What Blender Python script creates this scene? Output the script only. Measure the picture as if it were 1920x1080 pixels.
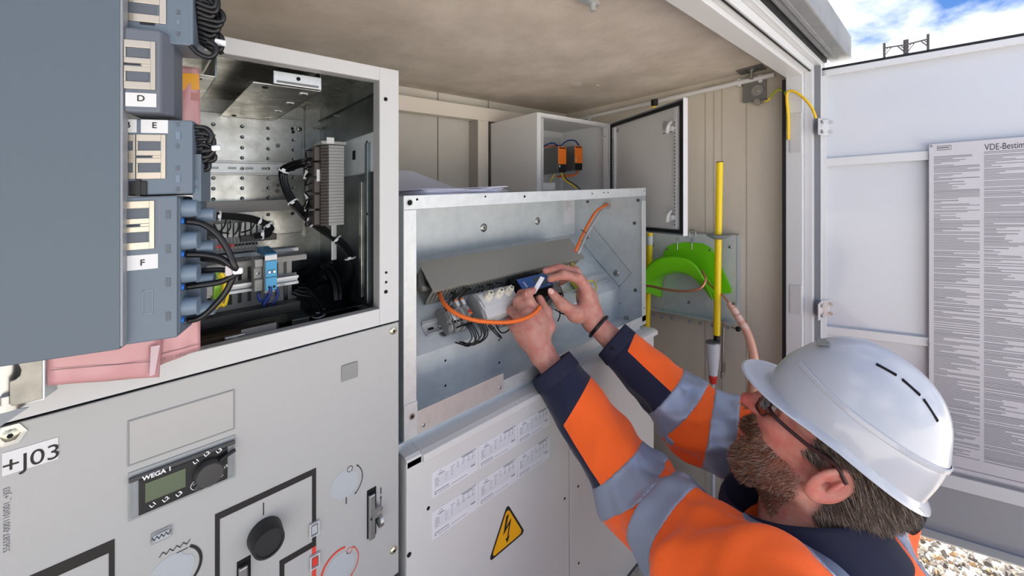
import bpy, bmesh, math, random
import numpy as np
from mathutils import Vector, Matrix
random.seed(4)
for o in list(bpy.data.objects): bpy.data.objects.remove(o)
SC = bpy.context.scene
COL = SC.collection
# ------------------------------------------------------------ camera, sky, sun, exposure
LIFT = 1.12            # height of the lens above the gravel
K = .0673              # the photographed station falls slightly towards its back
FPX, CX, CY = 765., 960., 334.
FW = Vector((.6884, .7253, 0)); RT = Vector((.7253, -.6884, 0)); UP = Vector((0, 0, 1))
cam = bpy.data.cameras.new('camera'); camo = bpy.data.objects.new('camera', cam); COL.objects.link(camo)
cam.sensor_width = 36; cam.lens = 36*FPX/1920; cam.shift_y = -(540-CY)/1920; cam.clip_start = .02; cam.clip_end = 500
camo.matrix_world = Matrix.Translation((0, 0, LIFT)) @ Matrix((RT, UP, -FW)).transposed().to_4x4()
SC.camera = camo
SC.view_settings.view_transform = 'Standard'; SC.view_settings.look = 'None'
SC.view_settings.gamma = 1; SC.view_settings.use_curve_mapping = False
SC.view_settings.exposure = 0.9
SC.cycles.max_bounces = 8; SC.cycles.diffuse_bounces = 5; SC.cycles.glossy_bounces = 4
def lin(c):
    return tuple(((v/255)/12.92 if v <= 10 else ((v/255+.055)/1.055)**2.4) for v in c) + (1,)
w = bpy.data.worlds.new('sky'); SC.world = w; w.use_nodes = True
nt = w.node_tree; nt.nodes.clear()
def N(nt, t, **kw):
    n = nt.nodes.new(t)
    for k_, v in kw.items():
        if k_.startswith('i_'): n.inputs[k_[2:].replace('_', ' ')].default_value = v
        else: setattr(n, k_, v)
    return n
tc = N(nt, 'ShaderNodeTexCoord'); sep = N(nt, 'ShaderNodeSeparateXYZ'); nt.links.new(tc.outputs['Generated'], sep.inputs[0])
grad = N(nt, 'ShaderNodeValToRGB'); nt.links.new(sep.outputs['Z'], grad.inputs[0])
e = grad.color_ramp.elements; e[0].position = .0; e[0].color = (.42, .56, .78, 1); e[1].position = .75; e[1].color = (.05, .15, .45, 1)
x_ = e.new(.28); x_.color = (.10, .25, .62, 1)
# clouds: noise on the sky dome flattened so that they stretch towards the horizon
dv = N(nt, 'ShaderNodeMath', operation='ADD'); dv.inputs[1].default_value = .25; nt.links.new(sep.outputs['Z'], dv.inputs[0])
vd = N(nt, 'ShaderNodeVectorMath', operation='DIVIDE'); nt.links.new(tc.outputs['Generated'], vd.inputs[0])
cmb = N(nt, 'ShaderNodeCombineXYZ')
for i_ in range(3): nt.links.new(dv.outputs[0], cmb.inputs[i_])
nt.links.new(cmb.outputs[0], vd.inputs[1])
ns = N(nt, 'ShaderNodeTexNoise', i_Scale=1.5, i_Detail=8.0, i_Roughness=.55, i_Distortion=.3); nt.links.new(vd.outputs[0], ns.inputs['Vector'])
cr = N(nt, 'ShaderNodeValToRGB'); nt.links.new(ns.outputs[0], cr.inputs[0])
cr.color_ramp.elements[0].position = .44; cr.color_ramp.elements[1].position = .68
mx = N(nt, 'ShaderNodeMixRGB'); nt.links.new(cr.outputs[0], mx.inputs[0]); nt.links.new(grad.outputs[0], mx.inputs[1]); mx.inputs[2].default_value = (2.0, 1.95, 1.88, 1)
bg = N(nt, 'ShaderNodeBackground'); bg.inputs[1].default_value = .72; nt.links.new(mx.outputs[0], bg.inputs[0])
wo = N(nt, 'ShaderNodeOutputWorld'); nt.links.new(bg.outputs[0], wo.inputs[0])
sl = bpy.data.lights.new('sun', 'SUN'); sl.energy = 19.0; sl.angle = math.radians(.6); sl.color = (1, .97, .93)
so = bpy.data.objects.new('sun', sl); COL.objects.link(so)
so.rotation_euler = (-Vector((.9, .35, .75))).to_track_quat('-Z', 'Y').to_euler(); so.location = (4, 8, 9)

# ------------------------------------------------------------ geometry helpers
# building coordinates: x along the switchgear front, y into the station, z up from the lens height
def V(*a): return Vector(a)
def T(p): return Vector((p[0], p[1], p[2]+LIFT-K*(p[1]-.6)))
def ray(x, y):
    u = (x-CX)/FPX; r = FW+RT*u; return Vector((r.x, r.y, (CY-y)/FPX))
O_S = Vector((0, 0, -.6*K))
def pix(x, y, o, n):            # the place on the plane (o, n) that the photograph shows there
    r = ray(x, y); r = Vector((r.x, r.y, r.z+K*r.y)); o = Vector(o); n = Vector(n)
    return O_S+r*((o-O_S).dot(n)/r.dot(n))
def PY(x, y, Y=.6): return pix(x, y, (0, Y, 0), (0, 1, 0))
def PX(x, y, X): return pix(x, y, (X, 0, 0), (1, 0, 0))
def PZ(x, y, Z): return pix(x, y, (0, 0, Z), (0, 0, 1))
def PT(x, y, t):                # at distance t along the view axis
    r = ray(x, y)*t; return Vector((r.x, r.y, r.z+K*(r.y-.6)))
def spline(pts, n=8):
    P = [Vector(p) for p in pts]
    if len(P) < 3: return P
    P = [P[0]*2-P[1]]+P+[P[-1]*2-P[-2]]; out = []
    for i in range(1, len(P)-2):
        for j in range(n):
            t = j/n; a, b, c, d = P[i-1], P[i], P[i+1], P[i+2]
            out.append(.5*((2*b)+(c-a)*t+(2*a-5*b+4*c-d)*t*t+(3*b-3*c+d-a)*t**3))
    out.append(P[-2]); return out
ABS = {}
ROOTS = []
class MB:
    def __init__(s, world=False): s.v = []; s.f = []; s.world = world; s.m = []; s.mi = 0
    def add(s, vs, fs):
        b = len(s.v); s.v += [Vector(p) for p in vs]; s.f += [tuple(i+b for i in f) for f in fs]; s.m += [s.mi]*len(fs); return s
    def box(s, x0, x1, y0, y1, z0, z1):
        return s.obox((x0, y0, z0), (x1-x0, 0, 0), (0, y1-y0, 0), (0, 0, z1-z0))
    def obox(s, o, u, v, w):
        o, u, v, w = map(Vector, (o, u, v, w))
        if u.cross(v).dot(w) < 0: u, v = v, u
        vs = [o, o+u, o+u+v, o+v, o+w, o+u+w, o+u+v+w, o+v+w]
        return s.add(vs, [(3, 2, 1, 0), (4, 5, 6, 7), (0, 1, 5, 4), (1, 2, 6, 5), (2, 3, 7, 6), (3, 0, 4, 7)])
    def cbox(s, c, u, v, w):      # centre and full edge vectors
        c, u, v, w = map(Vector, (c, u, v, w)); return s.obox(c-(u+v+w)/2, u, v, w)
    def prism(s, pts, vec):
        P = [Vector(p) for p in pts]; vec = Vector(vec); n = len(P)
        nrm = Vector((0, 0, 0))
        for i in range(n): nrm += P[i].cross(P[(i+1) % n])
        if nrm.dot(vec) > 0: P = P[::-1]
        s.add(P+[p+vec for p in P], [tuple(range(n)), tuple(range(2*n-1, n-1, -1))]+[((i+1) % n, i, n+i, n+(i+1) % n) for i in range(n)]); return s
    def cyl(s, a, b, r, n=16, r2=None, caps=True):
        a, b = Vector(a), Vector(b); r2 = r if r2 is None else r2
        d = (b-a).normalized(); h = Vector((0, 0, 1)) if abs(d.z) < .9 else Vector((1, 0, 0))
        x = d.cross(h).normalized(); y = d.cross(x)
        cs = [(math.cos(2*math.pi*i/n), math.sin(2*math.pi*i/n)) for i in range(n)]
        vs = [a+(x*c+y*q)*r for c, q in cs]+[b+(x*c+y*q)*r2 for c, q in cs]
        fs = [(i, (i+1) % n, n+(i+1) % n, n+i) for i in range(n)]
        fs = [f[::-1] for f in fs]
        if caps: fs += [tuple(range(n)), tuple(range(2*n-1, n-1, -1))]
        return s.add(vs, [f[::-1] for f in fs] if False else fs)
    def ring(s, c, d, r0, r1, h, n=24):   # washer
        return s.lathe(c, d, [(r0, 0), (r0, h), (r1, h), (r1, 0)], n, close=True)
    def lathe(s, c, d, prof, n=24, close=False):
        c = Vector(c); d = Vector(d).normalized(); hh = Vector((0, 0, 1)) if abs(d.z) < .9 else Vector((1, 0, 0))
        x = d.cross(hh).normalized(); y = d.cross(x); m = len(prof); vs = []
        for i in range(n):
            a = 2*math.pi*i/n
            for r, h in prof: vs.append(c+d*h+(x*math.cos(a)+y*math.sin(a))*r)
        fs = []
        for i in range(n):
            for j in range(m if close else m-1):
                k2 = (j+1) % m; fs.append((i*m+j, i*m+k2, ((i+1) % n)*m+k2, ((i+1) % n)*m+j))
        return s.add(vs, fs)
    def ball(s, c, r, n=12, ax=None):
        c = Vector(c); r = (r, r, r) if not hasattr(r, '__len__') else r
        ax = ax or (V(1, 0, 0), V(0, 1, 0), V(0, 0, 1)); vs = []; m = n
        for i in range(m+1):
            th = math.pi*i/m
            for j in range(2*n):
                ph = math.pi*j/n
                vs.append(c+ax[0]*(r[0]*math.sin(th)*math.cos(ph))+ax[1]*(r[1]*math.sin(th)*math.sin(ph))+ax[2]*(r[2]*math.cos(th)))
        fs = [(i*2*n+j, (i+1)*2*n+j, (i+1)*2*n+(j+1) % (2*n), i*2*n+(j+1) % (2*n)) for i in range(m) for j in range(2*n)]
        return s.add(vs, fs)
    def tube(s, pts, r, n=8, k=6, sm=True):
        P = spline(pts, k) if sm and len(pts) > 2 else [Vector(p) for p in pts]
        R = r if callable(r) else (lambda t: r)
        up = None; rings = []
        for i, p in enumerate(P):
            d = (P[min(i+1, len(P)-1)]-P[max(i-1, 0)])
            if d.length < 1e-9: d = V(0, 0, 1)
            d.normalize()
            if up is None:
                h = Vector((0, 0, 1)) if abs(d.z) < .9 else Vector((1, 0, 0)); up = d.cross(h).normalized()
            up = (up-d*up.dot(d)).normalized(); y = d.cross(up); q = R(i/(len(P)-1))
            rings.append([p+(up*math.cos(2*math.pi*j/n)+y*math.sin(2*math.pi*j/n))*q for j in range(n)])
        vs = [v for g in rings for v in g]; L = len(rings)
        fs = [(i*n+j, i*n+(j+1) % n, (i+1)*n+(j+1) % n, (i+1)*n+j) for i in range(L-1) for j in range(n)]
        fs += [tuple(range(n-1, -1, -1)), tuple((L-1)*n+j for j in range(n))]
        return s.add(vs, fs)
    def build(s, name, mat, parent=None, label=None, smooth=False, bevel=0, seg=2, kind=None):
        W = [(v+Vector((0, 0, LIFT)) if s.world else T(v)) for v in s.v]
        A = np.array([tuple(v) for v in W]); c = Vector((A.min(0)+A.max(0))/2)
        if parent is None: c = Vector((c.x, c.y, A[:, 2].min()))
        me = bpy.data.meshes.new(name); me.from_pydata([tuple(v-c) for v in W], [], s.f)
        mats = mat if isinstance(mat, (list, tuple)) else [mat]
        for m_ in mats: me.materials.append(m_)
        if len(mats) > 1: me.polygons.foreach_set('material_index', s.m)
        bm = bmesh.new(); bm.from_mesh(me); bmesh.ops.recalc_face_normals(bm, faces=bm.faces); bm.to_mesh(me); bm.free()
        if smooth:
            me.polygons.foreach_set('use_smooth', [True]*len(me.polygons)); me.set_sharp_from_angle(angle=math.radians(42))
        return link(name, me, c, parent, label, bevel, seg, kind)
def link(name, me, c, parent=None, label=None, bevel=0, seg=2, kind=None):
    o = bpy.data.objects.new(name, me); COL.objects.link(o); me.name = name
    o.location = c-(ABS[parent.name] if parent else Vector()); ABS[o.name] = Vector(c)
    if parent: o.parent = parent
    if label: o['label'] = label
    if kind: o['kind'] = kind
    if bevel:
        b = o.modifiers.new('bevel', 'BEVEL'); b.width = bevel; b.segments = seg; b.limit_method = 'ANGLE'; b.angle_limit = math.radians(40)
    return o
def thing(name, label, cat, group=None):
    o = bpy.data.objects.new(name, None); COL.objects.link(o); o.empty_display_size = .02
    o['label'] = label; o['category'] = cat
    if group: o['group'] = group
    ABS[o.name] = Vector(); ROOTS.append(o); return o
def tag(o, label, cat, group=None):
    o['label'] = label; o['category'] = cat
    if group: o['group'] = group
    return o
def struct_root(name, label=None):
    o = bpy.data.objects.new(name, None); COL.objects.link(o); o['kind'] = 'structure'; ABS[o.name] = Vector(); ROOTS.append(o)
    if label: o['label'] = label
    return o
def finish_roots():
    bpy.context.view_layer.update()
    for r in ROOTS:
        pts = []
        def walk(o):
            for c in o.children:
                if c.type == 'MESH' and len(c.data.vertices):
                    a = np.empty(len(c.data.vertices)*3); c.data.vertices.foreach_get('co', a); a = a.reshape(-1, 3)+np.array(ABS[c.name]); pts.append(a)
                walk(c)
        walk(r)
        if not pts: continue
        A = np.vstack(pts); b = Vector(((A[:, 0].min()+A[:, 0].max())/2, (A[:, 1].min()+A[:, 1].max())/2, A[:, 2].min()))
        r.location = b
        for c in r.children: c.location = c.location-b
def text(body, size, o, u, v, mat, parent, depth=.0002, align='CENTER', name='lettering', label=None, bold=0, world=False, xs=1.):
    cu = bpy.data.curves.new('t', 'FONT'); cu.body = body; cu.size = size; cu.align_x = align; cu.align_y = 'CENTER'; cu.extrude = 0; cu.offset = bold
    ob = bpy.data.objects.new('t', cu); COL.objects.link(ob); dg = bpy.context.evaluated_depsgraph_get()
    me = bpy.data.meshes.new_from_object(ob.evaluated_get(dg)); bpy.data.objects.remove(ob); bpy.data.curves.remove(cu)
    u = Vector(u).normalized(); v = Vector(v).normalized(); n = u.cross(v).normalized(); o = Vector(o)
    m = MB(world); m.add([o+u*p.co.x*xs+v*p.co.y+n*depth for p in me.vertices], [tuple(f.vertices) for f in me.polygons])
    bpy.data.meshes.remove(me)
    return m.build(name, mat, parent, label) if name else m

# ------------------------------------------------------------ materials
MATS = {}
def mat(name, rgb, rough=.5, metal=0., bump=None, var=None, spec=.5, trans=0., ior=1.45, coat=0., sss=0., alpha=1.):
    m = bpy.data.materials.new(name); m.use_nodes = True; nt = m.node_tree; b = nt.nodes['Principled BSDF']
    b.inputs['Base Color'].default_value = lin(rgb); b.inputs['Roughness'].default_value = rough; b.inputs['Metallic'].default_value = metal
    b.inputs['Specular IOR Level'].default_value = spec; b.inputs['IOR'].default_value = ior
    b.inputs['Transmission Weight'].default_value = trans; b.inputs['Coat Weight'].default_value = coat; b.inputs['Alpha'].default_value = alpha
    if sss: b.inputs['Subsurface Weight'].default_value = sss; b.inputs['Subsurface Radius'].default_value = (.012, .004, .002); b.inputs['Subsurface Scale'].default_value = 1
    tcn = N(nt, 'ShaderNodeTexCoord')
    if var:      # (scale, amount, second colour, stretch)
        sc, lo, hi, c2 = var[:4]
        n = N(nt, 'ShaderNodeTexNoise', i_Scale=sc, i_Detail=6.0, i_Roughness=.6)
        mp = N(nt, 'ShaderNodeMapping'); nt.links.new(tcn.outputs['Object'], mp.inputs[0]); nt.links.new(mp.outputs[0], n.inputs['Vector'])
        if len(var) > 4: mp.inputs['Scale'].default_value = var[4]
        r = N(nt, 'ShaderNodeValToRGB'); r.color_ramp.elements[0].position = lo; r.color_ramp.elements[1].position = hi
        r.color_ramp.elements[0].color = lin(rgb); r.color_ramp.elements[1].color = lin(c2)
        nt.links.new(n.outputs[0], r.inputs[0]); nt.links.new(r.outputs[0], b.inputs['Base Color'])
        if metal > .5:
            mr = N(nt, 'ShaderNodeMapRange'); mr.inputs[1].default_value = .3; mr.inputs[2].default_value = .7; mr.inputs[3].default_value = rough-.08; mr.inputs[4].default_value = rough+.1
            nt.links.new(n.outputs[0], mr.inputs[0]); nt.links.new(mr.outputs[0], b.inputs['Roughness'])
    if bump:
        n2 = N(nt, 'ShaderNodeTexNoise', i_Scale=bump[0], i_Detail=3.0); nt.links.new(tcn.outputs['Object'], n2.inputs['Vector'])
        bp = N(nt, 'ShaderNodeBump'); bp.inputs['Strength'].default_value = bump[1]; bp.inputs['Distance'].default_value = bump[2]
        nt.links.new(n2.outputs[0], bp.inputs['Height']); nt.links.new(bp.outputs[0], b.inputs['Normal'])
    MATS[name] = m; return m
paint = mat('structured grey paint', (166, 166, 164), .42, bump=(380, .25, .0006))
paint_frame = mat('pale grey paint', (190, 190, 189), .4, bump=(500, .12, .0004))
paint_box = mat('cable housing paint', (202, 200, 197), .38, bump=(600, .08, .0003))
paint_case = mat('enclosure grey powder coat', (210, 210, 209), .5, bump=(900, .15, .0003))
white_alu = mat('white coated aluminium', (204, 205, 206), .32, bump=(60, .04, .001))
door_white = mat('door panel white', (196, 199, 205), .26, bump=(40, .04, .001), coat=.3)
galv = mat('galvanised sheet', (208, 215, 217), .44, .4, var=(26, .3, .75, (192, 200, 203)), bump=(45, .06, .001))
galv_b = mat('bright galvanised sheet', (204, 207, 207), .42, .5, var=(60, .3, .75, (188, 192, 194)), bump=(160, .1, .0006))
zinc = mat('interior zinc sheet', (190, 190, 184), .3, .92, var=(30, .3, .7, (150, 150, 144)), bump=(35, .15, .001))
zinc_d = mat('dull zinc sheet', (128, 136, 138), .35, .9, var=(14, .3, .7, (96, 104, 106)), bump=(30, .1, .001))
dark_steel = mat('dark painted steel', (40, 42, 43), .35, .6)
steel = mat('stainless steel', (168, 168, 166), .32, .9)
brass = mat('gold passivated screw', (200, 196, 172), .3, .9)
concrete = mat('smooth concrete wall', (204, 196, 182), .85, var=(3.2, .35, .68, (182, 173, 158), (1, 1, .35)), bump=(30, .25, .002))
concrete_c = mat('concrete slab', (208, 198, 186), .9, var=(7, .35, .7, (182, 172, 159)), bump=(55, .45, .003))
concrete_b = mat('precast back wall', (208, 203, 192), .85, var=(4, .35, .7, (196, 190, 178)), bump=(30, .2, .002))
roof_m = mat('roof edge concrete', (140, 142, 144), .7, var=(12, .35, .7, (124, 126, 128)), bump=(60, .2, .002))
cream = mat('cream coated profile', (226, 217, 204), .45)
black = mat('black plastic', (18, 18, 20), .38)
blackm = mat('matt black print', (26, 23, 22), .6)
rubber = mat('black cable sheath', (16, 16, 18), .32)
hole_m = mat('hole shadow black', (10, 10, 11), .9)
relay_m = mat('blue grey housing', (84, 96, 106), .45, bump=(700, .1, .0002))
relay_s = mat('blue grey terminal plastic', (96, 108, 120), .42)
relay_b = mat('pale blue grey plug plastic', (106, 122, 138), .4)
clipm = mat('bright tinned clip', (196, 184, 166), .3, .75)
grey_pl = mat('grey terminal plastic', (150, 150, 148), .5)
grey_d = mat('dark grey terminal plastic', (112, 112, 110), .5)
duct_m = mat('grey wiring duct', (140, 138, 130), .5)
duct_i = mat('grey cable duct', (150, 148, 144), .5)
white_pl = mat('white plastic', (208, 208, 207), .45)
cream_pl = mat('cream plastic', (228, 222, 206), .35)
tie_m = mat('natural nylon tie', (225, 228, 230), .4)
blue_pl = mat('sky blue plastic', (58, 150, 196), .42)
blue_d = mat('deep blue plastic', (38, 112, 150), .42)
blue_f = mat('blue meter face', (62, 96, 158), .45)
blue_w = mat('blue wire', (24, 52, 120), .38)
ferr = mat('blue ferrule', (34, 104, 190), .4)
orange_c = mat('orange cable sheath', (232, 108, 34), .45)
orange_p = mat('orange plastic', (240, 120, 24), .45)
grey_c = mat('grey cable sheath', (168, 168, 166), .5)
yellow = mat('yellow glass fibre', (240, 208, 18), .3)
yg = mat('yellow earth wire', (226, 196, 30), .4)
gy = mat('green yellow plastic', (142, 196, 64), .45)
greenw = mat('green wire stripe', (60, 150, 50), .4)
green = mat('lime green plastic', (112, 200, 20), .35)
redp = mat('red plastic', (206, 52, 40), .4)
red_pr = mat('red print', (208, 62, 44), .6)
copper = mat('bare copper strand', (206, 140, 112), .35, .75, bump=(420, .5, .001))
clear = mat('clear plastic', (235, 238, 240), .08, trans=.85, ior=1.3)
sheath = mat('clear cable sheath', (215, 160, 135), .22, coat=.6, bump=(300, .4, .001))
pink = mat('pink plastic pouch', (196, 146, 148), .28, bump=(18, .3, .004))
amber = mat('amber tape', (222, 158, 40), .3)
paper = mat('white paper', (226, 226, 240), .7)
paper2 = mat('label paper', (214, 214, 217), .5)
ink = mat('grey print', (96, 96, 100), .7)
ink2 = mat('small grey print', (140, 140, 144), .7)
warn = mat('warning yellow', (236, 170, 10), .45)
lcd = mat('grey green liquid crystal', (92, 102, 80), .25)
shut = mat('grey blue shutter', (166, 172, 176), .45)
gasket = mat('black rubber seal', (14, 14, 15), .6)
seal_w = mat('silver braid', (150, 146, 140), .4, .8, bump=(500, .8, .002))
gravel = mat('gravel ground', (202, 197, 190), .95, var=(70, .4, .6, (170, 164, 154)), bump=(90, .8, .01))
knobm = mat('grey knob rubber', (58, 58, 58), .5, bump=(200, .2, .001))
# ------------------------------------------------------------ ground and shell
X1 = V(1, 0, 0); Y1 = V(0, 1, 0); Z1 = V(0, 0, 1)
m = MB(True); m.box(-14, 14, -14, 14, -LIFT-.05, -LIFT)
g = m.build('floor', gravel); g['kind'] = 'structure'
rg = random.Random(2); m = MB(True)
for i in range(8500):
    x = rg.uniform(1.12, 2.3); y = rg.uniform(-.9, .25); r = rg.uniform(.004, .013)
    a = rg.uniform(0, 6.28); c = V(x, y, -LIFT+r*.3); q = [V(math.cos(a)*r*1.2, math.sin(a)*r*1.2, 0), V(-math.sin(a)*r*.8, math.cos(a)*r*.8, 0), V(0, 0, r*.7)]
    m.mi = rg.choice((0, 0, 1, 2, 3))
    vs = [c+q[0], c+q[1], c-q[0], c-q[1], c+q[2], c-q[2]]
    m.add(vs, [(0, 1, 4), (1, 2, 4), (2, 3, 4), (3, 0, 4), (1, 0, 5), (2, 1, 5), (3, 2, 5), (0, 3, 5)])
st = m.build('gravel', [mat('pale pebble', (150, 141, 128), .85), mat('grey pebble', (104, 99, 94), .85), mat('tan pebble', (132, 104, 72), .85), mat('dark pebble', (66, 60, 54), .85)])
tag(st, 'loose mixed gravel on the ground behind the man', 'gravel'); st['kind'] = 'stuff'

m = MB(); m.box(-1.6, 1.5, .335, 1.33, .34, .345); m.build('ceiling', concrete_c, kind='structure')
m = MB(); m.box(-1.6, 1.62, 1.21, 1.33, -1.2, .34); wb = m.build('wall_back', concrete_b, kind='structure')
for xx in (.79, 1.02): MB().box(xx, xx+.003, 1.2085, 1.2102, -.4, .34).build('panel_joint', mat('joint shadow', (120, 112, 100), .9) if xx < .8 else MATS['joint shadow'], wb)
m = MB(); m.box(1.5, 1.62, .334, 1.21, -1.2, .34); wr = m.build('wall_right', concrete, kind='structure')
seam = mat('formwork seam', (168, 158, 142), .9)
for x_ in (1323, 1339, 1354, 1400):
    p = PX(x_, 400, 1.5); MB().box(1.4985, 1.5005, p.y-.0008, p.y+.0008, -1.1, .33).build('formwork_seam', seam, wr)
m = MB(); m.box(-1.72, -1.6, .334, 1.33, -1.2, .34); m.build('wall_left', concrete, kind='structure')
# patch marks on the slab
mk = MB(); rg = random.Random(5)
for x_, y_, s_ in ((1083, 157, .016), (1380, 10, .006), (1120, 160, .006)):
    c = PZ(x_, y_, .34); pts = [c+V(math.cos(a)*s_*1.6*rg.uniform(.7, 1.2), math.sin(a)*s_*rg.uniform(.6, 1.1), 0) for a in [k_*.7 for k_ in range(9)]]
    mk.prism(pts, (0, 0, -.001))
mk.build('filled_spot', mat('filler', (206, 196, 184), .9), bpy.data.objects['ceiling'])

# roof edge
rf = struct_root('trim_1', 'concrete roof slab edge over the door opening')
m = MB(); m.prism([V(-1.75, .19, .335), V(-1.75, .19, .405), V(-1.75, .21, .42), V(-1.75, 1.4, .42), V(-1.75, 1.4, .346), V(-1.75, .325, .346), V(-1.75, .325, .346), V(-1.75, .24, .346), V(-1.75, .24, .335)], (3.36, 0, 0))
m.build('roof_slab', roof_m, rf, bevel=.004)
m = MB(); m.box(-1.7, 1.56, .215, .222, .331, .336); m.build('drip_edge', roof_m, rf)
# lintel and right jamb profiles
ln = struct_root('trim_2', 'white aluminium frame around the door opening')
for nm, y0, y1, zb, ex in (('inner_profile', .283, .325, .284, 1.45), ('stop_profile', .262, .283, .295, 1.47), ('outer_profile', .247, .262, .314, 1.5)):
    MB().box(-1.7, ex+.06, y0, y1, zb, .345).build(nm, white_alu, ln, bevel=.0015)
    MB().box(ex, 1.6, y0, y1, -1.02, zb+.002).build(nm, white_alu, ln, bevel=.0015)
MB().box(-1.7, 1.5, .2665, .270, .2935, .2955).build('seal_strip', gasket, ln)
MB().box(-1.7, 1.55, .2405, .247, .327, .340).build('seal_strip', gasket, ln)
MB().box(1.492, 1.4995, .2475, .262, -1.02, .31).build('seal_strip', mat('grey seal', (120, 124, 130), .5), ln)
MB().box(1.448, 1.5, .3255, .334, -1.02, .28).build('seal_strip', gasket, ln)
# recessed lock plates in the jamb
for ya, yb in ((214, 285), (533, 590)):
    a = PX(1481, ya, 1.45); b = PX(1503, yb, 1.45)
    MB().box(1.447, 1.451, b.y, a.y, b.z, a.z).build('jamb_pocket', mat('pocket grey', (190, 190, 190), .4) if 'pocket grey' not in MATS else MATS['pocket grey'], ln, bevel=.001)

# station door swung open
H = V(1.512, .2475, 0); DD = V(.202, -.979, 0).normalized(); DN = V(-DD.y, DD.x, 0)
if DN.x > 0: DN = -DN        # towards the camera side
def PD(x, y, off=0): return pix(x, y, H+DN*off, DN)
def DP(s, z, off=0): p = H+DD*s+DN*off; return V(p.x, p.y, z)
dr = struct_root('door_1', 'white station door swung open on the right')
zt = PD(1541, 132.4).z; zb = -.985; WD = 1.0
def dbox(s0, s1, z0, z1, o0, o1): return MB().obox(DP(s0, z0, o0), DD*(s1-s0), DN*(o1-o0), (0, 0, z1-z0))
dbox(0, WD, zb, zt, -.035, -.022).build('panel', door_white, dr)
dbox(0, .012, zb, zt, -.022, 0).build('frame_rail', white_alu, dr, bevel=.001)
dbox(.0, WD, zt-.018, zt, -.022, 0).build('frame_rail', white_alu, dr, bevel=.001)
dbox(-.002, WD, zt, zt+.008, -.045, -.004).build('seal', gasket, dr)
dbox(-.012, -.0005, zb, zt+.008, -.03, -.006).build('seal', gasket, dr)
def rail(ya, yb, o=0.0, x=1600):
    a = PD(x, ya, -.01).z; b = PD(x, yb, -.01).z
    return dbox(.012, WD, b, a, -.022, -.006)
rail(294.5, 310, x=1545+40).build('cross_rail', white_alu, dr, bevel=.001)
rail(617, 632, x=1600).build('cross_rail', white_alu, dr, bevel=.001)
z3 = PD(1790, 895).z
dbox(.012, WD, z3-.035, z3+.0, -.022, -.006).build('cross_rail', white_alu, dr, bevel=.001)
zk = PD(1700, 1000).z
dbox(.012, WD, zk, z3-.036, -.022, -.0205).build('lower_shade_sheet', mat('door shade grey', (150, 151, 155), .35), dr)  # added sheet; shade on the lower door is put into its darker grey
dbox(.0, WD, zb, zk, -.022, -.012).build('kick_plate', mat('kick plate grey', (150, 156, 164), .4, .3), dr, bevel=.001)
for x_, y_ in ((1730, 1043), (1800, 1067), (1665, 1022)):
    p = PD(x_, y_, -.012); MB().ball(p, (.004, .004, .004), 6).build('rivet', steel, dr, smooth=True)
dbox(.0, WD, zb-.03, zb, -.04, -.02).build('drip_rail', white_alu, dr, bevel=.002)
# hinges
for yy in (240, 577):
    c = PD(1541, yy, .004)
    hh = MB(); hh.obox(DP(-.008, c.z-.024, .001), DD*.026, DN*.006, (0, 0, .048)); h_ = hh.build('hinge', mat('hinge aluminium', (206, 206, 206), .35, .4) if 'hinge aluminium' not in MATS else MATS['hinge aluminium'], dr, bevel=.001)
    MB().box(1.448, 1.5, .243, .2465, c.z-.024, c.z+.024).build('hinge_leaf', MATS['hinge aluminium'], ln, bevel=.001)
    for dz in (-.014, .014):
        for s_ in (.0, .021):
            MB().cyl(DP(s_, c.z+dz, .006), DP(s_, c.z+dz, .0105), .0055, 6).build('bolt', steel, dr)
        MB().cyl(V(1.475, .2435, c.z+dz), V(1.475, .239, c.z+dz), .0055, 6).build('bolt', steel, ln)

# poster on the door
po = thing('notice_board', 'tall grey notice board of small print titled VDE-Bestimmungen on the open door', 'notice board')
a = PD(1742, 278, .002); sA = (V(a.x, a.y, 0)-H).dot(DD)
ztp = PD(1800, 266, .002).z; zbp = PD(1850, 898, .002).z
board = mat('notice grey', (190, 188, 192), .4)
dbox(sA, WD-.02, zbp, ztp, -.004, .001).build('board', board, po, bevel=.0006)
p = PD(1747, 274, .001); MB().ball(p, .003, 6).build('rivet', steel, po, smooth=True)
p = PD(1742, 645, .001); MB().ball(p, .003, 6).build('rivet', steel, po, smooth=True)
tm = MB(); rg = random.Random(11)
def col_lines(s0, s1, za, zb_, dens):
    z = za; pitch = .0036; ind = 0; left = 0
    while z > zb_:
        if left <= 0: left = rg.choice((1, 2, 3, 5, 8, 12)); full = rg.random() < dens; ragged = rg.random() < .6
        L = (1.0 if full else rg.uniform(.25, 1)) if left > 1 else rg.uniform(.15, .8)
        if rg.random() < .25: L *= rg.uniform(.4, 1)
        h = .0017 if rg.random() < .85 else .0021
        tm.obox(DP(s0, z-h, .0011), DD*(s1-s0)*L, DN*.0002, (0, 0, h))
        z -= pitch*(1 if rg.random() < .8 else 1.6); left -= 1
def sx(x, y=500): q = PD(x, y, .001); return (V(q.x, q.y, 0)-H).dot(DD)
zc = PD(1750, 294, .001).z
s0 = sx(1751); s1 = sx(1837); wcol = s1-s0; gp = sx(1844)-s1
for k_ in range(4):
    a0 = s0+k_*(wcol+gp*1.15)
    if a0+wcol > WD: break
    col_lines(a0, a0+wcol*(1 if k_ == 0 else 1.1), zc+(.0 if k_ == 0 else .004), zbp+.04, .75)
col_lines(sA+.01, WD-.03, zbp+.012, zbp+.008, 1)
tm.build('printed_text', mat('notice print', (128, 128, 132), .7), po, kind='stuff')
pt = PD(1845, 277, .0012)
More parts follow.
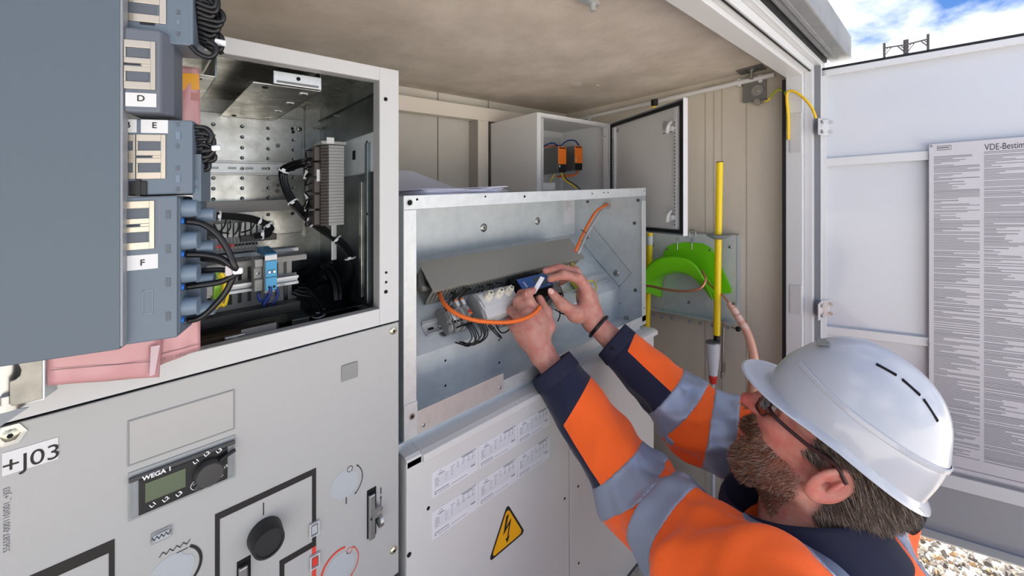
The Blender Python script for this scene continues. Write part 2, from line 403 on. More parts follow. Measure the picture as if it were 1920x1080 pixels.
text('VDE-Bestimmungen', .0225, DP(sx(1846), PD(1846, 277).z, .0012), DD, Z1, mat('heading print', (52, 52, 56), .6), po, align='LEFT', bold=0, depth=.0003, xs=.60)
for n_, (xa, xb, ya, yb) in enumerate(((1757, 1783, 282, 283), (1757, 1783, 275, 276), (1757, 1757.6, 275, 283), (1783, 1783.6, 275, 283), (1758, 1780, 278, 279.5))):
    q0, q1 = sx(xa), sx(xb); z1_, z0_ = PD(1760, ya-1).z, PD(1760, yb-1).z
    MB().obox(DP(q0, z0_, .0011), DD*(q1-q0), DN*.0002, (0, 0, z1_-z0_)).build('stamp_line', MATS['heading print'], po)

# far scaffold above the door
sf = thing('scaffold', 'distant steel scaffold uprights rising above the open door', 'scaffold')
sm_ = mat('weathered scaffold steel', (70, 66, 66), .6, .4)
def PF(x, y, t=9.): return PT(x, y, t)
def fr(x0, x1, yt0, yt1, yb0, yb1, t):
    a = PF(x0, yt0-9, t); b = PF(x1, yt1-9, t); g0 = V(a.x, a.y, -1.15+K*(a.y-.6)); g1 = V(b.x, b.y, -1.15+K*(b.y-.6))
    MB().cyl(a, g0, .022, 8).build('upright', sm_, sf, smooth=True); MB().cyl(b, g1, .022, 8).build('upright', sm_, sf, smooth=True)
    c = PF(x0, yt0, t); d = PF(x1, yt1, t); MB().cyl(c, d, .017, 8).build('transom', sm_, sf, smooth=True)
    for p, q, s_ in ((c, d, 1), (d, c, 1)):
        r_ = (q-p).normalized(); MB().cyl(p+r_*.16, p+V(0, 0, -.16), .012, 6).build('brace', sm_, sf); MB().cyl(p+r_*.09, p+V(0, 0, -.09), .009, 6).build('brace', sm_, sf)
fr(1658, 1696, 90, 84, 110, 104, 9.)
fr(1701, 1740, 83, 73, 103, 93, 8.6)

# ------------------------------------------------------------ lower switchgear front
GX = .3192
LX = -.16
fp = thing('switchgear_panel', 'light grey switchgear front panel with black mimic lines and rotary knob', 'panel')
seamz = -.2295
pl = MB(); pl.box(LX, GX, .6, .604, -.633, seamz-.0012); pl.build('front_plate', paint, fp, bevel=.0015)
MB().box(LX, GX-.002, .606, .95, -1.12, seamz-.004).build('body', zinc_d, fp)
MB().box(LX, GX, .6, .604, -1.1, -.64).build('plinth_plate', paint, fp, bevel=.0015)
def pyq(x0, x1, yt, yb, Y=.6, xr=None):    # rectangle on plane Y from left/right columns and top/bottom measured at column xr
    xr = x0 if xr is None else xr
    return PY(x0, yt, Y).x, PY(x1, yt, Y).x, PY(xr, yb, Y).z, PY(xr, yt, Y).z
def sq(x0, x1, yt, yb, y0, y1, xr=None, Y=.6):
    a, b, c, d = pyq(x0, x1, yt, yb, Y, xr); return MB().box(a, b, y0, y1, c, d)
def screw(parent, p, d, r=.0065, m=None, h=.003, name='screw', torx=True):
    d = Vector(d).normalized(); q = MB(); q.lathe(p, d, [(0, h), (r*.55, h), (r*.95, h*.45), (r, 0)], 16)
    o = q.build(name, m or brass, parent, smooth=True)
    if torx: MB().cyl(Vector(p)+d*(h*.9), Vector(p)+d*(h+.0003), r*.36, 6).build('recess', hole_m, o)
    return o
YF = V(0, -1, 0)
for x_, y_ in ((737, 620), (737.5, 1031), (20, 815)):
    p = PY(x_, y_); screw(fp, p, YF, .0062)
    if x_ == 20: MB().lathe(p, YF, [(.0062, .0015), (.0105, .0012), (.0108, 0)], 6).build('washer', steel, fp)
# blank window
a, b, c, d = pyq(239, 440, 789, 875)
def frame_rect(a, b, c, d, t, y0, y1):
    m = MB(); m.box(a, b, y0, y1, c, c+t); m.box(a, b, y0, y1, d-t, d); m.box(a, a+t, y0, y1, c+t, d-t); m.box(b-t, b, y0, y1, c+t, d-t); return m
MB().box(a+.0015, b-.0015, .5992, .6005, c+.0015, d-.0015).build('blank_window', mat('blank window grey', (166, 165, 162), .3), fp)
frame_rect(a, b, c, d, .0012, .599, .6005).build('window_edge', mat('edge grey', (132, 136, 136), .4), fp)
# voltage indicator
vi = MB(); a, b, c, d = pyq(240, 441, 887, 979); vi.box(a, b, .5985, .601, c, d)
VI = vi.build('voltage_indicator', mat('indicator tray', (146, 150, 150), .35), fp, bevel=.0008)
a2, b2, c2, d2 = pyq(260, 425, 896, 962, xr=262); zm = (c2+d2)/2
MB().box(a2, b2, .5945, .5985, c2, d2).build('bezel', black, VI, bevel=.0006)
MB().box(a2-.006, a2, .595, .599, c2, d2).build('clip', clear, VI, bevel=.0008); MB().box(b2, b2+.006, .595, .599, c2, d2).build('clip', clear, VI, bevel=.0008)
MB().box(a2-.008, b2+.008, .594, .598, d2+.0005, d2+.005).build('cover_edge', mat('smoky plastic', (70, 70, 70), .2), VI, bevel=.0008)
a3, b3, c3, d3 = pyq(272, 347, 902, 938, xr=272)
MB().box(a3, b3, .5938, .5946, c3, d3).build('screen', lcd, VI)
wt = mat('white print', (225, 225, 225), .5)
def ptxt(s, x_, y_, size, parent, m=wt, Y=.5938, rot=0, bold=.0, al='CENTER', lab=None):
    p = PY(x_, y_, Y); r = math.radians(rot); u = V(math.cos(r), 0, math.sin(r)); v = V(-math.sin(r), 0, math.cos(r))
    return text(s, size, p, u, v, m, parent, align=al, bold=bold, label=lab)
ptxt('WEGA 1', 295, 888, .0066, VI, bold=.0002)
for s_, x_, y_ in (('L1', 287, 946), ('L2', 311, 936), ('L3', 336, 926), ('L1', 368, 865), ('L2', 388, 851), ('L3', 411, 845)): ptxt(s_, x_, y_, .0058, VI, rot=30, bold=.00015)
ptxt('IEC 62271-213', 405, 889, .0042, VI, rot=25, bold=.0001); ptxt('2021', 413, 894, .0036, VI, rot=25)
ptxt('Disp', 366, 907, .0026, VI, rot=20); ptxt('Test', 370, 911, .0026, VI, rot=20)
p = PY(368, 909, .5938); MB().ring(p, YF, .0048, .0054, .0003, 20).build('button_ring', wt, VI)
kp = PY(391, 884, .594); MB().lathe(kp, YF, [(0, .011), (.0125, .0105), (.0135, .009), (.0145, 0)], 24).build('button_cover', knobm, VI, smooth=True)
MB().tube([kp+V(.008, -.006, .008), kp+V(.016, -.004, .012), kp+V(.026, -.002, .0145)], .0022).build('strap', black, VI, smooth=True)
MB().tube([kp+V(-.004, -.006, -.008), kp+V(-.009, -.005, -.009), kp+V(-.0115, -.004, -.0125)], .0035).build('strap', knobm, VI, smooth=True)
# +J03 label and serial
a, b, c, d = pyq(4, 109, 850, 893, xr=4); MB().box(a, b, .5993, .6, c, d).build('name_label', white_pl, fp)
ptxt('+J03', 60, 861, .0205, fp, blackm, .5992)
ptxt('556587-000110/001_+J03', 13, 974, .0058, fp, ink, .5999, rot=90)
# grey logo plate
a, b, c, d = pyq(640, 670, 686, 716, xr=640); MB().box(a, b, .598, .6, c, d).build('badge', mat('badge grey', (128, 130, 128), .35), fp, bevel=.0008)
# mimic diagram
def strip(x0, x1, y0, y1, m, name='mimic_line', Y=.6):    # vertical or horizontal band given as rectangle in metres
    return MB().box(x0, x1, Y-.0006, Y, y0, y1).build(name, m, fp)
xa = PY(403, 965).x; xb = PY(412, 970).x; xc = PY(585, 890).x; xd = PY(592.5, 880).x
zt1 = PY(592, 877).z; th = .0082
strip(xa, xd, zt1-th, zt1, blackm); strip(xa, xb, -.75+.12, zt1-th, blackm)
zj = PY(586, 1021).z; strip(xc, xd, zj-.004, zt1-th, blackm); strip(xc, xd, -.633, zj-.004, red_pr)
xe = PY(524, 1054).x; xf = PY(533, 1054).x; strip(xe, xc, zj-.004, zj+.004, blackm); strip(xe, xf, -.633, zj-.004, blackm)
xg = PY(215, 1010).x; xh = PY(204, 1010).x; zl = PY(215, 1010).z
strip(LX, xg, zl-.012, zl, blackm); strip(xh, xg, -.633, zl-.012, blackm)
# position windows
for x_, y_, m_ in ((588, 990, shut), (589, 1050, redp)):
    p = PY(x_, y_); q = MB(); q.box(p.x-.0055, p.x+.0055, .5965, .5995, p.z-.0085, p.z+.0085); w_ = q.build('position_window', clear, fp, bevel=.001)
    MB().box(p.x-.0035, p.x+.0035, .596, .5965, p.z-.0055, p.z+.0055).build('flag', m_, w_)
    frame_rect(p.x-.0062, p.x+.0062, p.z-.0092, p.z+.0092, .0014, .5955, .5995).build('rim', mat('milky rim', (196, 196, 196), .25) if 'milky rim' not in MATS else MATS['milky rim'], w_)
# knob
p = PY(496, 997); kz = .024
kb = MB(); kb.lathe(p+V(0, 0, -.002), YF, [(0, kz-.0015), (.0145, kz-.0015), (.0148, kz), (.0172, kz), (.0178, kz-.001), (.0196, .004), (.0196, 0)], 40)
kb.build('rotary_knob', mat('knob black', (30, 30, 31), .45), fp, smooth=True)
q = PY(494, 954); MB().box(q.x-.0006, q.x+.0006, .5995, .6, q.z-.008, q.z+.008).build('knob_mark', blackm, fp)
# operating shafts
def shaft(x_, y_, r, red=False, rot=0):
    p = PY(x_, y_); n = 44; pts = []
    for i in range(n):
        a = 2*math.pi*i/n+rot; rr = r
        if .9 < (i/n*8) % 4 < 1.35: rr = r*.88
        pts.append(V(p.x+math.cos(a)*rr, .5996, p.z+math.sin(a)*rr))
    MB().prism(pts, (0, .001, 0)).build('operating_hole', shut, fp, label='grey shutter disc over operating hole')
    return p
def arc(p, r, a0, a1, wd, m, heads=(1, 1)):
    q = MB(); n = 20
    P = [math.radians(a0+(a1-a0)*i/n) for i in range(n+1)]
    vs = [];
    for a in P: vs += [V(p.x+math.cos(a)*(r-wd/2), .5994, p.z+math.sin(a)*(r-wd/2)), V(p.x+math.cos(a)*(r+wd/2), .5994, p.z+math.sin(a)*(r+wd/2))]
    q.add(vs, [(2*i, 2*i+1, 2*i+3, 2*i+2) for i in range(n)])
    for hd, a, s_ in ((heads[0], P[0], -1), (heads[1], P[-1], 1)):
        if hd:
            c = V(p.x+math.cos(a)*r, .5994, p.z+math.sin(a)*r); t_ = V(-math.sin(a), 0, math.cos(a))*s_*(1 if a1 > a0 else -1); n_ = V(math.cos(a), 0, math.sin(a))
            q.add([c+n_*wd*1.3, c-n_*wd*1.3, c+t_*wd*3], [(0, 1, 2)])
    return q.build('direction_arrow', m, fp)
p = shaft(646, 908, .0205); arc(p, .0265, 42, -50, .0012, blackm)
o_ = PY(656, 879); MB().ring(o_, YF, .0036, .0044, .0004, 20).build('off_mark', blackm, fp)
q = PY(649, 938); MB().box(q.x-.0007, q.x+.0007, .5995, .6, q.z-.005, q.z+.005).build('on_mark', blackm, fp)
p = shaft(638, 1064, .0205); arc(p, .0265, 42, -50, .0012, red_pr); arc(p, .0265, 75, 215, .003, red_pr, (0, 0))
o_ = PY(655, 1032); MB().ring(o_, YF, .0036, .0044, .0004, 20).build('off_mark', red_pr, fp)
p = shaft(322, 1074, .0205); arc(p, .0265, 52, -50, .003, blackm, (0, 0))
q = PY(327, 1028); zz = MB()
for k_ in range(9):
    a = V(q.x-.013+k_*.003, .5995, q.z+(.002 if k_ % 2 else -.002)); b = V(q.x-.013+(k_+1)*.003, .5995, q.z+(.002 if (k_+1) % 2 else -.002)); zz.cyl(a, b, .0004, 5)
zz.build('spring_mark', blackm, fp)
MB().box(q.x+.002, q.x+.012, .5995, .6, q.z-.007, q.z-.0062).build('spring_mark', blackm, fp)
# counter window
a, b, c, d = pyq(283, 322, 1000, 1021, xr=283); cw = MB().box(a, b, .5975, .5995, c, d).build('counter_window', clear, fp, bevel=.0008)
MB().box(a+.002, b-.002, .597, .5975, c+.002, d-.003).build('counter_face', shut, cw)
zz = MB()
for k_ in range(4):
    xx = a+(b-a)*(.16+.22*k_); zc_ = (c+d)/2; zz.cyl(V(xx-.002, .5968, zc_+.002), V(xx, .5968, zc_-.002), .0004, 5); zz.cyl(V(xx, .5968, zc_-.002), V(xx+.002, .5968, zc_+.002), .0004, 5)
zz.build('counter_marks', blackm, cw)
# locking slides
def slide(x0, x1, yt, yb, hook=True):
    a, b, c, d = pyq(x0, x1, yt, yb, xr=x1)
    s_ = MB().box(a, b, .5992, .6005, c, d).build('slide_slot', hole_m, fp, label='slot with zinc locking slide')
    MB().box(a+.001, a+(b-a)*.72, .592, .5985, c, d-.006).build('slide_bar', steel, s_, bevel=.0015)
    zc_ = (c+d)/2
    if hook:
        h = MB(); n = 16; cy = V(b+.004, .589, zc_-.009)
        h.lathe(V(b-.001, .590, zc_-.012), X1, [(.0035, 0), (.0035, .005), (.009, .005), (.009, 0)], 20, close=True)
        h.box(a+.004, b+.003, .5905, .5965, zc_-.006, zc_+.009); h.build('locking_eye', steel, s_, smooth=True)
    MB().cyl(V(a+.004, .5921, zc_-.004), V(a+.004, .5915, zc_-.004), .0022, 10).build('hole', hole_m, s_)
slide(688, 705, 911, 1000); slide(444, 470, 1040, 1180, False)
q = PY(714, 921); MB().box(q.x-.0007, q.x+.0007, .5995, .6, q.z-.004, q.z+.006).build('slide_mark', blackm, fp)
MB().box(q.x-.0005, q.x+.0005, .5995, .6, q.z-.022, q.z-.009).build('slide_mark', blackm, fp); MB().prism([V(q.x-.0016, .5996, q.z-.011), V(q.x+.0016, .5996, q.z-.011), V(q.x, .5996, q.z-.006)], (0, .0003, 0)).build('slide_mark', blackm, fp)
MB().ring(V(q.x, .5998, q.z-.027), YF, .0022, .0028, .0003, 16).build('slide_mark', blackm, fp)
for k_ in range(3): MB().box(q.x-.002+.0006*k_, q.x+.003-.0006*k_, .5995, .6, q.z-.052-.002*k_, q.z-.0515-.002*k_).build('earth_mark', red_pr, fp)

# ------------------------------------------------------------ low voltage compartment
lv = thing('low_voltage_compartment', 'open grey low-voltage compartment above the switchgear panel', 'cabinet')
ZT = .1725; OX = .2867; OZ0 = -.2025; OZ1 = .1518; BY = .913; IX = .302
fr_ = MB(); fr_.box(OX, GX, .6, .603, seamz+.0012, ZT); fr_.box(LX, OX, .6, .603, OZ1, ZT); fr_.box(LX, OX, .6, .603, seamz+.0012, OZ0); fr_.box(LX, -.10, .6, .603, OZ0, OZ1)
fr_.box(GX-.002, GX, .603, .92, seamz+.0012, ZT); fr_.box(LX, GX, .603, .92, ZT-.002, ZT)
fr_.build('front_frame', paint_frame, lv, bevel=.0012)
rt_ = MB(); rt_.box(OX, OX+.0015, .603, .622, OZ0, OZ1); rt_.box(LX, OX, .603, .618, OZ1, OZ1+.0015); rt_.box(LX, OX, .603, .618, OZ0-.0015, OZ0); rt_.build('frame_return', paint, lv)
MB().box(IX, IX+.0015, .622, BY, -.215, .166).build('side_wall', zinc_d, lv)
MB().box(LX, IX, .622, BY, .166, .1675).build('roof_sheet', zinc, lv)
MB().box(LX, IX, BY, BY+.0015, -.215, .166).build('back_wall', zinc, lv)
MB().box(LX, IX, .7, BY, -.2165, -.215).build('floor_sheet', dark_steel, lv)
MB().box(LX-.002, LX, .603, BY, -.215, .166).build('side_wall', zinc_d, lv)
MB().box(IX-.004, IX, .628, BY, .142, .1435).build('wall_seam', dark_steel, lv)
def holes(parent, pts, r, d, name='screw_hole', m=hole_m, depth=.0006, n=12):
    for p in pts: MB().cyl(Vector(p)-Vector(d)*.0002, Vector(p)+Vector(d)*depth, r, n).build(name, m, parent)
for x_, y_, r in ((723, 186, .0032), (724, 511, .002), (724, 529, .002), (723.5, 547, .003)): holes(lv, [PY(x_, y_)], r, YF)
# back mounting plate with rows of holes
MY = .893
xr_ = PY(567, 300, MY).x; ztp_ = PY(500, 219, MY).z; z2 = PY(568, 304, MY).z
mp_ = thing('mounting_plate', 'zinc mounting plate with rows of small holes at the back of the compartment', 'plate')
MB().box(-.12, xr_, MY, MY+.002, -.09, ztp_).build('plate', zinc, mp_, bevel=.001)
for r_, ys in enumerate((237, 257, 277, 296, 334, 353, 372, 405)):
    hh = []
    for x_ in (400, 454, 503, 550): hh.append(V(PY(x_, ys, MY).x, MY, PY(454, ys, MY).z))
    for p in hh: MB().lathe(p, YF, [(0, .0002), (.0018, .0003), (.0032, .0012), (.0034, 0)], 14).build('dimple', zinc_d, mp_, smooth=True)
for x_, y_ in ((521, 273), (521, 347), (520, 358)): screw(mp_, PY(x_, y_, MY), YF, .004, steel)
screw(mp_, PY(561, 242, MY), YF, .0055, steel); holes(mp_, [PY(548, 241, MY), PY(549.5, 248, MY), PY(548, 401, MY)], .0028, YF)
za, zb_ = PY(454, 303, MY-.006).z, PY(454, 328, MY-.006).z
rl = MB(); rl.box(-.12, xr_, MY-.007, MY-.0055, zb_+.003, za-.003); rl.box(-.12, xr_, MY-.009, MY-.0001, za-.003, za); rl.box(-.12, xr_, MY-.009, MY-.0001, zb_, zb_+.003)
R_ = rl.build('hat_rail', galv_b, mp_, bevel=.0008)
zm_ = (za+zb_)/2
for k_ in range(9):
    xx = PY(392, 315, MY).x+k_*.0265
    if xx+.012 < xr_-.02: MB().box(xx, xx+.013, MY-.0076, MY-.0069, zm_-.002, zm_+.002).build('slot', zinc_d, R_)
for x_ in (392, 454, 503, 550): screw(R_, PY(x_, 316, MY-.007), YF, .0032, steel, .002)
screw(R_, PY(549, 317, MY-.007), YF, .0045, steel)
# grey trim strip under it
za, zb_ = PY(454, 377, .885).z, PY(454, 398, .885).z
MB().box(-.12, PY(547, 380, .885).x, .87, .89, zb_, za).build('wiring_duct_strip', duct_i, mp_, bevel=.001)
# right hand corner of the rear: narrow zinc panel with lugs
MB().box(PY(573, 250, .9).x, PY(581, 250, .9).x, .9, .912, -.1, .16).build('corner_post', zinc, lv)
for x_, y_ in ((592, 239), (576, 212)): p = PY(x_, y_, .905); MB().cyl(p, p+V(.014, -.004, 0) if x_ == 592 else p+V(0, 0, .012), .002, 8).build('stud', steel, lv)
p = PX(638, 218, IX); MB().cyl(p, p+V(-.012, 0, 0), .0022, 10).build('stud', steel, lv, smooth=True)
# side rail plate on the right wall
a = PX(646, 268, IX-.012); b = PX(711, 243, IX-.012); zlo = PX(646, 329, IX-.012).z
q = MB(); q.box(IX-.014, IX-.012, b.y, a.y, zlo, a.z); q.box(IX-.014, IX, b.y, a.y, zlo-.002, zlo); q.box(IX-.014, IX, b.y, a.y, a.z, a.z+.002); q.build('side_rail', galv, lv, bevel=.0008)
for x_, y_ in ((664, 291), (688, 268), (688, 285), (705, 295), (689, 300)):
    p = PX(x_, y_, IX-.014); s_ = .006 if x_ == 664 else .0025
    MB().box(p.x-.0006, p.x, p.y-s_, p.y+s_, p.z-s_*1.3, p.z+s_*1.3).build('cutout', hole_m, lv)
for y0_, y1_ in ((.66, .66),):
    pass
MB().box(IX-.02, IX-.004, .635, .645, -.2, .06).build('vertical_fold', zinc_d, lv, bevel=.001)
MB().box(IX-.006, IX, .69, .70, -.2, .0).build('vertical_fold', zinc, lv, bevel=.001)
for x_, y_ in ((711, 400), (694, 471), (691, 485), (707, 512)): p = PX(x_, y_, IX); holes(lv, [p-V(.02, 0, 0)] if x_ == 711 else [p], .002, V(-1, 0, 0))
# hanging brackets below the roof sheet
def bracket(LF, RF, LB, RB, zb, nm_label):
    br = thing('ceiling_bracket', nm_label, 'bracket', )
    def S(x_, y_): return PZ(x_, y_, zb)
    a, b, c, d = S(*LF), S(*RF), S(*RB), S(*LB)
    MB().prism([a, b, c, d], (0, 0, .0018)).build('plate', zinc, br, bevel=.0004)
    e0 = b+V(.0, 0, 0); 
    MB().prism([b, c, c+V(0, 0, .03), b+V(0, 0, .03)], (.0018, 0, 0)).build('web', zinc_d, br)
    for k_ in range(4):
        t = .1+.28*k_; p = b.lerp(c, t)+V(-.014, 0, -.0006); MB().box(p.x-.007, p.x+.004, p.y-.004, p.y+.004, p.z-.0005, p.z+.0005).build('tab', galv_b, br); MB().box(p.x-.003, p.x+.002, p.y-.002, p.y+.002, p.z-.0009, p.z).build('tab_hole', hole_m, br)
    for p in (a.lerp(d, .06)+V(.018, 0, -.0006), d.lerp(a, .06)+V(.018, 0, -.0006)): MB().cyl(p, p+V(0, 0, -.0005), .004, 12).build('hole', hole_m, br)
    return br
zb_ = .131
b1 = bracket((474, 155), (600, 172), (413, 217.5), (515, 225), zb_, 'zinc channel bracket hanging in the middle of the open compartment')
pa = PY(512, 152, .632); pb = PY(602, 170, .632)
MB().box(pa.x, pb.x, .63, .632, zb_+.001, .150).build('front_flange', galv_b, b1, bevel=.001)
q = PY(559, 147, .63); holes(b1, [V((pa.x+pb.x)/2, .63, zb_+.012)], .0028, YF)
MB().box(pa.x+.004, pb.x-.004, .6296, .63, zb_+.003, zb_+.006).build('marking', mat('ink marking', (110, 110, 108), .6), b1)
MB().cyl(PY(567, 133, .64), PY(567, 124, .64), .004, 12).build('bolt', steel, b1, smooth=True)
bracket((300, 130), (403, 145), (290, 178), (378, 183), zb_, 'zinc channel bracket hanging at the left beside the black cable loops')
# ------------------------------------------------------------ galvanised control box
GY = .63; GB = .9025; GL = .344; GR = 1.169; GT = -.0275; GBt = -.446
S_A = V(0, .9025, -.179); S_B = V(0, .722, -.348)
SD = (S_B-S_A).normalized(); SN = V(0, SD.z, -SD.y)
if SN.z < 0: SN = -SN
def PS(x, y, off=0.): return pix(x, y, S_A+SN*off, SN)
gb = thing('control_box', 'galvanised sheet control box, open front, on top of the cable housing', 'box')
q = MB(); q.box(GL, GR, GY, GY+.0015, PY(757, 394, GY).z, GT); q.box(GL, GR, GY, GB, GT-.0015, GT); q.build('top_sheet', galv_b, gb, bevel=.0008)
xl = PY(781, 500, GY).x; xr = PY(1204, 500, GY).x
q = MB(); q.box(GL, xl, GY, GY+.0015, PY(757, 829, GY).z, PY(757, 394.5, GY).z); q.build('left_post', galv_b, gb, bevel=.0006)
MB().box(xr, GR, GY, GY+.0015, PY(1208, 602, GY).z, PY(1208, 376, GY).z).build('right_post', galv_b, gb, bevel=.0006)
MB().box(GL, GL+.0015, GY+.0015, GB, GBt, GT-.002).build('side_sheet', galv, gb)
MB().box(GR-.004, GR-.0025, GY+.0015, GB, GBt, GT-.002).build('side_sheet', galv, gb)
MB().box(GL, GR, GB, GB+.0015, -.19, GT-.002).build('back_sheet', galv, gb)
q = MB(); q.obox(V(GL, S_A.y, S_A.z), V(GR-GL-.003, 0, 0), S_B-S_A, -SN*.0015); q.build('sloping_plate', galv, gb)
MB().box(GL, GR-.003, .722, .7235, GBt, S_B.z).build('lower_sheet', galv, gb)
MB().box(GL, GR, GY, .722, GBt-.0015, GBt).build('floor_sheet', galv, gb)
# bottom front flange
zf1 = PY(1100, 640, GY).z
q = MB(); q.box(xl-.01, GR, GY, GY+.0015, GBt, GBt+.026); q.build('front_flange', galv_b, gb, bevel=.0006)
# riveted cover strip low left, and corner plate low right
A = PY(785, 770, GY-.002); B = PY(944, 706, GY-.002); zc0 = PY(785, 812, GY-.002).z
q = MB(); q.box(A.x-.003, B.x, GY-.0025, GY-.0008, zc0, A.z); q.build('cover_strip', mat('matt aluminium strip', (196, 192, 188), .45, .6, var=(30, .4, .7, (186, 178, 176))), gb, bevel=.0006)
for p in (PY(794, 797, GY-.0025), PY(937, 727, GY-.0025)): screw(gb, p, YF, .0038, steel, .0015)
q = MB(); a = PY(757, 762, GY-.0015); b = PY(783, 762, GY-.0015); q.box(GL, b.x, GY-.0015, GY, PY(757, 829, GY).z, a.z); q.build('corner_plate', galv_b, gb, bevel=.0006)
MB().lathe(PY(772.5, 781, GY-.0015), YF, [(.003, 0), (.003, .001), (.0055, .001), (.0055, 0)], 16, close=True).build('grommet', steel, gb)
holes(gb, [PY(772.5, 781, GY-.0016)], .003, YF)
# holes in the top flange
for x_, y_, r in ((768, 380, .0045), (782, 374, .0022), (910, 368.6, .002), (983.5, 368.5, .0028), (1110.5, 363, .002), (1132, 361, .002), (1140, 361, .002), (1208, 358, .002), (1208, 578, .002)):
    holes(gb, [PY(x_, y_, GY)], r, YF, 'flange_hole')
MB().lathe(PY(768, 380, GY), YF, [(.0045, 0), (.005, .0008), (.0065, .0008), (.0065, 0)], 16).build('ring', steel, gb)
# round pressed dimples: back wall and right side
def dimple(p, d, r, m=steel):
    o = MB().lathe(p, d, [(0, .0045), (r*.3, .005), (r*.36, .0035), (r*.75, .003), (r, .0012), (r*1.1, 0)], 28).build('pressed_boss', m, gb, smooth=True)
    MB().cyl(Vector(p)+Vector(d)*.005, Vector(p)+Vector(d)*.0056, r*.16, 10).build('hole', hole_m, o)
dimple(PY(907, 427, GB), YF, .0115); dimple(PY(1008, 414.5, GB), YF, .0115)
XN = V(-1, 0, 0); GS = GR-.004
dimple(PX(1101, 443, GS), XN, .0105); dimple(PX(1155, 512.5, GS), XN, .0105)
for x_, y_ in ((1102, 378), (1196.5, 375.5), (1190, 418.5), (1191.5, 544)):
    p = PX(x_, y_, GS); MB().lathe(p, XN, [(0, .006), (.003, .006), (.003, .003), (.0055, .003), (.0055, 0)], 6).build('nut', mat('dull nut', (120, 116, 108), .4, .9) if 'dull nut' not in MATS else MATS['dull nut'], gb)
# knock-out line on the side wall
ko = [PX(1106, 418, GS), PX(1183.5, 512, GS), PX(1161.5, 537, GS), PX(1090, 455, GS)]
q = MB()
for i in range(3): q.cyl(ko[i]+XN*.0003, ko[i+1]+XN*.0003, .0006, 6)
q.cyl(PX(1092, 456, GS)+XN*.0003, PX(1137, 511, GS)+XN*.0003, .0006, 6)
q.build('knockout_line', mat('scored line', (96, 104, 108), .6), gb)
for x_, y_ in ((1161, 537), (1163, 569)): holes(gb, [PX(x_, y_, GS)], .0018, XN)
MB().box(GS-.0015, GS, .64, .70, -.41, -.355).build('side_stiffener', galv, gb, bevel=.0006)
for x_, y_ in ((835, 676), (936, 637.5), (936, 680), (835, 723)): holes(gb, [PY(x_, y_, .722)], .0024, YF, 'sheet_hole')
MB().cyl(PX(1175, 596, GS), PX(1175, 596, GS)+XN*.006, .008, 20).build('cap', steel, gb, smooth=True)
# grommets (milky)
milky = mat('milky grommet', (212, 214, 216), .3, trans=.35)
def grommet(p, d, r, parent=gb):
    return MB().lathe(p, d, [(0, .001), (r*.35, .001), (r*.38, .003), (r*.5, .003), (r*.55, .0012), (r*.85, .0015), (r, .003), (r*1.05, .0015), (r*1.05, 0)], 32).build('grommet', milky, parent, smooth=True)
gm1 = PX(1139, 383, GS); gm2 = PX(1089, 466, GS); gm3 = PX(1104, 498, GS)
for p, r in ((gm1, .016), (gm2, .014), (gm3, .018)): grommet(p, XN, r)
# label inside back wall
a, b, c, d = PY(1058, 374, GB).x, PY(1077, 374, GB).x, PY(1058, 421, GB).z, PY(1058, 372, GB).z
MB().box(a, b-.002, GB-.0008, GB, c, d).build('sticker', paper2, gb)
q = MB(); rg = random.Random(3)
for k_ in range(7): q.box(a+.003, a+.003+(b-a-.009)*rg.uniform(.3, 1), GB-.001, GB-.0008, d-.008-k_*.0055, d-.007-k_*.0055)
q.build('sticker_print', ink, gb, kind='stuff')

# wiring duct with lifted cover
wd_ = thing('wiring_duct', 'slotted grey wiring duct with broad cover across the galvanised box', 'duct')
OFF = .058
c0, c1, c2_, c3 = PS(787, 492, OFF), PS(1070, 445.5, OFF), PS(1090, 482, OFF), PS(808, 547, OFF)
yu = (c0.y+c1.y)/2; yl = (c2_.y+c3.y)/2
def onS(x, y_t, off):     # point on slope at height given by y
    t = (y_t-S_A.y-SN.y*off)/SD.y; p = S_A+SN*off+SD*t; return V(x, p.y, p.z)
U0 = (c0-S_A).dot(SD); U1 = (c3-S_A).dot(SD)
def SP(x, u, off): p = S_A+SD*u+SN*off; return V(x, p.y, p.z)
XA, XB = (c0.x+c3.x)/2, (c1.x+c2_.x)/2
q = MB(); q.obox(SP(XA, U0, OFF), V(XB-XA, 0, 0), SD*(U1-U0), SN*.002); q.obox(SP(XA, U1-.002, OFF-.008), V(XB-XA, 0, 0), SD*.002, SN*.008); q.build('cover', duct_m, wd_, bevel=.0006)
q = MB(); q.obox(SP(XA+.004, U0+.01, .002), V(XB-XA-.008, 0, 0), SD*(U1-U0-.016), SN*.002); q.obox(SP(XA+.004, U0+.01, .002), V(XB-XA-.008, 0, 0), SD*.002, SN*(OFF-.003)); q.build('base', duct_m, wd_)
n = 52; pitch = (XB-XA-.008)/n; cache = None
for i in range(n):
    x0 = XA+.004+i*pitch
    q = MB(); q.obox(SP(x0, U1-.006, .004), V(pitch*.62, 0, 0), SD*.0018, SN*(OFF-.008))
    q.build('duct_finger', duct_m, wd_)
q = MB(); q.obox(SP(XA+.004, U1-.006, .002), V(XB-XA-.008, 0, 0), SD*.0018, SN*.012); q.build('lower_lip', duct_m, wd_)

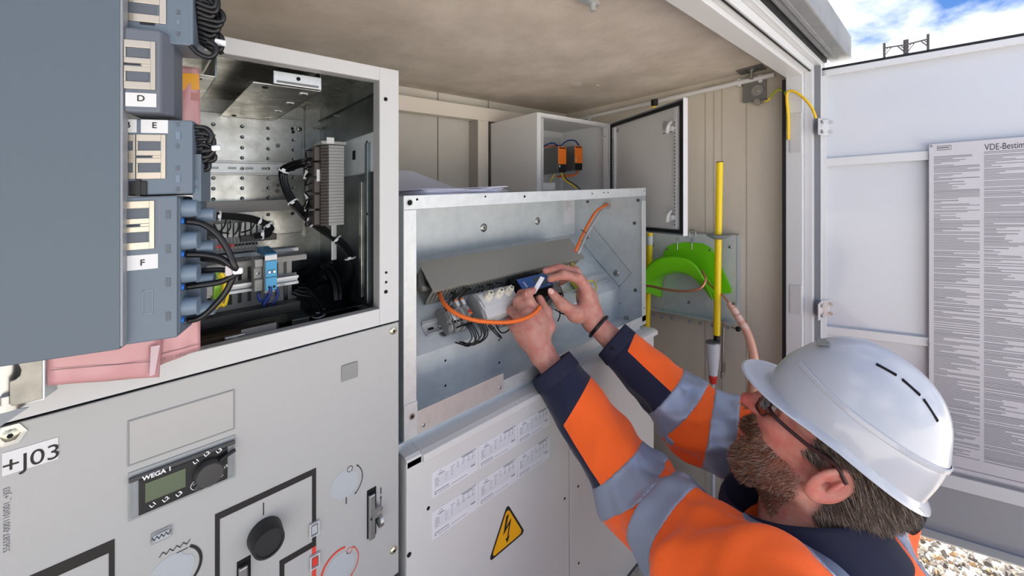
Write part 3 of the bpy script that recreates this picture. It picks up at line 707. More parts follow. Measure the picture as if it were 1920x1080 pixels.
# DIN rail
UR = (PS(800, 617, .006)-S_A).dot(SD); rx0 = PS(796, 616, .008).x
dr_ = thing('din_rail', 'zinc mounting rail with slots below the grey wiring duct', 'rail')
q = MB(); q.obox(SP(rx0, UR-.0175, .008), V(1.14-rx0, 0, 0), SD*.005, SN*.001); q.obox(SP(rx0, UR+.0125, .008), V(1.14-rx0, 0, 0), SD*.005, SN*.001)
q.obox(SP(rx0, UR-.0125, .001), V(1.14-rx0, 0, 0), SD*.025, SN*.001)
q.obox(SP(rx0, UR-.0135, .001), V(1.14-rx0, 0, 0), SD*.001, SN*.008); q.obox(SP(rx0, UR+.0125, .001), V(1.14-rx0, 0, 0), SD*.001, SN*.008); q.build('rail_profile', galv_b, dr_)
MB().obox(SP(rx0+.010, UR-.0028, .0021), V(.014, 0, 0), SD*.0056, SN*.0003).build('slot', hole_m, dr_)
p = SP(PS(826, 612, .004).x, UR, .002); screw(dr_, p, SN, .006, steel, .005)
MB().lathe(p+SD*.019, SN, [(0, .002), (.009, .002), (.009, 0)], 20).build('washer', steel, dr_, smooth=True)

# modules on the rail.  (x centre from pixel, width, length along slope, height)
def on_rail(x_, y_, off): return PS(x_, y_, off)
def block(parent, xc, w, du0, du1, h0, h1, name, m, bevel=.001, **k):
    q = MB(); q.obox(SP(xc-w/2, UR+du0, h0), V(w, 0, 0), SD*(du1-du0), SN*(h1-h0)); return q.build(name, m, parent, bevel=bevel, **k)
def prof(parent, xc, w, pts, name, m, bevel=.0008, **k):   # outline in (along slope, height)
    q = MB(); q.prism([SP(xc-w/2, UR+a, b) for a, b in pts], V(w, 0, 0)); return q.build(name, m, parent, bevel=bevel, **k)
TPROF = [(-.030, .010), (-.030, .022), (-.022, .030), (-.012, .030), (-.010, .040), (.010, .040), (.012, .032), (.022, .032), (.030, .024), (.030, .010), (.018, .006), (-.018, .006)]
xt = PS(850, 600, .035).x
es = thing('end_clamp', 'first grey end clamp with screw on the mounting rail, nearest the left post', 'terminal clamp')
prof(es, xt-.012, .008, [(a*1.05, b*.98) for a, b in TPROF], 'body', grey_d)
p = SP(xt-.012, UR+.02, .0325); screw(es, p, SN, .0032, steel, .001)
prof(es, xt-.0055, .004, TPROF, 'side_plate', grey_pl)
lp = MB(); lp.obox(SP(xt-.003, UR-.016, .0405), V(.006, 0, 0), SD*.032, SN*.002); lb_ = lp.build('marker_strip', white_pl, es)
q = MB(); q.obox(SP(xt-.001, UR-.012, .0427), V(.002, 0, 0), SD*.022, SN*.0002); q.build('marker_print', ink2, es)
labs = ['grey rail terminal right beside the end clamp with dark openings', 'second grey rail terminal with black wires above and below', 'grey rail terminal with orange tipped white marker, left one', 'grey rail terminal between two white markers', 'grey rail terminal with orange tipped white marker, right one', 'grey rail terminal with red levers beside the white fuse base']
for i in range(6):
    xc = xt+.004+i*.0082
    t_ = thing('rail_terminal', labs[i], 'terminal', 'terminals on the control box rail')
    prof(t_, xc, .0076, TPROF, 'body', grey_pl if i % 2 else grey_d)
    for du in (-.026, .026): block(t_, xc, .004, du-.002, du+.002, .024, .0285 if du < 0 else .0275, 'wire_port', hole_m, 0)
    block(t_, xc, .0045, .013, .018, .0321, .0325, 'test_hole', hole_m, 0)
    if i in (2, 4):
        block(t_, xc, .0085, -.026, -.008, .030, .047, 'plug', grey_pl)
        block(t_, xc, .008, -.024, -.012, .0472, .0485, 'marker', white_pl, .0005)
        for dx in (-.002, .002): block(t_, xc+dx, .003, -.0285, -.024, .044, .0482, 'lever', orange_p, .0004)
    if i == 5:
        for dx in (-.002, .002):
            block(t_, xc+dx, .003, .002, .007, .040, .043, 'lever', redp, .0004); block(t_, xc+dx, .003, .009, .013, .040, .0425, 'lever', orange_p, .0004)
# fuse base: white, three screw caps
xf0 = PS(905, 590, .035).x; xf1 = PS(968, 572, .035).x; wF = xf1-xf0
fb = thing('fuse_base', 'white three-pole fuse base with three cream screw caps', 'fuse holder')
xc = (xf0+xf1)/2+.003
prof(fb, xc, wF, [(-.034, .006), (-.036, .03), (-.032, .046), (-.022, .052), (.012, .052), (.016, .045), (.034, .040), (.036, .02), (.034, .006)], 'body', white_pl, .0015)
prof(fb, xc-wF/2-.0042, .0085, [(-.036, .006), (-.038, .03), (-.032, .045), (-.01, .050), (.03, .038), (.036, .02), (.034, .006)], 'end_cover', grey_pl, .0012)
block(fb, xc-wF/2-.0045, .006, -.006, .016, .049, .0505, 'marker_strip', white_pl, .0004)
prof(fb, xc, wF+.004, [(.030, .004), (.030, .02), (.046, .018), (.048, .004)], 'lower_terminals', grey_pl, .001)
for i in range(3):
    x = xc+(i-1)*wF*.31; p = SP(x, UR-.010, .052)
    cp = MB().lathe(p, SN, [(0, .009), (.0095, .0085), (.0112, .006), (.0118, 0)], 28).build('screw_cap', cream_pl, fb, smooth=True)
    q = MB(); pts = []
    for j in range(10):
        a = 2*math.pi*j/10+.3*i; r = .0088 if j % 2 else .0058; pts.append(p+V(math.cos(a)*r, 0, 0)+SD*(math.sin(a)*r)+SN*.008)
    q.prism(pts, SN*.011); st_ = q.build('grip', cream_pl, cp, bevel=.0008)
    MB().cyl(p+SN*.0185, p+SN*.0193, .0038, 16).build('window', mat('cap window', (120, 116, 104), .2) if 'cap window' not in MATS else MATS['cap window'], cp)
for i in range(6): block(fb, xc-wF*.42+i*wF*.16, .004, .0475, .0485, .008, .014, 'wire_port', blue_w if i in (2, 4) else hole_m, 0)
# blue measuring device
bx = thing('measuring_relay', 'black rail-mounted measuring relay with blue face and small grey display', 'relay')
fo = .064
f = [PS(969.6, 524.4, fo), PS(1020, 511.5, fo), PS(1041, 534, fo), PS(982.6, 547, fo)]
mx0 = (f[0].x+f[3].x)/2; mx1 = (f[1].x+f[2].x)/2; mu0 = ((f[0]-S_A).dot(SD)+(f[1]-S_A).dot(SD))/2-UR; mu1 = ((f[3]-S_A).dot(SD)+(f[2]-S_A).dot(SD))/2-UR
mc = (mx0+mx1)/2; mw = mx1-mx0
prof(bx, mc, mw+.002, [(mu0-.018, .006), (mu0-.020, .046), (mu0-.002, .046), (mu0-.002, fo-.002), (mu1+.002, fo-.002), (mu1+.002, .046), (mu1+.018, .046), (mu1+.016, .006)], 'housing', black, .0015)
block(bx, mc, mw, mu0, mu1, fo-.002, fo, 'face', blue_f, .0008)
block(bx, mc+mw*.14, mw*.34, mu0+.008, mu1-.008, fo, fo+.0006, 'display', mat('dim display', (92, 104, 104), .15), .0002)
for i in range(3): block(bx, mc-mw*.36+i*.0018, .001, mu0+.010+.002*i, mu1-.012, fo, fo+.0002, 'printed_mark', wt, 0)
MB().cyl(SP(mc+mw*.40, UR+mu0+.006, fo), SP(mc+mw*.40, UR+mu0+.006, fo+.0008), .0016, 10).build('indicator', steel, bx)
text('POWER', .004, SP(mc+mw*.36, UR+mu1-.004, fo), X1, -SD, wt, bx)
for i in range(6): block(bx, mc-mw*.4+i*mw*.16, .004, mu0-.016, mu0-.010, .046, .0466, 'terminal_hole', hole_m, 0)
# second black relay and small grey device to the right
rb = thing('narrow_relay', 'narrow grey and black rail module right of the blue measuring relay', 'relay')
prof(rb, mx1+.018, .028, [(-.034, .006), (-.034, .042), (-.012, .054), (.014, .054), (.036, .040), (.036, .006)], 'housing', grey_pl, .0012)
prof(rb, mx1+.038, .010, [(-.034, .006), (-.034, .038), (-.010, .046), (.012, .046), (.036, .036), (.036, .006)], 'side_module', black, .0012)
for i in range(3): block(rb, mx1+.010+i*.008, .004, .028, .034, .042, .047, 'screw_port', hole_m, 0)
# yellow green earth terminals
yl_ = ['yellow and green earth terminal at the right end of the rail, first of four', 'yellow and green earth terminal, second from the blue relay', 'yellow and green earth terminal, third from the blue relay', 'yellow and green earth terminal outermost beside the loop of earth wire']
px0 = PS(1085, 523, .036)
for i in range(4):
    xc2 = px0.x+i*.0065
    t_ = thing('earth_terminal', yl_[i], 'terminal', 'earth terminals at the right end of the rail')
    prof(t_, xc2, .0058, [(-.030, .006), (-.028, .03), (-.010, .040), (.010, .040), (.028, .03), (.030, .006)], 'body', mat('earth terminal yellow', (206, 212, 60), .45) if 'earth terminal yellow' not in MATS else MATS['earth terminal yellow'])
    block(t_, xc2, .0025, -.028, .028, .026, .0405, 'green_stripe', MATS.get('green stripe') or mat('green stripe', (90, 160, 60), .45), 0)
    block(t_, xc2, .004, -.006, .006, .0405, .042, 'marker', yg if i < 3 else white_pl, .0003)
# wires
def wire(pts, r, m, name, label, group=None, cat='wire', parent=None, n=8, k=6):
    o = MB().tube(pts, r, n, k).build(name, m, parent, smooth=True)
    if parent is None: tag(o, label, cat, group)
    return o
# orange control cable
oc = thing('control_cable', 'orange cable looping in front of the rail to a connector held in the left hand', 'cable')
P = [PS(824, 548, .035), PS(826, 556, .05), PS(832, 568, .06), PS(846, 582, .066), PS(868, 594, .07), PS(900, 602, .074), PS(945, 604.5, .08), PS(980, 598.5, .088), PS(1002, 587, .094), PS(1012.5, 575.5, .097)]
MB().tube(P, .0044, 12, 8).build('sheath', orange_c, oc, smooth=True)
e1 = P[-1]; 
PLUG = e1
wire([PS(1130, 386, .0)*0+gm1+V(-.004, 0, 0), PT(1118, 396, 1.30), PT(1103, 420, 1.24), PT(1092, 441, 1.19), PT(1083, 461, 1.14), PT(1079, 472, 1.13)], .0042, orange_c, 'orange_cable', 'orange cable running down from the upper grommet behind the duct cover', cat='cable')
wire([gm1+V(-.004, .006, -.004), PT(1122, 402, 1.315), PT(1107, 427, 1.25), PT(1096, 447, 1.2), PT(1088, 466, 1.15), PT(1083, 476, 1.14)], .0042, grey_c, 'grey_cable', 'grey cable beside the orange one below the upper grommet', cat='cable')
o = MB().tube([PT(1089, 431, 1.19), PT(1094, 433, 1.185), PT(1099, 437, 1.19)], .0012).build('cable_tie', black); tag(o, 'thin black tie around the orange and grey cables', 'cable tie')
# braided metal hose at the left
for i, (y0, y1) in enumerate(((528, 534), (543, 548))):
    o = MB().tube([PS(781, y0, .0)+SN*.035, PS(795, y0-3, .035), PS(815, y0-8, .03), PS(850, y0-16, .03)], .0085, 14).build('braided_hose', seal_w, smooth=True)
    tag(o, ('upper' if i == 0 else 'lower')+' silver braided hose entering the left end of the wiring duct', 'hose')
# black wires from duct to terminals
rg = random.Random(8)
def tb(x, off=.028, du=-.027): return SP(x, UR+du, off)
wl = []
tops = [845, 849, 853, 873, 877, 881, 884, 903, 909, 921, 926, 940]
fx = [xt+.004+i*.0082 for i in range(6)]
tgt = [fx[0], fx[1], fx[1]+.002, fx[2]-.002, fx[2]+.002, fx[4]-.002, fx[4]+.002, xc-wF*.4, xc-wF*.25, xc-wF*.1, xc+wF*.1, xc+wF*.25]
for i, (tx, gx) in enumerate(zip(tops, tgt)):
    a = SP(PS(tx, 530, .04).x-.004, U1+.0, .030); b = SP(gx, UR-.029, .027 if i not in (3, 4, 5, 6) else .043)
    mid = (a+b)/2+SN*rg.uniform(.014, .026)+V(rg.uniform(-.006, .006), 0, 0)
    wire([a-SD*.01, a, mid, b-SD*.004, b+SD*.004], .0015, rubber, 'black_wire', 'thin black wire from the wiring duct into a grey terminal or the fuse base', 'black wires between duct and terminals')
# loops below terminals
lo = [(0, 'a'), (1, ''), (2, ''), (3, ''), (4, ''), (5, '')]
for i in range(8):
    x0 = xt+.006+i*.0052; du = .030
    d_ = rg.uniform(.026, .036)
    if i < 4:
        pts = [SP(x0, UR+.027, .026), SP(x0+.010, UR+.036, .042), SP(x0+.016, UR+.036+d_, .035), SP(x0+.006, UR+.040+d_, .018), SP(x0-.008, UR+.034+d_*.6, .008)]
    else:
        pts = [SP(x0+.004, UR+.027, .026), SP(x0+.017, UR+.038, .046), SP(x0+.018, UR+.036+d_, .038), SP(x0+.0, UR+.042+d_, .022), SP(x0-.018, UR+.040+d_*.7, .010)]
    wire(pts, .0016, rubber, 'black_wire', 'thin black wire looping below the grey rail terminals', 'black wires looping below the terminals')
for i, (pts) in enumerate(([(906, 596), (922, 612), (938, 630), (939, 634), (928, 624), (915, 610)], [(926, 600), (936, 620), (944, 624), (954, 618), (957, 606)], [(1040, 580), (1054, 588), (1066, 590), (1072, 583)], [(1030, 590), (1038, 610), (1034, 625), (1026, 612)], [(1062, 566), (1072, 578), (1084, 584), (1095, 578)], [(1048, 570), (1050, 590), (1046, 602)])):
    wire([PS(x, y, .03) for x, y in pts], .0017, rubber, 'black_wire', 'thin black wire hanging under the fuse base and relays', 'black wires hanging below the devices')
for i, pts in enumerate(([(1071, 492), (1080, 500), (1087, 512)], [(1066, 497), (1075, 506), (1083, 516)], [(1073, 489), (1073, 500), (1080, 512)])):
    wire([PS(x, y, .036+.004*i) for x, y in pts], .0015, yg, 'earth_wire', 'thin yellow-green earth wire between duct and earth terminals', 'earth wires above the earth terminals')
wire([PS(1102, 528, .02), PS(1113, 527, .025), PS(1118, 539, .025), PS(1113, 550, .02), PS(1106, 556, .012)], .0021, yg, 'earth_wire_loop', 'yellow-green earth wire loop at the right end of the rail')
for i, pts in enumerate(([(1040, 502), (1052, 508), (1060, 516)], [(1036, 504), (1046, 512), (1052, 520)], [(1010, 512), (1030, 505), (1044, 512)])):
    wire([PS(x, y, .045) for x, y in pts], .0018, rubber, 'black_wire', 'short black wire above the blue measuring relay', 'black wires above the measuring relay')

# ------------------------------------------------------------ cable housing (lower cabinet)
lc = thing('cable_housing', 'grey cable housing with warning triangle below the galvanised control box', 'cabinet')
CLX = .333; CRX = 1.161; ZL = -.462
xs = PY(1068, 950).x
MB().box(CLX, xs-.0012, .6, .603, -1.10, ZL-.002).build('front_panel', paint_box, lc, bevel=.003)
MB().box(xs+.0012, CRX, .6, .603, -1.10, ZL-.002).build('front_panel', paint_box, lc, bevel=.001)
MB().box(CLX, CLX+.002, .603, .95, -1.10, ZL).build('side_panel', paint_box, lc, bevel=.0006)
MB().box(CRX-.002, CRX, .603, .95, -1.10, ZL).build('side_panel', paint_box, lc, bevel=.0006)
MB().box(CLX+.003, CRX-.003, .605, .945, -1.12, ZL-.01).build('inner_body', zinc_d, lc)
q = MB(); q.prism([V(CLX+.028, .592, ZL-.012), V(CLX+.028, .594, ZL), V(CLX+.028, .604, ZL+.004), V(CLX+.028, .95, ZL+.004), V(CLX+.028, .95, ZL+.001), V(CLX+.028, .605, ZL+.001), V(CLX+.028, .596, ZL-.012)], V(CRX+.012-CLX-.028, 0, 0)); q.build('lid', paint_box, lc, bevel=.0012)
q = MB(); q.prism([V(CLX, .600, ZL-.014), V(CLX, .600, ZL), V(CLX, .606, ZL+.004), V(CLX, .95, ZL+.004), V(CLX, .95, ZL-.0), V(CLX, .608, ZL)], V(.028, 0, 0)); q.build('lid_end', paint_box, lc, bevel=.0012)
MB().box(CLX+.001, CLX+.03, .601, .606, ZL-.014, ZL+.001).build('lid_support', galv, lc)
MB().box(CLX-.001, CLX+.01, .63, .95, GBt-.03, GBt-.0015).build('support_rail', galv, lc)
MB().box(CLX, CRX-.02, .634, .95, ZL+.004, GBt-.0016).build('support_rail', galv, lc)
for x_, y_, r in ((803, 953, .0032), (767, 1040, .004), (1058.7, 934.6, .003), (1084, 911.7, .003), (1085, 1055.7, .003)): holes(lc, [PY(x_, y_)], r, YF, 'fixing_hole')
# warning triangles
def triangle(ax, az, parent=lc):
    s = .1; h = s*.866
    def tri(sc, y, cz=0):
        cx, cz = ax, az-h*2/3; pts = []
        for a0 in (90, 210, 330):
            a0r = math.radians(a0); R_ = h*2/3*sc; rr = .006
            c = V(cx+math.cos(a0r)*(R_-rr*2), y, cz+math.sin(a0r)*(R_-rr*2))
            for da in (-50, -25, 0, 25, 50): a = a0r+math.radians(da); pts.append(c+V(math.cos(a)*rr, 0, math.sin(a)*rr))
        return pts
    q = MB(); q.prism(tri(1., .5994), (0, .0005, 0)); o = q.build('warning_sign', blackm, parent, label='yellow warning triangle with black lightning arrow')
    q = MB(); q.prism(tri(.86, .5992), (0, .0002, 0)); q.build('field', warn, o)
    k_ = .001; cx, zz = ax, az-h
    Q = [(2, 60), (-5, 62), (-12, 30), (1, 41), (-.5, 18), (-5, 19.5), (.5, 9), (6, 18.5), (2.6, 18), (7, 51), (-5, 39)]
    Q = [(-4, 63), (4, 65), (-4, 42), (10, 53), (2, 20), (6, 21), (-1, 9), (-6, 19), (-1.5, 19.5), (4, 43), (-12, 30)]
    pts = [V(cx+a*k_, .599, zz+b*k_) for a, b in Q]
    me_ = MB(); me_.prism([pts[i] for i in (0, 1, 2, 10)], (0, .0002, 0)); me_.prism([pts[i] for i in (2, 3, 9, 10)], (0, .0002, 0)); me_.prism([pts[i] for i in (9, 3, 4, 8)], (0, .0002, 0)); me_.prism([pts[i] for i in (7, 4, 5, 6)], (0, .0002, 0))
    me_.build('arrow', blackm, o)
p = PY(951.3, 944); triangle(p.x, p.z)
p = PY(1160, 785); triangle(p.x, p.z)
# rating labels
rg = random.Random(21)
xs_ = [(PY(809.8, 900).x, PY(895.3, 900).x), (PY(897.5, 900).x, PY(969, 900).x), (PY(971, 900).x, PY(1030, 900).x)]
rows = [(PY(809.8, 887).z, PY(809.8, 935).z), (PY(810.5, 960.6).z, PY(810.5, 1013).z)]
for zt_, zb_ in rows:
    for x0, x1 in xs_:
        L = MB().box(x0, x1, .5995, .6, zb_, zt_).build('rating_label', paper2, lc)
        q = MB(); w_ = x1-x0; h_ = zt_-zb_
        def ln_(fx_, fz, fw, hh=.0008): q.box(x0+w_*fx_, x0+w_*(fx_+fw), .5993, .5995, zb_+h_*fz, zb_+h_*fz+hh)
        q.ring(V(x0+w_*.18, .5995, zt_-h_*.13), YF, .0022, .003, .0002, 16); ln_(.12, .78, .14, .0015)
        for k_ in range(6): ln_(.05, .70-k_*.07, .9, .0002)
        for r_ in range(5): ln_(.06, .68-r_*.07, rg.uniform(.05, .1)); ln_(.27, .70-r_*.07, rg.uniform(.04, .06)); ln_(.40, .74-r_*.07, rg.uniform(.02, .04))
        for r_ in range(4):
            for c_ in (.52, .64, .76, .86): ln_(c_, .86-r_*.07, rg.uniform(.03, .07))
        ln_(.62, .94, .34, .0018); ln_(.66, .9, .22, .0014)
        ln_(.05, .16, .3, .0016); ln_(.4, .1, .35, .0008); ln_(.05, .08, .04, .002); ln_(.12, .07, .25, .001); ln_(.84, .3, .1, .003); ln_(.38, .9-.1, .1, .001)
        q.build('label_print', ink2, L, kind='stuff')

# ------------------------------------------------------------ things behind
fr2 = struct_root('trim_3', 'cream coated steel frame along the back wall')
by = 1.158
za, zb_ = PY(747, 177, by).z, PY(747, 206, by).z
MB().box(-.3, 1.48, by, by+.03, zb_, za).build('frame_beam', cream, fr2, bevel=.001)
xa_, xb_ = PY(896.6, 250, by).x, PY(915.7, 250, by).x
MB().box(xa_, xb_, by, by+.03, -1.1, zb_-.0005).build('frame_post', cream, fr2, bevel=.001)
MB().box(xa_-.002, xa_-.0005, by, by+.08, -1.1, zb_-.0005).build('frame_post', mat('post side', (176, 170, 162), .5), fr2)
# paper stack on the control box
ps_ = thing('paper_stack', 'loose stack of white drawings lying on the galvanised control box', 'papers')
rg = random.Random(6)
for i in range(9):
    x0 = .40+rg.uniform(-.006, .006); x1 = .60+rg.uniform(-.012, .012); y0 = .655+rg.uniform(-.006, .004); y1 = .83; z = GT+.0012+i*.0012
    q = MB(); n = 18; vs = []
    for a in range(n+1):
        for b in range(2):
            t = a/n; zz = z+(.0016 if i > 3 else .0006)*math.sin(t*9+i)*(t)+(.004*max(0, t-.72)*i*.5)
            vs.append(V(x0+(x1-x0)*t, y0 if b == 0 else y1, zz))
    q.add(vs, [(2*a, 2*a+2, 2*a+3, 2*a+1) for a in range(n)]); o = q.build('sheet', paper, ps_, smooth=True)
    s_ = o.modifiers.new('s', 'SOLIDIFY'); s_.thickness = .0008
fd = MB(); a = PY(747, 316, .86); b = PY(777, 320, .86); c = PY(860, 350, .84); 
fd.prism([V(.36, .85, GT+.012), V(.36, .87, a.z), V(b.x, .87, b.z), V(c.x+.02, .85, GT+.012)], V(0, .004, 0)); o = fd.build('grey_folder', mat('grey folder', (178, 178, 184), .6)); tag(o, 'grey folder leaning behind the papers on the control box', 'folder')

# wall enclosure
en = thing('wall_enclosure', 'small light grey wall enclosure with its door open on the right', 'enclosure')
RY = .92; RX0, RX1 = PY(1007, 210, .92).x, PY(1141, 237, .92).x; RZ1 = PY(1007, 210, .92).z; RZ0 = RZ1-.42; RB = 1.155
def shell(x0, x1, y0, y1, z0, z1, t):
    q = MB(); q.box(x0, x0+t, y0, y1, z0, z1); q.box(x1-t, x1, y0, y1, z0, z1); q.box(x0+t, x1-t, y0, y1, z1-t, z1); q.box(x0+t, x1-t, y0, y1, z0, z0+t); q.box(x0+t, x1-t, y1-t, y1, z0+t, z1-t); return q
shell(RX0, RX1, RY+.002, RB, RZ0, RZ1, .0015).build('housing', paint_case, en, bevel=.001)
q = MB(); t = .019
q.box(RX0, RX0+t, RY, RY+.0015, RZ0, RZ1); q.box(RX1-t, RX1, RY, RY+.0015, RZ0, RZ1); q.box(RX0+t, RX1-t, RY, RY+.0015, RZ1-.016, RZ1); q.box(RX0+t, RX1-t, RY, RY+.0015, RZ0, RZ0+.016)
q.build('front_rim', white_alu, en, bevel=.0006)
q = MB(); q.box(RX0+t, RX0+t+.0015, RY-.010, RY+.012, RZ0+.016, RZ1-.016); q.box(RX1-t-.0015, RX1-t, RY-.010, RY+.012, RZ0+.016, RZ1-.016); q.box(RX0+t, RX1-t, RY-.010, RY+.012, RZ1-.0175, RZ1-.016); q.build('rim_lip', white_alu, en)
MB().box(RX0+.03, RX1-.03, RB-.012, RB-.010, RZ0+.03, RZ1-.03).build('mounting_plate', galv_b, en)
MB().box(RX0+.03, RX0+.22, RB-.03, RB-.028, RZ1-.085, RZ1-.060).build('rail', galv_b, en, bevel=.0008)
dh = V(RX1, RY, 0); de = V(1.2237, .5349, 0); dd = (de-dh).normalized(); dn = V(dd.y, -dd.x, 0)
if dn.x > 0: dn = -dn
def dob(s0, s1, z0, z1, o0, o1): return MB().obox(V(0, 0, z0)+dh+dd*s0+dn*o0, dd*(s1-s0), dn*(o1-o0), (0, 0, z1-z0))
WDD = .423
dob(.0, WDD, RZ0, RZ1, -.016, -.0145).build('door_skin', paint_case, en, bevel=.0008)
q = MB()
for s0, s1, z0, z1 in ((.0, WDD, RZ1-.0015, RZ1), (.0, WDD, RZ0, RZ0+.0015), (WDD-.002, WDD, RZ0, RZ1), (0, .002, RZ0, RZ1)): q.obox(V(0, 0, z0)+dh+dd*s0+dn*-.016, dd*(s1-s0), dn*.016, (0, 0, z1-z0))
q.build('door_edge', white_alu, en)
q = MB()
for s0, s1, z0, z1 in ((.006, WDD-.006, RZ1-.016, RZ1-.006), (.006, WDD-.006, RZ0+.006, RZ0+.016), (WDD-.022, WDD-.010, RZ0+.006, RZ1-.006), (.006, .016, RZ0+.006, RZ1-.006)): q.obox(V(0, 0, z0)+dh+dd*s0+dn*-.0144, dd*(s1-s0), dn*.010, (0, 0, z1-z0))
q.build('door_seal', gasket, en)
for s_ in (.020, WDD-.048): dob(s_, s_+.014, RZ0+.02, RZ1-.02, -.0144, -.004).build('perforated_strip', white_alu, en, bevel=.0006)
q = MB()
for i in range(30):
    zz = RZ0+.03+i*.011; q.obox(V(0, 0, zz)+dh+dd*(WDD-.044)+dn*-.0038, dd*.003, dn*.0004, (0, 0, .006)); q.obox(V(0, 0, zz)+dh+dd*.026+dn*-.0038, dd*.003, dn*.0004, (0, 0, .006))
q.build('strip_slots', hole_m, en, kind='stuff')
for zz in (RZ1-.085, RZ0+.055):
    c = dh+dd*(WDD-.050)+V(0, 0, zz)
    MB().tube([c+dn*.002+V(0, 0, .022), c+dn*.012+V(0, 0, .012), c+dn*.014-dd*.004, c+dn*.010-dd*.010+V(0, 0, -.010)], lambda t: .0035+.004*t, 10).build('lock_cam', white_pl, en, smooth=True)
    MB().cyl(c+dn*-.004, c+dn*.008, .009, 20).build('lock_body', white_pl, en, smooth=True)
c = dh+dd*(WDD-.112)+V(0, 0, RZ1-.055)
q = MB(); u = -dd
for i in range(5): q.obox(c+dn*-.0142+V(0, 0, -i*.006), dd*(.018+.006*(i % 3)), dn*.0004, (0, 0, .003))
q.build('door_print', ink2, en, kind='stuff'); dob(WDD-.112, WDD-.07, RZ1-.0925, RZ1-.09, -.0143, -.0139).build('door_mark', blackm, en)
dob(.035, .052, RZ1-.042, RZ1-.028, -.0143, -.0139).build('door_mark', ink2, en)
p = PY(1134, 256, RY); holes(en, [p], .0022, YF)
# power supplies inside
for i, (xa, xb, xs0, yt, yo, yb, lab) in enumerate(((1047, 1062, 1019, 274, 307.5, 323, 'orange-fronted power supply on the left in the wall enclosure'), (1078, 1092, 1062.5, 272.5, 305.5, 319, 'orange-fronted power supply on the right in the wall enclosure'))):
    psu = thing('power_supply', lab, 'power supply', 'power supplies in the wall enclosure')
    Yp = 1.0; a, b = PY(xa, 290, Yp).x, PY(xb, 290, Yp).x; z1, zo, z0 = PY(xa, yt, Yp).z, PY(xa, yo, Yp).z, PY(xa, yb, Yp).z
    MB().box(a, b, Yp+.002, RB-.014, z0, z1).build('casing', mat('perforated casing', (150, 150, 146), .4, .8) if 'perforated casing' not in MATS else MATS['perforated casing'], psu, bevel=.0008)
    MB().box(a+.001, b-.001, Yp, Yp+.002, zo, z1-.001).build('orange_front', orange_p, psu, bevel=.0006); MB().box(a+.001, b-.001, Yp, Yp+.002, z0, zo-.0005).build('terminal_front', black, psu, bevel=.0006)
    MB().box(a+.005, b-.006, Yp-.0004, Yp, z1-.009, z1-.004).build('top_terminals', black, psu); MB().box(a+.004, a+.011, Yp-.0003, Yp, zo+(.008 if i else -.012), zo+(.015 if i else -.005)).build('sticker', white_pl, psu)
    for k_ in range(5): p = V(a-.0002, Yp+.012+.02*(k_ % 3), z0+.02+.022*k_); MB().cyl(p, p-V(.0008, 0, 0), .0016, 8).build('rivet', steel, psu)
E4 = lambda L, Y_: [PY(x, y, Y_) for x, y in L]
wire(E4([(1019, 274), (1035, 268), (1046, 273), (1052, 273)], .93*1.108), .0028, blue_w, 'blue_wire', 'dark blue wire over the left power supply')
wire(E4([(1052, 273), (1064, 264), (1078, 264), (1086, 274)], .92*1.108), .0028, blue_w, 'blue_wire', 'dark blue wire arching over the right power supply')
wire(E4([(1019, 276), (1030, 274), (1044, 274)], .935*1.108), .0028, mat('brown orange wire', (180, 84, 40), .4), 'orange_wire', 'orange-brown wire above the left power supply')
wire(E4([(1045, 331), (1060, 330), (1078, 328), (1086, 318)], .93*1.108), .004, orange_c, 'orange_lead', 'orange lead sagging below the two power supplies', cat='cable')
wire(E4([(1053, 325), (1060, 338), (1072, 346), (1082, 354)], 1.0), .003, yg, 'earth_lead', 'yellow-green earth lead running down inside the wall enclosure')
wire(E4([(1055, 325), (1063, 337), (1076, 345), (1088, 355)], 1.0), .0022, rubber, 'black_lead', 'black lead beside the earth lead inside the wall enclosure')
wire(E4([(1040, 327), (1034, 336), (1030, 346)], 1.0), .0022, yg, 'short_earth_wire', 'short yellow-green wire below the left power supply')
q = MB(); a, b, z0, z1 = PY(1019, 350, .95).x, PY(1041, 350, .95).x, PY(1020, 356, .95).z, PY(1020, 343, .95).z
q.box(a, b, .95, .952, z0, z1); o = q.build('perforated_bracket', white_alu); tag(o, 'small white perforated bracket low in the wall enclosure', 'bracket')
# ------------------------------------------------------------ contents of the low voltage compartment
# upright terminal strip on the right
ts = thing('terminal_strip', 'upright strip of grey and dark terminals on the right in the open compartment', 'terminal strip')
TY = .70
xg0, xg1 = PY(617, 300, TY).x, PY(645, 300, TY).x; zt0, zt1 = PY(630, 422, TY).z, PY(630, 272, TY).z
xm = PY(611, 300, TY+.004).x
nt_ = 26; pz = (zt1-zt0)/nt_
for i in range(nt_):
    z = zt0+i*pz; q = MB(); q.prism([V(xg0, TY, z), V(xg1, TY, z), V(xg1, TY+.045, z), V(xg0-.004, TY+.045, z)], (0, 0, pz*.90)); o = q.build('terminal', grey_pl, ts)
    q = MB(); q.prism([V(xg0-.0005, TY+.003, z), V(xg0-.009, TY+.012, z), V(xg0-.009, TY+.04, z), V(xg0-.0045, TY+.04, z)], (0, 0, pz*.8)); q.build('dark_carrier', mat('brown grey plastic', (74, 68, 64), .5) if 'brown grey plastic' not in MATS else MATS['brown grey plastic'], ts)
xk0 = PY(588, 300, TY+.022).x; xk1 = PY(607, 300, TY+.022).x
for i in range(5):
    z = zt0+(zt1-zt0)*(i/5)+.002; MB().box(xk0, xk1, TY+.018, TY+.05, z, z+(zt1-zt0)/5-.003).build('plug_body', MATS['brown grey plastic'], ts, bevel=.001)
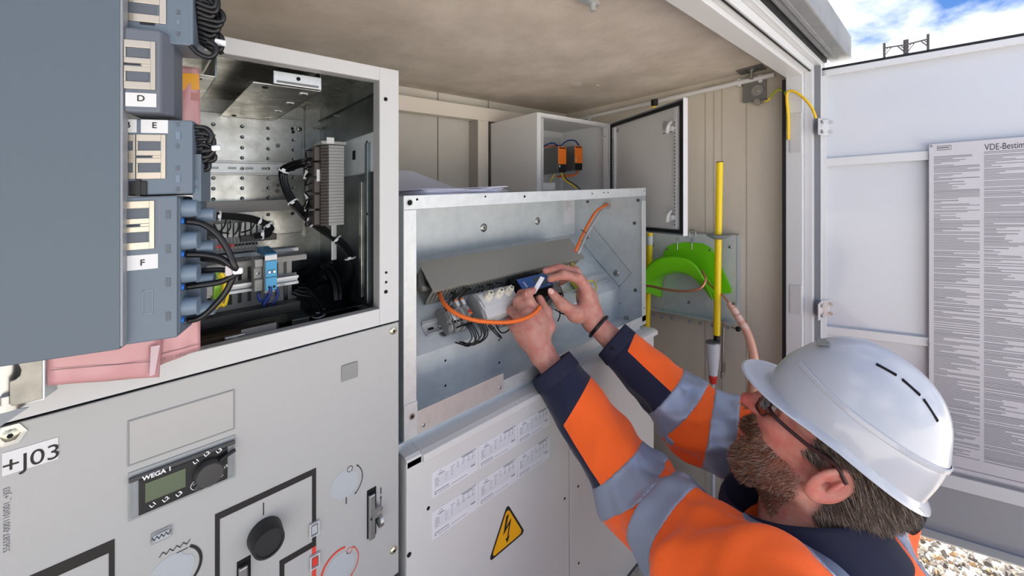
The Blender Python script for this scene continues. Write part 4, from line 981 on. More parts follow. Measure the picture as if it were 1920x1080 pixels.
z = PY(600, 340, TY+.018).z; z1 = PY(600, 318, TY+.018).z; MB().box(PY(594, 330, TY+.017).x, PY(604, 330, TY+.017).x, TY+.0172, TY+.018, z, z1).build('marker', white_pl, ts)
q = MB(); q.box(xg1-.004, xg1+.005, TY+.046, TY+.05, PY(650, 485, TY+.04).z, zt1+.012); q.build('carrier_rail', galv_b, ts, bevel=.0008)
MB().box(xg0-.012, xg1+.004, TY+.0, TY+.04, zt1+.001, zt1+.006).build('end_cover', grey_pl, ts); MB().box(xg0-.004, xg0+.008, TY-.001, TY, zt1+.002, zt1+.012).build('tag', white_pl, ts)
# black wire bundles
def bundle(name, pts, offs, r, label, seed=1, spread=.004, n=8, ties=()):
    rg = random.Random(seed); t = thing(name, label, 'cable bundle')
    P = [Vector(p) for p in pts]
    for i in range(n):
        a = 2*math.pi*i/n; q = spread*(1 if i % 2 else .55)
        o = [p+V(math.cos(a+j*.25)*q, math.sin(a+j*.25)*q*.6, math.sin(a+j*.25)*q)*rg.uniform(.85, 1.15) for j, p in enumerate(P)]
        MB().tube(o, r, 7, 7).build('cable', rubber, t, smooth=True)
    S_ = spline(P, 8)
    for tt in ties:
        i = min(int(tt*(len(S_)-1)), len(S_)-2); p = S_[i]; d = (S_[i+1]-p).normalized()
        tie(p, d, spread+r*1.5, t)
    return t
def tie(p, d, r, parent):
    d = Vector(d).normalized(); q = MB(); q.lathe(Vector(p)-d*.0012, d, [(r, 0), (r+.0009, 0), (r+.0009, .0026), (r, .0026)], 20, close=True)
    o = q.build('cable_tie', tie_m, parent)
    tocam = (O_S-Vector(p)).normalized(); c = Vector(p)+tocam*(r+.001); q = MB(); s_ = d.cross(tocam).normalized(); q.cbox(c+s_*.001, s_*.006, tocam*.004, d*.0045); q.build('tie_head', tie_m, o, bevel=.0006)
C3 = lambda L: [PY(x, y, Y) for x, y, Y in L]
bundle('wire_harness', C3([(600, 300, .74), (578, 304, .74), (553, 309, .76), (533, 319, .78), (532, 340, .78), (545, 372, .77), (566, 398, .76), (592, 420, .755), (620, 440, .75), (642, 458, .74), (655, 478, .73), (658, 505, .73), (650, 535, .74), (648, 560, .76)]), 0, .0022, 'thick black wire harness curving down from the upright terminal strip to the right wall', 3, .0055, 10, (.24, .41, .5, .53, .66, .79))
for i in range(10):
    zz = zt0+(zt1-zt0)*(.05+.1*i); p = V(xk0, TY+.03, zz); h = PY(568, 308 if i > 5 else 300+(60 if i < 3 else 40), .77)
    o = MB().tube([p, p+V(-.010, 0, -.004), PY(581, 320 if i > 4 else 372, .75), PY(568, 312 if i > 4 else 388, .765)], .0013, 6, 5).build('strip_wire', rubber, smooth=True); tag(o, 'thin black wire leaving the back of the upright terminal strip', 'wire', 'wires at the back of the upright terminal strip')
for x_, y_ in ((571, 318), (573, 378)):
    p = PY(x_, y_, .755); o = MB().tube([p+V(0, 0, .014), p+V(.003, -.004, 0), p+V(0, 0, -.016)], .0028, 8).build('saddle_tie', tie_m, smooth=True); tag(o, ('upper' if y_ < 350 else 'lower')+' white saddle tie left of the upright terminal strip', 'cable tie')
# rear rail with row of terminals (left centre)
rr = thing('rear_terminal_row', 'row of grey terminals with red markers on the rear rail of the compartment', 'terminal row')
RYb = .80
q = MB(); z = PY(560, 462, RYb).z; q.box(-.02, PY(560, 460, RYb).x, RYb, RYb+.035, z-.002, z); q.box(-.02, PY(560, 460, RYb).x, RYb, RYb+.002, z-.008, z); q.build('rail', galv_b, rr, bevel=.0006)
x0, x1 = PY(396, 450, RYb).x, PY(482, 450, RYb).x; nn = 13; dx = (x1-x0)/nn
zz0 = PY(440, 472, RYb-.012).z; zz1 = PY(440, 445, RYb).z
for i in range(nn):
    a = x0+i*dx; q = MB(); q.prism([V(a, RYb-.014, zz0), V(a, RYb-.010, zz0+.008), V(a, RYb+.004, zz1), V(a, RYb+.03, zz1+.004), V(a, RYb+.03, zz0)], (dx*.88, 0, 0)); o = q.build('terminal', grey_pl, rr)
    MB().box(a+dx*.2, a+dx*.7, RYb-.0142, RYb-.0130, zz0+.001, zz0+.005).build('port', grey_d, o)
    if i < 6: MB().box(a, a+dx*.85, RYb-.0125, RYb-.006, zz0+.0085, zz0+.0125).build('red_marker', redp, o)
    else: MB().cyl(V(a+dx*.44, RYb-.009, zz0+.011), V(a+dx*.44, RYb-.012, zz0+.010), dx*.28, 8).build('port', hole_m, o)
a, b = PY(450, 448, RYb).x, PY(518, 440, RYb).x; z = PY(484, 452, RYb-.002).z; z1 = PY(484, 440, RYb-.002).z
o = MB().box(a, b, RYb-.004, RYb+.02, z, z1).build('connector_bar', black, bevel=.001); tag(o, 'long black connector bar on the rear terminals', 'connector')
for i in range(10):
    a_ = PY(405+i*11, 440, RYb+.012); o = MB().box(a_.x, a_.x+.006, RYb+.006, RYb+.03, z1-.004, z1+.022).build('clear_terminal', mat('translucent terminal', (176, 178, 176), .25) if 'translucent terminal' not in MATS else MATS['translucent terminal'], rr, bevel=.0005)
bundle('rear_harness', C3([(385, 405, .80), (400, 405, .80), (425, 405, .80), (455, 408, .80), (480, 412, .80), (500, 420, .795), (506, 430, .79), (498, 439, .785), (480, 441, .785)]), 0, .002, 'black wire harness bending above the rear terminal row', 5, .0045, 9, (.2, .55, .68, .93))
for i, L in enumerate(([(424, 412), (420, 425), (412, 434)], [(430, 414), (432, 426), (424, 438)], [(448, 416), (446, 430), (440, 440)], [(452, 416), (450, 432), (448, 444)], [(478, 418), (470, 430), (452, 436)], [(400, 420), (410, 434), (430, 438)])):
    o = MB().tube([PY(x, y, .79) for x, y in L], .0014, 6, 5).build('branch_wire', rubber, smooth=True); tag(o, 'short black wire branching from the rear harness to a terminal', 'wire', 'wires branching from the rear harness')
# lower wiring duct with grey cover, front DIN rail
ld = thing('compartment_duct', 'grey slotted wiring duct with flat cover low in the open compartment', 'duct')
DY = .735
zc = PY(575, 478, DY).z; xR = PY(575, 478, DY).x; xR2 = PY(556, 500, DY+.004).x
MB().box(-.12, xR, DY, DY+.06, zc, zc+.0018).build('cover', duct_i, ld, bevel=.0005); MB().box(-.12, xR, DY, DY+.0018, zc-.007, zc).build('cover_edge', duct_i, ld)
zl = PY(545, 560, DY+.005).z
k0 = -.12; pit = .0125; i = 0; zmid1 = PY(545, 512, DY+.004).z; zmid0 = PY(545, 530, DY+.004).z
while k0+i*pit < xR2-.006:
    x = k0+i*pit; q = MB(); q.box(x, x+pit*.6, DY+.004, DY+.0058, zmid1, zc-.007); q.build('duct_finger', duct_i, ld); q = MB(); q.box(x, x+pit*.6, DY+.004, DY+.0058, zl+.008, zmid0); q.build('duct_finger', duct_i, ld); i += 1
MB().box(-.12, xR2, DY+.004, DY+.0058, zmid0, zmid1).build('duct_wall', duct_i, ld); MB().box(-.12, xR2, DY+.004, DY+.0058, zl, zl+.008).build('duct_wall', duct_i, ld)
MB().box(-.12, xR2, DY+.05, DY+.052, zl, zc).build('duct_wall', duct_i, ld)
fr3 = thing('front_rail', 'zinc rail across the lower wiring duct in the open compartment', 'rail')
RFY = .722; xRR = PY(560, 525, RFY).x; z1 = PY(550, 517, RFY).z; z0 = PY(550, 533, RFY).z
q = MB(); q.box(-.12, xRR, RFY+.006, RFY+.0075, z0, z1); q.box(-.12, xRR, RFY, RFY+.0075, z1-.0015, z1); q.box(-.12, xRR, RFY, RFY+.0075, z0, z0+.0015); q.box(-.12, xRR, RFY-.0005, RFY+.001, z1-.0045, z1); q.box(-.12, xRR, RFY-.0005, RFY+.001, z0, z0+.0045); q.build('rail_profile', galv_b, fr3, bevel=.0004)
# blue relay and clamp
bl = thing('blue_relay', 'sky blue relay with white marker on the front rail of the compartment', 'relay')
Yb = .69; a, b = PY(497, 500, Yb).x, PY(520, 500, Yb).x
def zz_(x, y, Y=Yb): return PY(x, y, Y).z
MB().box(a, b, Yb+.002, RFY-.001, zz_(508, 549), zz_(508, 478)).build('base', grey_pl, bl, bevel=.0008)
MB().box(a+.0005, b-.0005, Yb-.001, Yb+.002, zz_(508, 544), zz_(508, 520)).build('lower_front', blue_pl, bl, bevel=.0005); MB().box(a+.0005, b-.0005, Yb-.001, Yb+.002, zz_(508, 519), zz_(508, 489)).build('upper_front', blue_pl, bl, bevel=.0005)
MB().box(a+.003, b-.003, Yb-.0014, Yb-.0008, zz_(508, 513), zz_(508, 505)).build('recess', blue_d, bl)
for t in (.25, .65): MB().box(a+(b-a)*t, a+(b-a)*(t+.18), Yb-.002, Yb-.0012, zz_(508, 512), zz_(508, 508)).build('screw', steel, bl); MB().box(a+(b-a)*t, a+(b-a)*(t+.16), Yb-.0016, Yb-.001, zz_(508, 540), zz_(508, 536)).build('wire_port', hole_m, bl)
MB().box(a, b, Yb+.001, Yb+.012, zz_(508, 488), zz_(508, 478)).build('marker', white_pl, bl, bevel=.0005)
zt_ = zz_(508, 478); q = MB(); q.prism([V(a, Yb, zt_), V(a, Yb, zt_+.002), V(a, RFY+.02, zt_+.010), V(a, RFY+.02, zt_)], (b-a, 0, 0)); q.build('relay_cap', blue_d, bl, bevel=.0006)
cl_ = thing('rail_clamp', 'slim grey end clamp left of the sky blue relay', 'clamp')
a2, b2 = PY(477.5, 515, Yb+.01).x, PY(493, 515, Yb+.01).x
q = MB(); q.prism([V(a2, Yb+.012, zz_(485, 549)), V(a2, Yb+.010, zz_(485, 527)), V(a2, Yb+.016, zz_(485, 524)), V(a2, Yb+.016, zz_(485, 505)), V(a2, Yb+.009, zz_(485, 502)), V(a2, Yb+.009, zz_(485, 488)), V(a2, RFY-.001, zz_(485, 484)), V(a2, RFY-.001, zz_(485, 549))], (b2-a2, 0, 0)); q.build('body', grey_pl, cl_, bevel=.0008); screw(cl_, V((a2+b2)/2, Yb+.016, zz_(485, 515)), YF, .003, steel, .001)
for i, L in enumerate(([(508, 538), (506, 552), (498, 565), (492, 580)], [(517, 538), (521, 552), (512, 568), (494, 583)], [(484, 550), (487, 562), (497, 567), (505, 560)], [(500, 550), (494, 566), (493, 582)])):
    o = MB().tube([PY(x, y, .688+.003*i) for x, y in L], .0021, 8, 6).build('blue_wire', blue_w, smooth=True); tag(o, ('blue wire hanging from the left port of the sky blue relay', 'blue wire hanging from the right port of the sky blue relay', 'blue wire looping over from below the slim grey clamp', 'blue wire dropping straight down between clamp and sky blue relay')[i], 'wire', 'blue wires below the sky blue relay')
# green terminal and yellow wires
gt = thing('earth_terminal', 'green earth terminal at the left of the front rail in the compartment', 'terminal')
a, b = PY(401, 530, Yb).x, PY(419, 530, Yb).x; q = MB(); q.prism([V(a, Yb+.008, zz_(410, 562)), V(a, Yb, zz_(410, 540)), V(a, Yb, zz_(410, 525)), V(a, Yb+.008, zz_(410, 508)), V(a, RFY-.001, zz_(410, 508)), V(a, RFY-.001, zz_(410, 562))], (b-a, 0, 0)); q.build('body', gy, gt, bevel=.0008)
MB().box(a-.012, a-.0005, Yb+.004, RFY-.001, zz_(395, 556), zz_(395, 520)).build('side_clamp', grey_pl, gt, bevel=.0006)
for i, L in enumerate(([(410, 514), (418, 530), (416, 560), (404, 580)], [(418, 512), (426, 530), (426, 556), (420, 573), (412, 566)], [(414, 512), (421, 526), (419, 556), (410, 574)])):
    o = MB().tube([PY(x, y, .684-.003*i) for x, y in L], .0021, 8, 6).build('earth_wire', yg, smooth=True); tag(o, 'yellow-green wire looping from the green earth terminal', 'wire', 'yellow-green wires at the green terminal')
    o2 = None
# dark floor parts
xx0, xx1 = -.12, PY(560, 600, .68).x
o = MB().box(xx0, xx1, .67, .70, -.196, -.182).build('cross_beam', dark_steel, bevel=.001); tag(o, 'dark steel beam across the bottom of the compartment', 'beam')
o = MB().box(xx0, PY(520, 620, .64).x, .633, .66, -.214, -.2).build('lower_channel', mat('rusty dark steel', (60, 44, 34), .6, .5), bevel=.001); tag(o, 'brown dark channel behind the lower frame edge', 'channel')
an = thing('angle_bracket', 'small dark steel angle bracket standing low in the compartment', 'bracket')
pp = [PZ(534, 585, -.206), PZ(562, 578, -.206), PZ(580, 596, -.206), PZ(548, 602, -.206)]
MB().prism(pp, (0, 0, .0015)).build('top_plate', zinc_d, an); MB().prism([pp[2], pp[3], pp[3]-V(0, 0, .009), pp[2]-V(0, 0, .009)], (0, .0015, 0)).build('front_leg', dark_steel, an)
MB().box(PY(532, 560, .71).x, PY(540, 560, .71).x, .709, .711, -.2, PY(535, 536, .71).z).build('rear_leg', dark_steel, an, bevel=.0005)
ch = thing('chrome_clip', 'bright clip with nut at the lower edge of the compartment', 'clip'); p0 = PY(440, 640, .625)
MB().box(p0.x-.011, p0.x+.011, .622, .628, -.2105, p0.z+.008).build('plate', steel, ch, bevel=.001); screw(ch, V(p0.x, .622, p0.z), YF, .006, steel, .004)
MB().box(PY(452, 640, .63).x, PY(518, 620, .63).x, .629, .6295, -.2105, -.196).build('sticker', mat('grey sticker', (120, 118, 114), .6), ch)
# dark cable mass bottom right
bundle('floor_cables', C3([(556, 548, .72), (575, 552, .72), (590, 565, .72), (597, 585, .72), (598, 605, .73)]), 0, .0026, 'black cables curving down beside the duct at the bottom of the compartment', 9, .007, 6, (.8,))
bundle('dark_cable_mass', C3([(560, 530, .80), (590, 515, .82), (620, 510, .82), (640, 525, .80), (645, 560, .78), (640, 600, .78)]), 0, .008, 'thick black cables in the dark lower right corner of the compartment', 10, .016, 9)
MB().box(.285, .287, .70, .72, -.19, -.04)
for x_, y_, w_ in ((412, 540, 1),):
    pass

# ------------------------------------------------------------ protection relay in the left foreground
RO = V(-.002, .457, 0); RA = V(.941, -.339, 0).normalized(); RN = V(RA.y, -RA.x, 0)
if RN.y > 0: RN = -RN
def PR(x, y, off=0.): return pix(x, y, RO-RN*off, RN)     # off metres behind the big face
def RPt(a, z, off=0.): p = RO+RA*a-RN*off; return V(p.x, p.y, z)
def ra(x, y, off=0.): p = PR(x, y, off); return (V(p.x, p.y, 0)-RO+RN*off).dot(RA)
rel = thing('protection_relay', 'large blue grey protection relay seen from behind in the left foreground', 'relay')
def rbox(a0, a1, z0, z1, o0, o1): return MB().obox(RPt(a0, z0, o0), RA*(a1-a0), -RN*(o1-o0), (0, 0, z1-z0))
def rpx(x0, x1, yt, yb, o0, o1, xr=None):    # rectangle at depth o0
    xr = x0 if xr is None else xr
    return rbox(ra(x0, 334, o0), ra(x1, 334, o0), PR(xr, yb, o0).z, PR(xr, yt, o0).z, o0, o1)
zb0 = PR(226, 655).z
rbox(ra(-60, 334), ra(224.5, 334), zb0, .24, 0, .012).build('housing', relay_m, rel, bevel=.0008)
rbox(ra(224.5, 334, .0005), ra(230, 334, .0005), zb0+.002, .24, .0006, .010).build('edge_strip', mat('edge strip grey', (134, 138, 142), .4), rel, bevel=.0004)
def tmod(name, x0, x1, yt, yb, o0, o1, label): 
    o = rpx(x0, x1, yt, yb, o0, o1, xr=228).build(name, relay_s, rel, bevel=.0012); o['label'] = label; return o
def clip(parent, x0, x1, yt, yb, off, double=False):    # bright E shaped spring clip
    a0, a1 = ra(x0, 334, off), ra(x1, 334, off); z0, z1 = PR(x0+2, yb, off).z, PR(x0+2, yt, off).z; h = z1-z0; w = a1-a0
    q = MB()
    def bar(u0, u1, v0, v1): q.obox(RPt(a0+w*u0, z0+h*v0, off-.0012), RA*w*(u1-u0), -RN*.0012, (0, 0, h*(v1-v0)))
    bar(.84, 1, 0, 1); bar(0, .84, 0, .15); bar(0, .84, .85, 1); bar(0, .84, .36, .47); bar(0, .84, .53, .64); bar(.55, .84, .47, .53)
    bar(0, .06, .15, .36); bar(0, .06, .64, .85)
    q.build('spring_clip', clipm, parent, bevel=.0003)
    q = MB()
    for v0, v1 in ((.17, .34), (.66, .83)): q.obox(RPt(a0+w*.08, z0+h*v0, off-.0004), RA*w*.68, -RN*.0004, (0, 0, h*(v1-v0)))
    q.build('clip_window', mat('clip shadow grey', (86, 92, 100), .5) if 'clip shadow grey' not in MATS else MATS['clip shadow grey'], parent)
    MB().obox(RPt(a0, z0+h*.494, off-.001), RA*w*.5, -RN*.0004, (0, 0, h*.012)).build('clip_slit', hole_m, parent)
def lab(parent, s, x0, x1, yt, yb, off):
    o = rpx(x0, x1, yt, yb, off-.0004, off, ).build('letter_label', white_pl, parent)
    if s: text(s, .0072, PR((x0+x1)/2, (yt+yb)/2-1, off-.0005), RA, Z1, blackm, parent, bold=.0001)
# top module
m1 = tmod('terminal_block', 229, 362, -60, 74, .012, .05, 'upper terminal block with black wire loops'); clip(m1, 232, 312, -60, 38, .012)
for x_ in (334,):
    for y_ in (22, 42, 62): rpx(x_-3, x_+3, y_-4, y_+4, .0114, .0122).build('notch', relay_b if y_ == 42 else MATS['clip shadow grey'], m1)
MB().obox(PR(262, 40, .0118), RA*.010, -RN*.0006, (0, 0, -.0025)).build('catch', black, m1)
# D module, deeper box with sloped right flank
dmx = MB(); A_ = lambda x, y, o: PR(x, y, o)
z0, z1 = PR(231, 200, .002).z-.004, PR(231, 49, .002).z; a0, a1, a2 = ra(230, 334, .002), ra(300, 334, .002), ra(326, 334, .016)
dmx.prism([RPt(a0, z0, .002), RPt(a1, z0, .002), RPt(a2, z0, .016), RPt(a2, z0, .04), RPt(a0, z0, .04)], (0, 0, z1-z0)); dm = dmx.build('terminal_block', mat('module grey', (96, 102, 112), .42), rel, bevel=.002); dm['label'] = 'projecting terminal block labelled D'
clip(dm, 233, 292, 74, 166, .002); lab(dm, 'D', 235, 293, 173, 199, .002)
# E module
em = tmod('terminal_block', 229, 361, 222, 367, .012, .05, 'terminal block labelled E'); clip(em, 256, 311, 252, 336, .012); clip(em, 226, 254, 252, 336, .012)
lab(em, 'E', 264, 315, 224, 249, .012); lab(em, 'B', 222, 256, 223, 248, .012)
rpx(242, 275, 340, 366, .0105, .0122).build('catch', black, em, bevel=.0006); rpx(254, 263, 336, 368, .010, .0122).build('catch', black, em)
for y_ in (233, 274, 315, 355): rpx(330, 336, y_-4, y_+4, .0115, .0122).build('notch', MATS['clip shadow grey'], em)
for y_ in (254, 335): rpx(329, 338, y_-7, y_+7, .0113, .0122).build('notch', relay_b, em)
for y_ in (342, 358): rpx(363, 371, y_-5, y_+5, .0185, .0192).build('peg', relay_b, em)
rpx(361, 377, 289, 378, .019, .05).build('side_step', relay_s, em)
# F module
fm = tmod('terminal_block', 229, 332, 370, 648, .008, .05, 'tall terminal block labelled F with plugs and blue ferrules'); clip(fm, 231, 290, 378, 470, .008); lab(fm, 'F', 238, 296, 480, 508, .008)
q = MB(); a0, a1 = ra(331, 334, .008), ra(336, 334, .008)
rpx(331.5, 337, 372, 624, .012, .05, xr=333).build('flange', relay_s, fm, bevel=.0005)
rpx(336, 376, 372, 604, .034, .055, xr=337).build('side_body', relay_s, fm)
frame_pts = [(267, 545, 287, 590)]
q = MB()
for x0, x1, y0, y1 in ((267, 269, 545, 590), (285, 287, 545, 590), (267, 287, 545, 547), (267, 287, 588, 590)): q.obox(PR(x0, y1, .0076), RA*(ra(x1, 334, .0076)-ra(x0, 334, .0076)), -RN*.0005, (0, 0, PR(x0, y0, .0076).z-PR(x0, y1, .0076).z))
q.build('embossed_frame', relay_b, fm)
for y_ in (403, 467, 530, 594): rpx(311, 319, y_-8, y_+8, .0074, .0082).build('notch', MATS['clip shadow grey'], fm)
q = MB()
for k_ in range(24): q.obox(PR(298, 378+k_*3.4, .0078), RA*.0012, -RN*.0002, (0, 0, .0006))
q.build('embossed_print', mat('embossed rose print', (136, 120, 128), .5), fm, kind='stuff')
for i, y_ in enumerate((391, 452, 514, 576)):
    c = PR(338, y_, .022); MB().cyl(c, c+RA*.0135, .0085, 20, r2=.0076).build('plug', relay_b, fm, smooth=True)
    c = PR(372, y_+13 if i < 3 else y_+4, .034); MB().cyl(c, c+RA*.0125, .0072, 20, r2=.0064).build('plug', relay_b, fm, smooth=True)
ends = []
for i, y_ in enumerate((415, 477, 539, 601)):
    c = PR(334, y_, .018); MB().cyl(c, c+RA*.0045, .0030, 14, r2=.0026).build('ferrule', ferr, fm, smooth=True); ends.append(c+RA*.003)
def wtag(o, l, c='wire', g=None): return tag(o, l, c, g)
cs = [[(350, 415), (380, 420), (408, 440), (428, 470), (440, 500)], [(350, 477), (385, 478), (415, 485), (443, 505)], [(350, 538), (380, 534), (415, 528), (441, 515)], [(350, 602), (378, 594), (405, 570), (425, 545), (438, 518)]]
wn = ('top', 'second', 'third', 'lowest')
hz = thing('relay_cables', 'four black cables from blue ferrules joining at a white tie beside block F', 'cable bundle')
for i, L in enumerate(cs): MB().tube([ends[i]]+[PR(x, y, .022+.002*i) for x, y in L]+[PR(446, 508, .03), PR(430, 492+6*i, .05)], .0028, 10, 8).build('cable', rubber, hz, smooth=True)
for i, L in enumerate(([(376, 508), (410, 506), (440, 508)], [(376, 485), (410, 490), (440, 503)])): MB().tube([PR(x, y, .036) for x, y in L], .0024, 8).build('cable', rubber, hz, smooth=True)
c = PR(446, 508, .024); MB().cbox(c, RA*.008, RN*.005, Z1*.006).build('tie_head', tie_m, hz, bevel=.0015); MB().cbox(PR(430, 507, .026), RA*.006, RN*.005, Z1*.010).build('tie_band', mat('pale tie', (190, 180, 182), .3), hz, bevel=.001)
# looped wires at E and at the top
lp1 = thing('wire_loops', 'black wire loops with white tie beside block E', 'cable bundle')
for i, L in enumerate(([(360, 238), (385, 240), (396, 252), (392, 268)], [(360, 250), (388, 252), (400, 262), (398, 280), (380, 284)], [(362, 262), (390, 262), (402, 276), (390, 294), (362, 292)], [(361, 274), (384, 272), (400, 284), (384, 302), (362, 300)], [(362, 286), (394, 288), (403, 294), (396, 302), (362, 302)], [(362, 300), (386, 300), (392, 306), (388, 318), (362, 320)], [(362, 310), (378, 308), (386, 312), (380, 320), (364, 319)], [(362, 244), (380, 246), (390, 264), (384, 280)])):
    MB().tube([PR(x, y, .018+.0022*i) for x, y in L], .0021, 9, 8).build('loop', rubber, lp1, smooth=True)
MB().cyl(PR(398, 278, .02), PR(414, 277, .02), .0028, 12).build('tie_head', tie_m, lp1, smooth=True)
lp2 = thing('wire_loops', 'thick black wire loops beside the topmost terminal block', 'cable bundle')
rg = random.Random(4)
for i in range(12):
    y0 = -20+i*9; xx = 408+rg.uniform(-8, 10); MB().tube([PR(x, y, .016+.0018*i) for x, y in ((362, y0), (385, y0-4), (xx, y0+8+rg.uniform(0, 12)), (xx-4, min(96, y0+34)), (372, min(76, y0+26)))], .0022, 9, 8).build('loop', rubber, lp2, smooth=True)
MB().tube([PR(x, y, .014) for x, y in ((358, 86), (372, 100), (392, 108), (404, 100), (404, 86), (390, 78))], .0022, 9, 8).build('loop', rubber, lp2, smooth=True)
MB().cyl(PR(404, 78, .02), PR(424, 82, .02), .0028, 12).build('tie_head', tie_m, lp2, smooth=True)
# pink pouches behind
def pouch(name, label, corners, Y, bulge=.004, m=pink):
    t = thing(name, label, 'pouch'); n = 10; vs = []; c = [PY(x, y, Y) for x, y in corners]
    for i in range(n+1):
        for j in range(n+1):
            u, v = i/n, j/n; p = (c[0]*(1-u)+c[1]*u)*(1-v)+(c[3]*(1-u)+c[2]*u)*v
            vs.append(p+V(0, -bulge*(math.sin(math.pi*u)*math.sin(math.pi*v))**.5+.0008*math.sin(u*13+v*5), 0))
    q = MB(); q.add(vs, [(i*(n+1)+j, (i+1)*(n+1)+j, (i+1)*(n+1)+j+1, i*(n+1)+j+1) for i in range(n) for j in range(n)]); o = q.build('sleeve', m, t, smooth=True)
    s_ = o.modifiers.new('s', 'SOLIDIFY'); s_.thickness = .0015; s_.offset = 0
    return t, c
YP = .56
t, c = pouch('document_pouch', 'pink plastic document pouch hanging lower left below the relay', [(84, 640), (304, 600), (299, 706), (90, 722)], .558)
q = MB(); a = PY(94, 694, .5525); b = PY(283, 678, .5525); q.cyl(a, b, .0003, 5); a = PY(262, 640, .5525); q.build('crease', mat('crease grey', (110, 96, 98), .6), t)
MB().prism([PY(283, 650, .551), PY(300, 647, .551), PY(290, 702, .551), PY(280, 706, .551)], (0, .0008, 0)).build('paper_edge', mat('pink grey paper', (196, 176, 180), .6), t)
t, c = pouch('document_pouch', 'pink product information pouch in front of the compartment corner below block F', [(290, 590), (375, 560), (375, 655), (297, 685)], .566)
text('Product information', .0052, PY(335, 666, .5615), V(1, 0, .06), Z1, MATS['crease grey'], t); MB().cyl(PY(302, 664, .5615), PY(374, 645, .5615), .0003, 5).build('crease', MATS['crease grey'], t)
t, c = pouch('document_pouch', 'upper pink pouch with amber tape beside block D', [(310, 120), (373, 128), (375, 238), (310, 238)], .545)
MB().prism([PY(310, 134, .5405), PY(372.5, 139, .5405), PY(374, 168, .5405), PY(310, 168, .5405)], (0, .0005, 0)).build('amber_tape', amber, t); MB().prism([PY(324, 136, .540), PY(337, 137, .540), PY(337, 167, .540), PY(324, 167, .540)], (0, .0004, 0)).build('yellow_tape', mat('yellow tape', (232, 190, 30), .4), t)
MB().box(PY(325, 185, .54).x, PY(375, 185, .54).x, .5402, .5404, PY(330, 184, .54).z, PY(330, 170, .54).z).build('tape_edge', mat('rose tape', (176, 120, 112), .4), t)
# door hinge lower left
hg = thing('door_hinge', 'bright metal hinge with round cut-out at the lower left below the relay', 'hinge')
Yh = .555
q = MB(); P_ = [(33, 680), (80, 672), (80, 748), (22, 762), (18, 758), (18, 716), (30, 711), (38, 704), (40, 694)]
q.prism([PY(x, y, Yh) for x, y in P_], (0, .0015, 0)); q.build('leaf', mat('hinge nickel', (158, 156, 148), .42, .6, var=(40, .3, .7, (140, 137, 128))), hg, bevel=.0006)
q = MB(); q.prism([PY(80, 672, Yh), PY(80, 748, Yh), PY(80, 748, Yh)+V(.006, .02, 0), PY(80, 672, Yh)+V(.006, .02, 0)], (.0012, 0, 0)); q.build('side_leaf', galv, hg)
a, b = PY(14, 765, .575), PY(14, 668, .575); MB().cyl(a, b, .012, 24).build('barrel', steel, hg, smooth=True)
p = PY(12, 757, .56); MB().cyl(p, p+V(0, 0, .007), .0045, 14).build('pin', steel, hg, smooth=True)
q = MB(); q.prism([PY(-40, 772, .57), PY(84, 746, .57), PY(84, 750, .57), PY(-40, 776, .57)], (0, .028, 0)); q.build('base_plate', galv_b, hg, bevel=.0004)
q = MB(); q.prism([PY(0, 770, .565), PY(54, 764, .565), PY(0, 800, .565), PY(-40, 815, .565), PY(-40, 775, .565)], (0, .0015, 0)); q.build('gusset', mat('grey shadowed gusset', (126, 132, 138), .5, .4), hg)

# ------------------------------------------------------------ right wall equipment
WX = 1.5
def wcond(pts, r, name, m, label, cat): o = MB().tube(pts, r, 14, 6).build(name, m, smooth=True); return tag(o, label, cat) if cat else o
pa, pb = PX(1088, 223, 1.485), PX(1452, 139.5, 1.485)
cd = thing('conduit', 'white conduit running along the top of the right concrete wall', 'conduit'); MB().cyl(pa, pb, .0085, 16).build('pipe', white_pl, cd, smooth=True)
for x_, y_ in ((1103, 220), (1385, 155), (1425, 147)): p = PX(x_, y_, 1.482); MB().cbox(p+V(.006, 0, 0), V(.018, 0, 0), V(0, .012, 0), V(0, 0, .026)).build('saddle', white_pl, cd, bevel=.003)
wb_ = thing('wall_bracket', 'steel plates bolted in the corner of ceiling and wall near the door frame', 'bracket')
a, b = PX(1393, 160, 1.488), PX(1436, 185, 1.488)
MB().box(1.488, 1.499, b.y, a.y, b.z, PX(1415, 152, 1.488).z).build('wall_plate', mat('grey steel plate', (128, 128, 126), .4, .7), wb_, bevel=.001)
c = PX(1420, 170, 1.486); MB().lathe(c, XN, [(0, .004), (.004, .004), (.004, .003), (.0175, .003), (.0175, 0)], 28).build('washer', steel, wb_, smooth=True); MB().cyl(c, c+XN*.014, .0055, 14).build('bolt', steel, wb_, smooth=True)
c = PX(1422, 192, 1.490); MB().cyl(c, c+XN*.016, .011, 6).build('earthing_bolt', steel, wb_, bevel=.0012)
q = MB(); p1, p2, p3, p4 = PZ(1380, 134, .336), PZ(1428, 121, .336), PZ(1442, 135, .336), PZ(1396, 146, .336); q.prism([p1, p2, p3, p4], (0, 0, .003)); q.build('ceiling_plate', MATS['grey steel plate'], wb_, bevel=.0006)
c = PZ(1409, 132, .335); MB().cyl(c, c-V(0, 0, .028), .006, 14).build('ceiling_bolt', steel, wb_, smooth=True); MB().cyl(c, c-V(0, 0, .003), .015, 20).build('washer', steel, wb_, smooth=True)
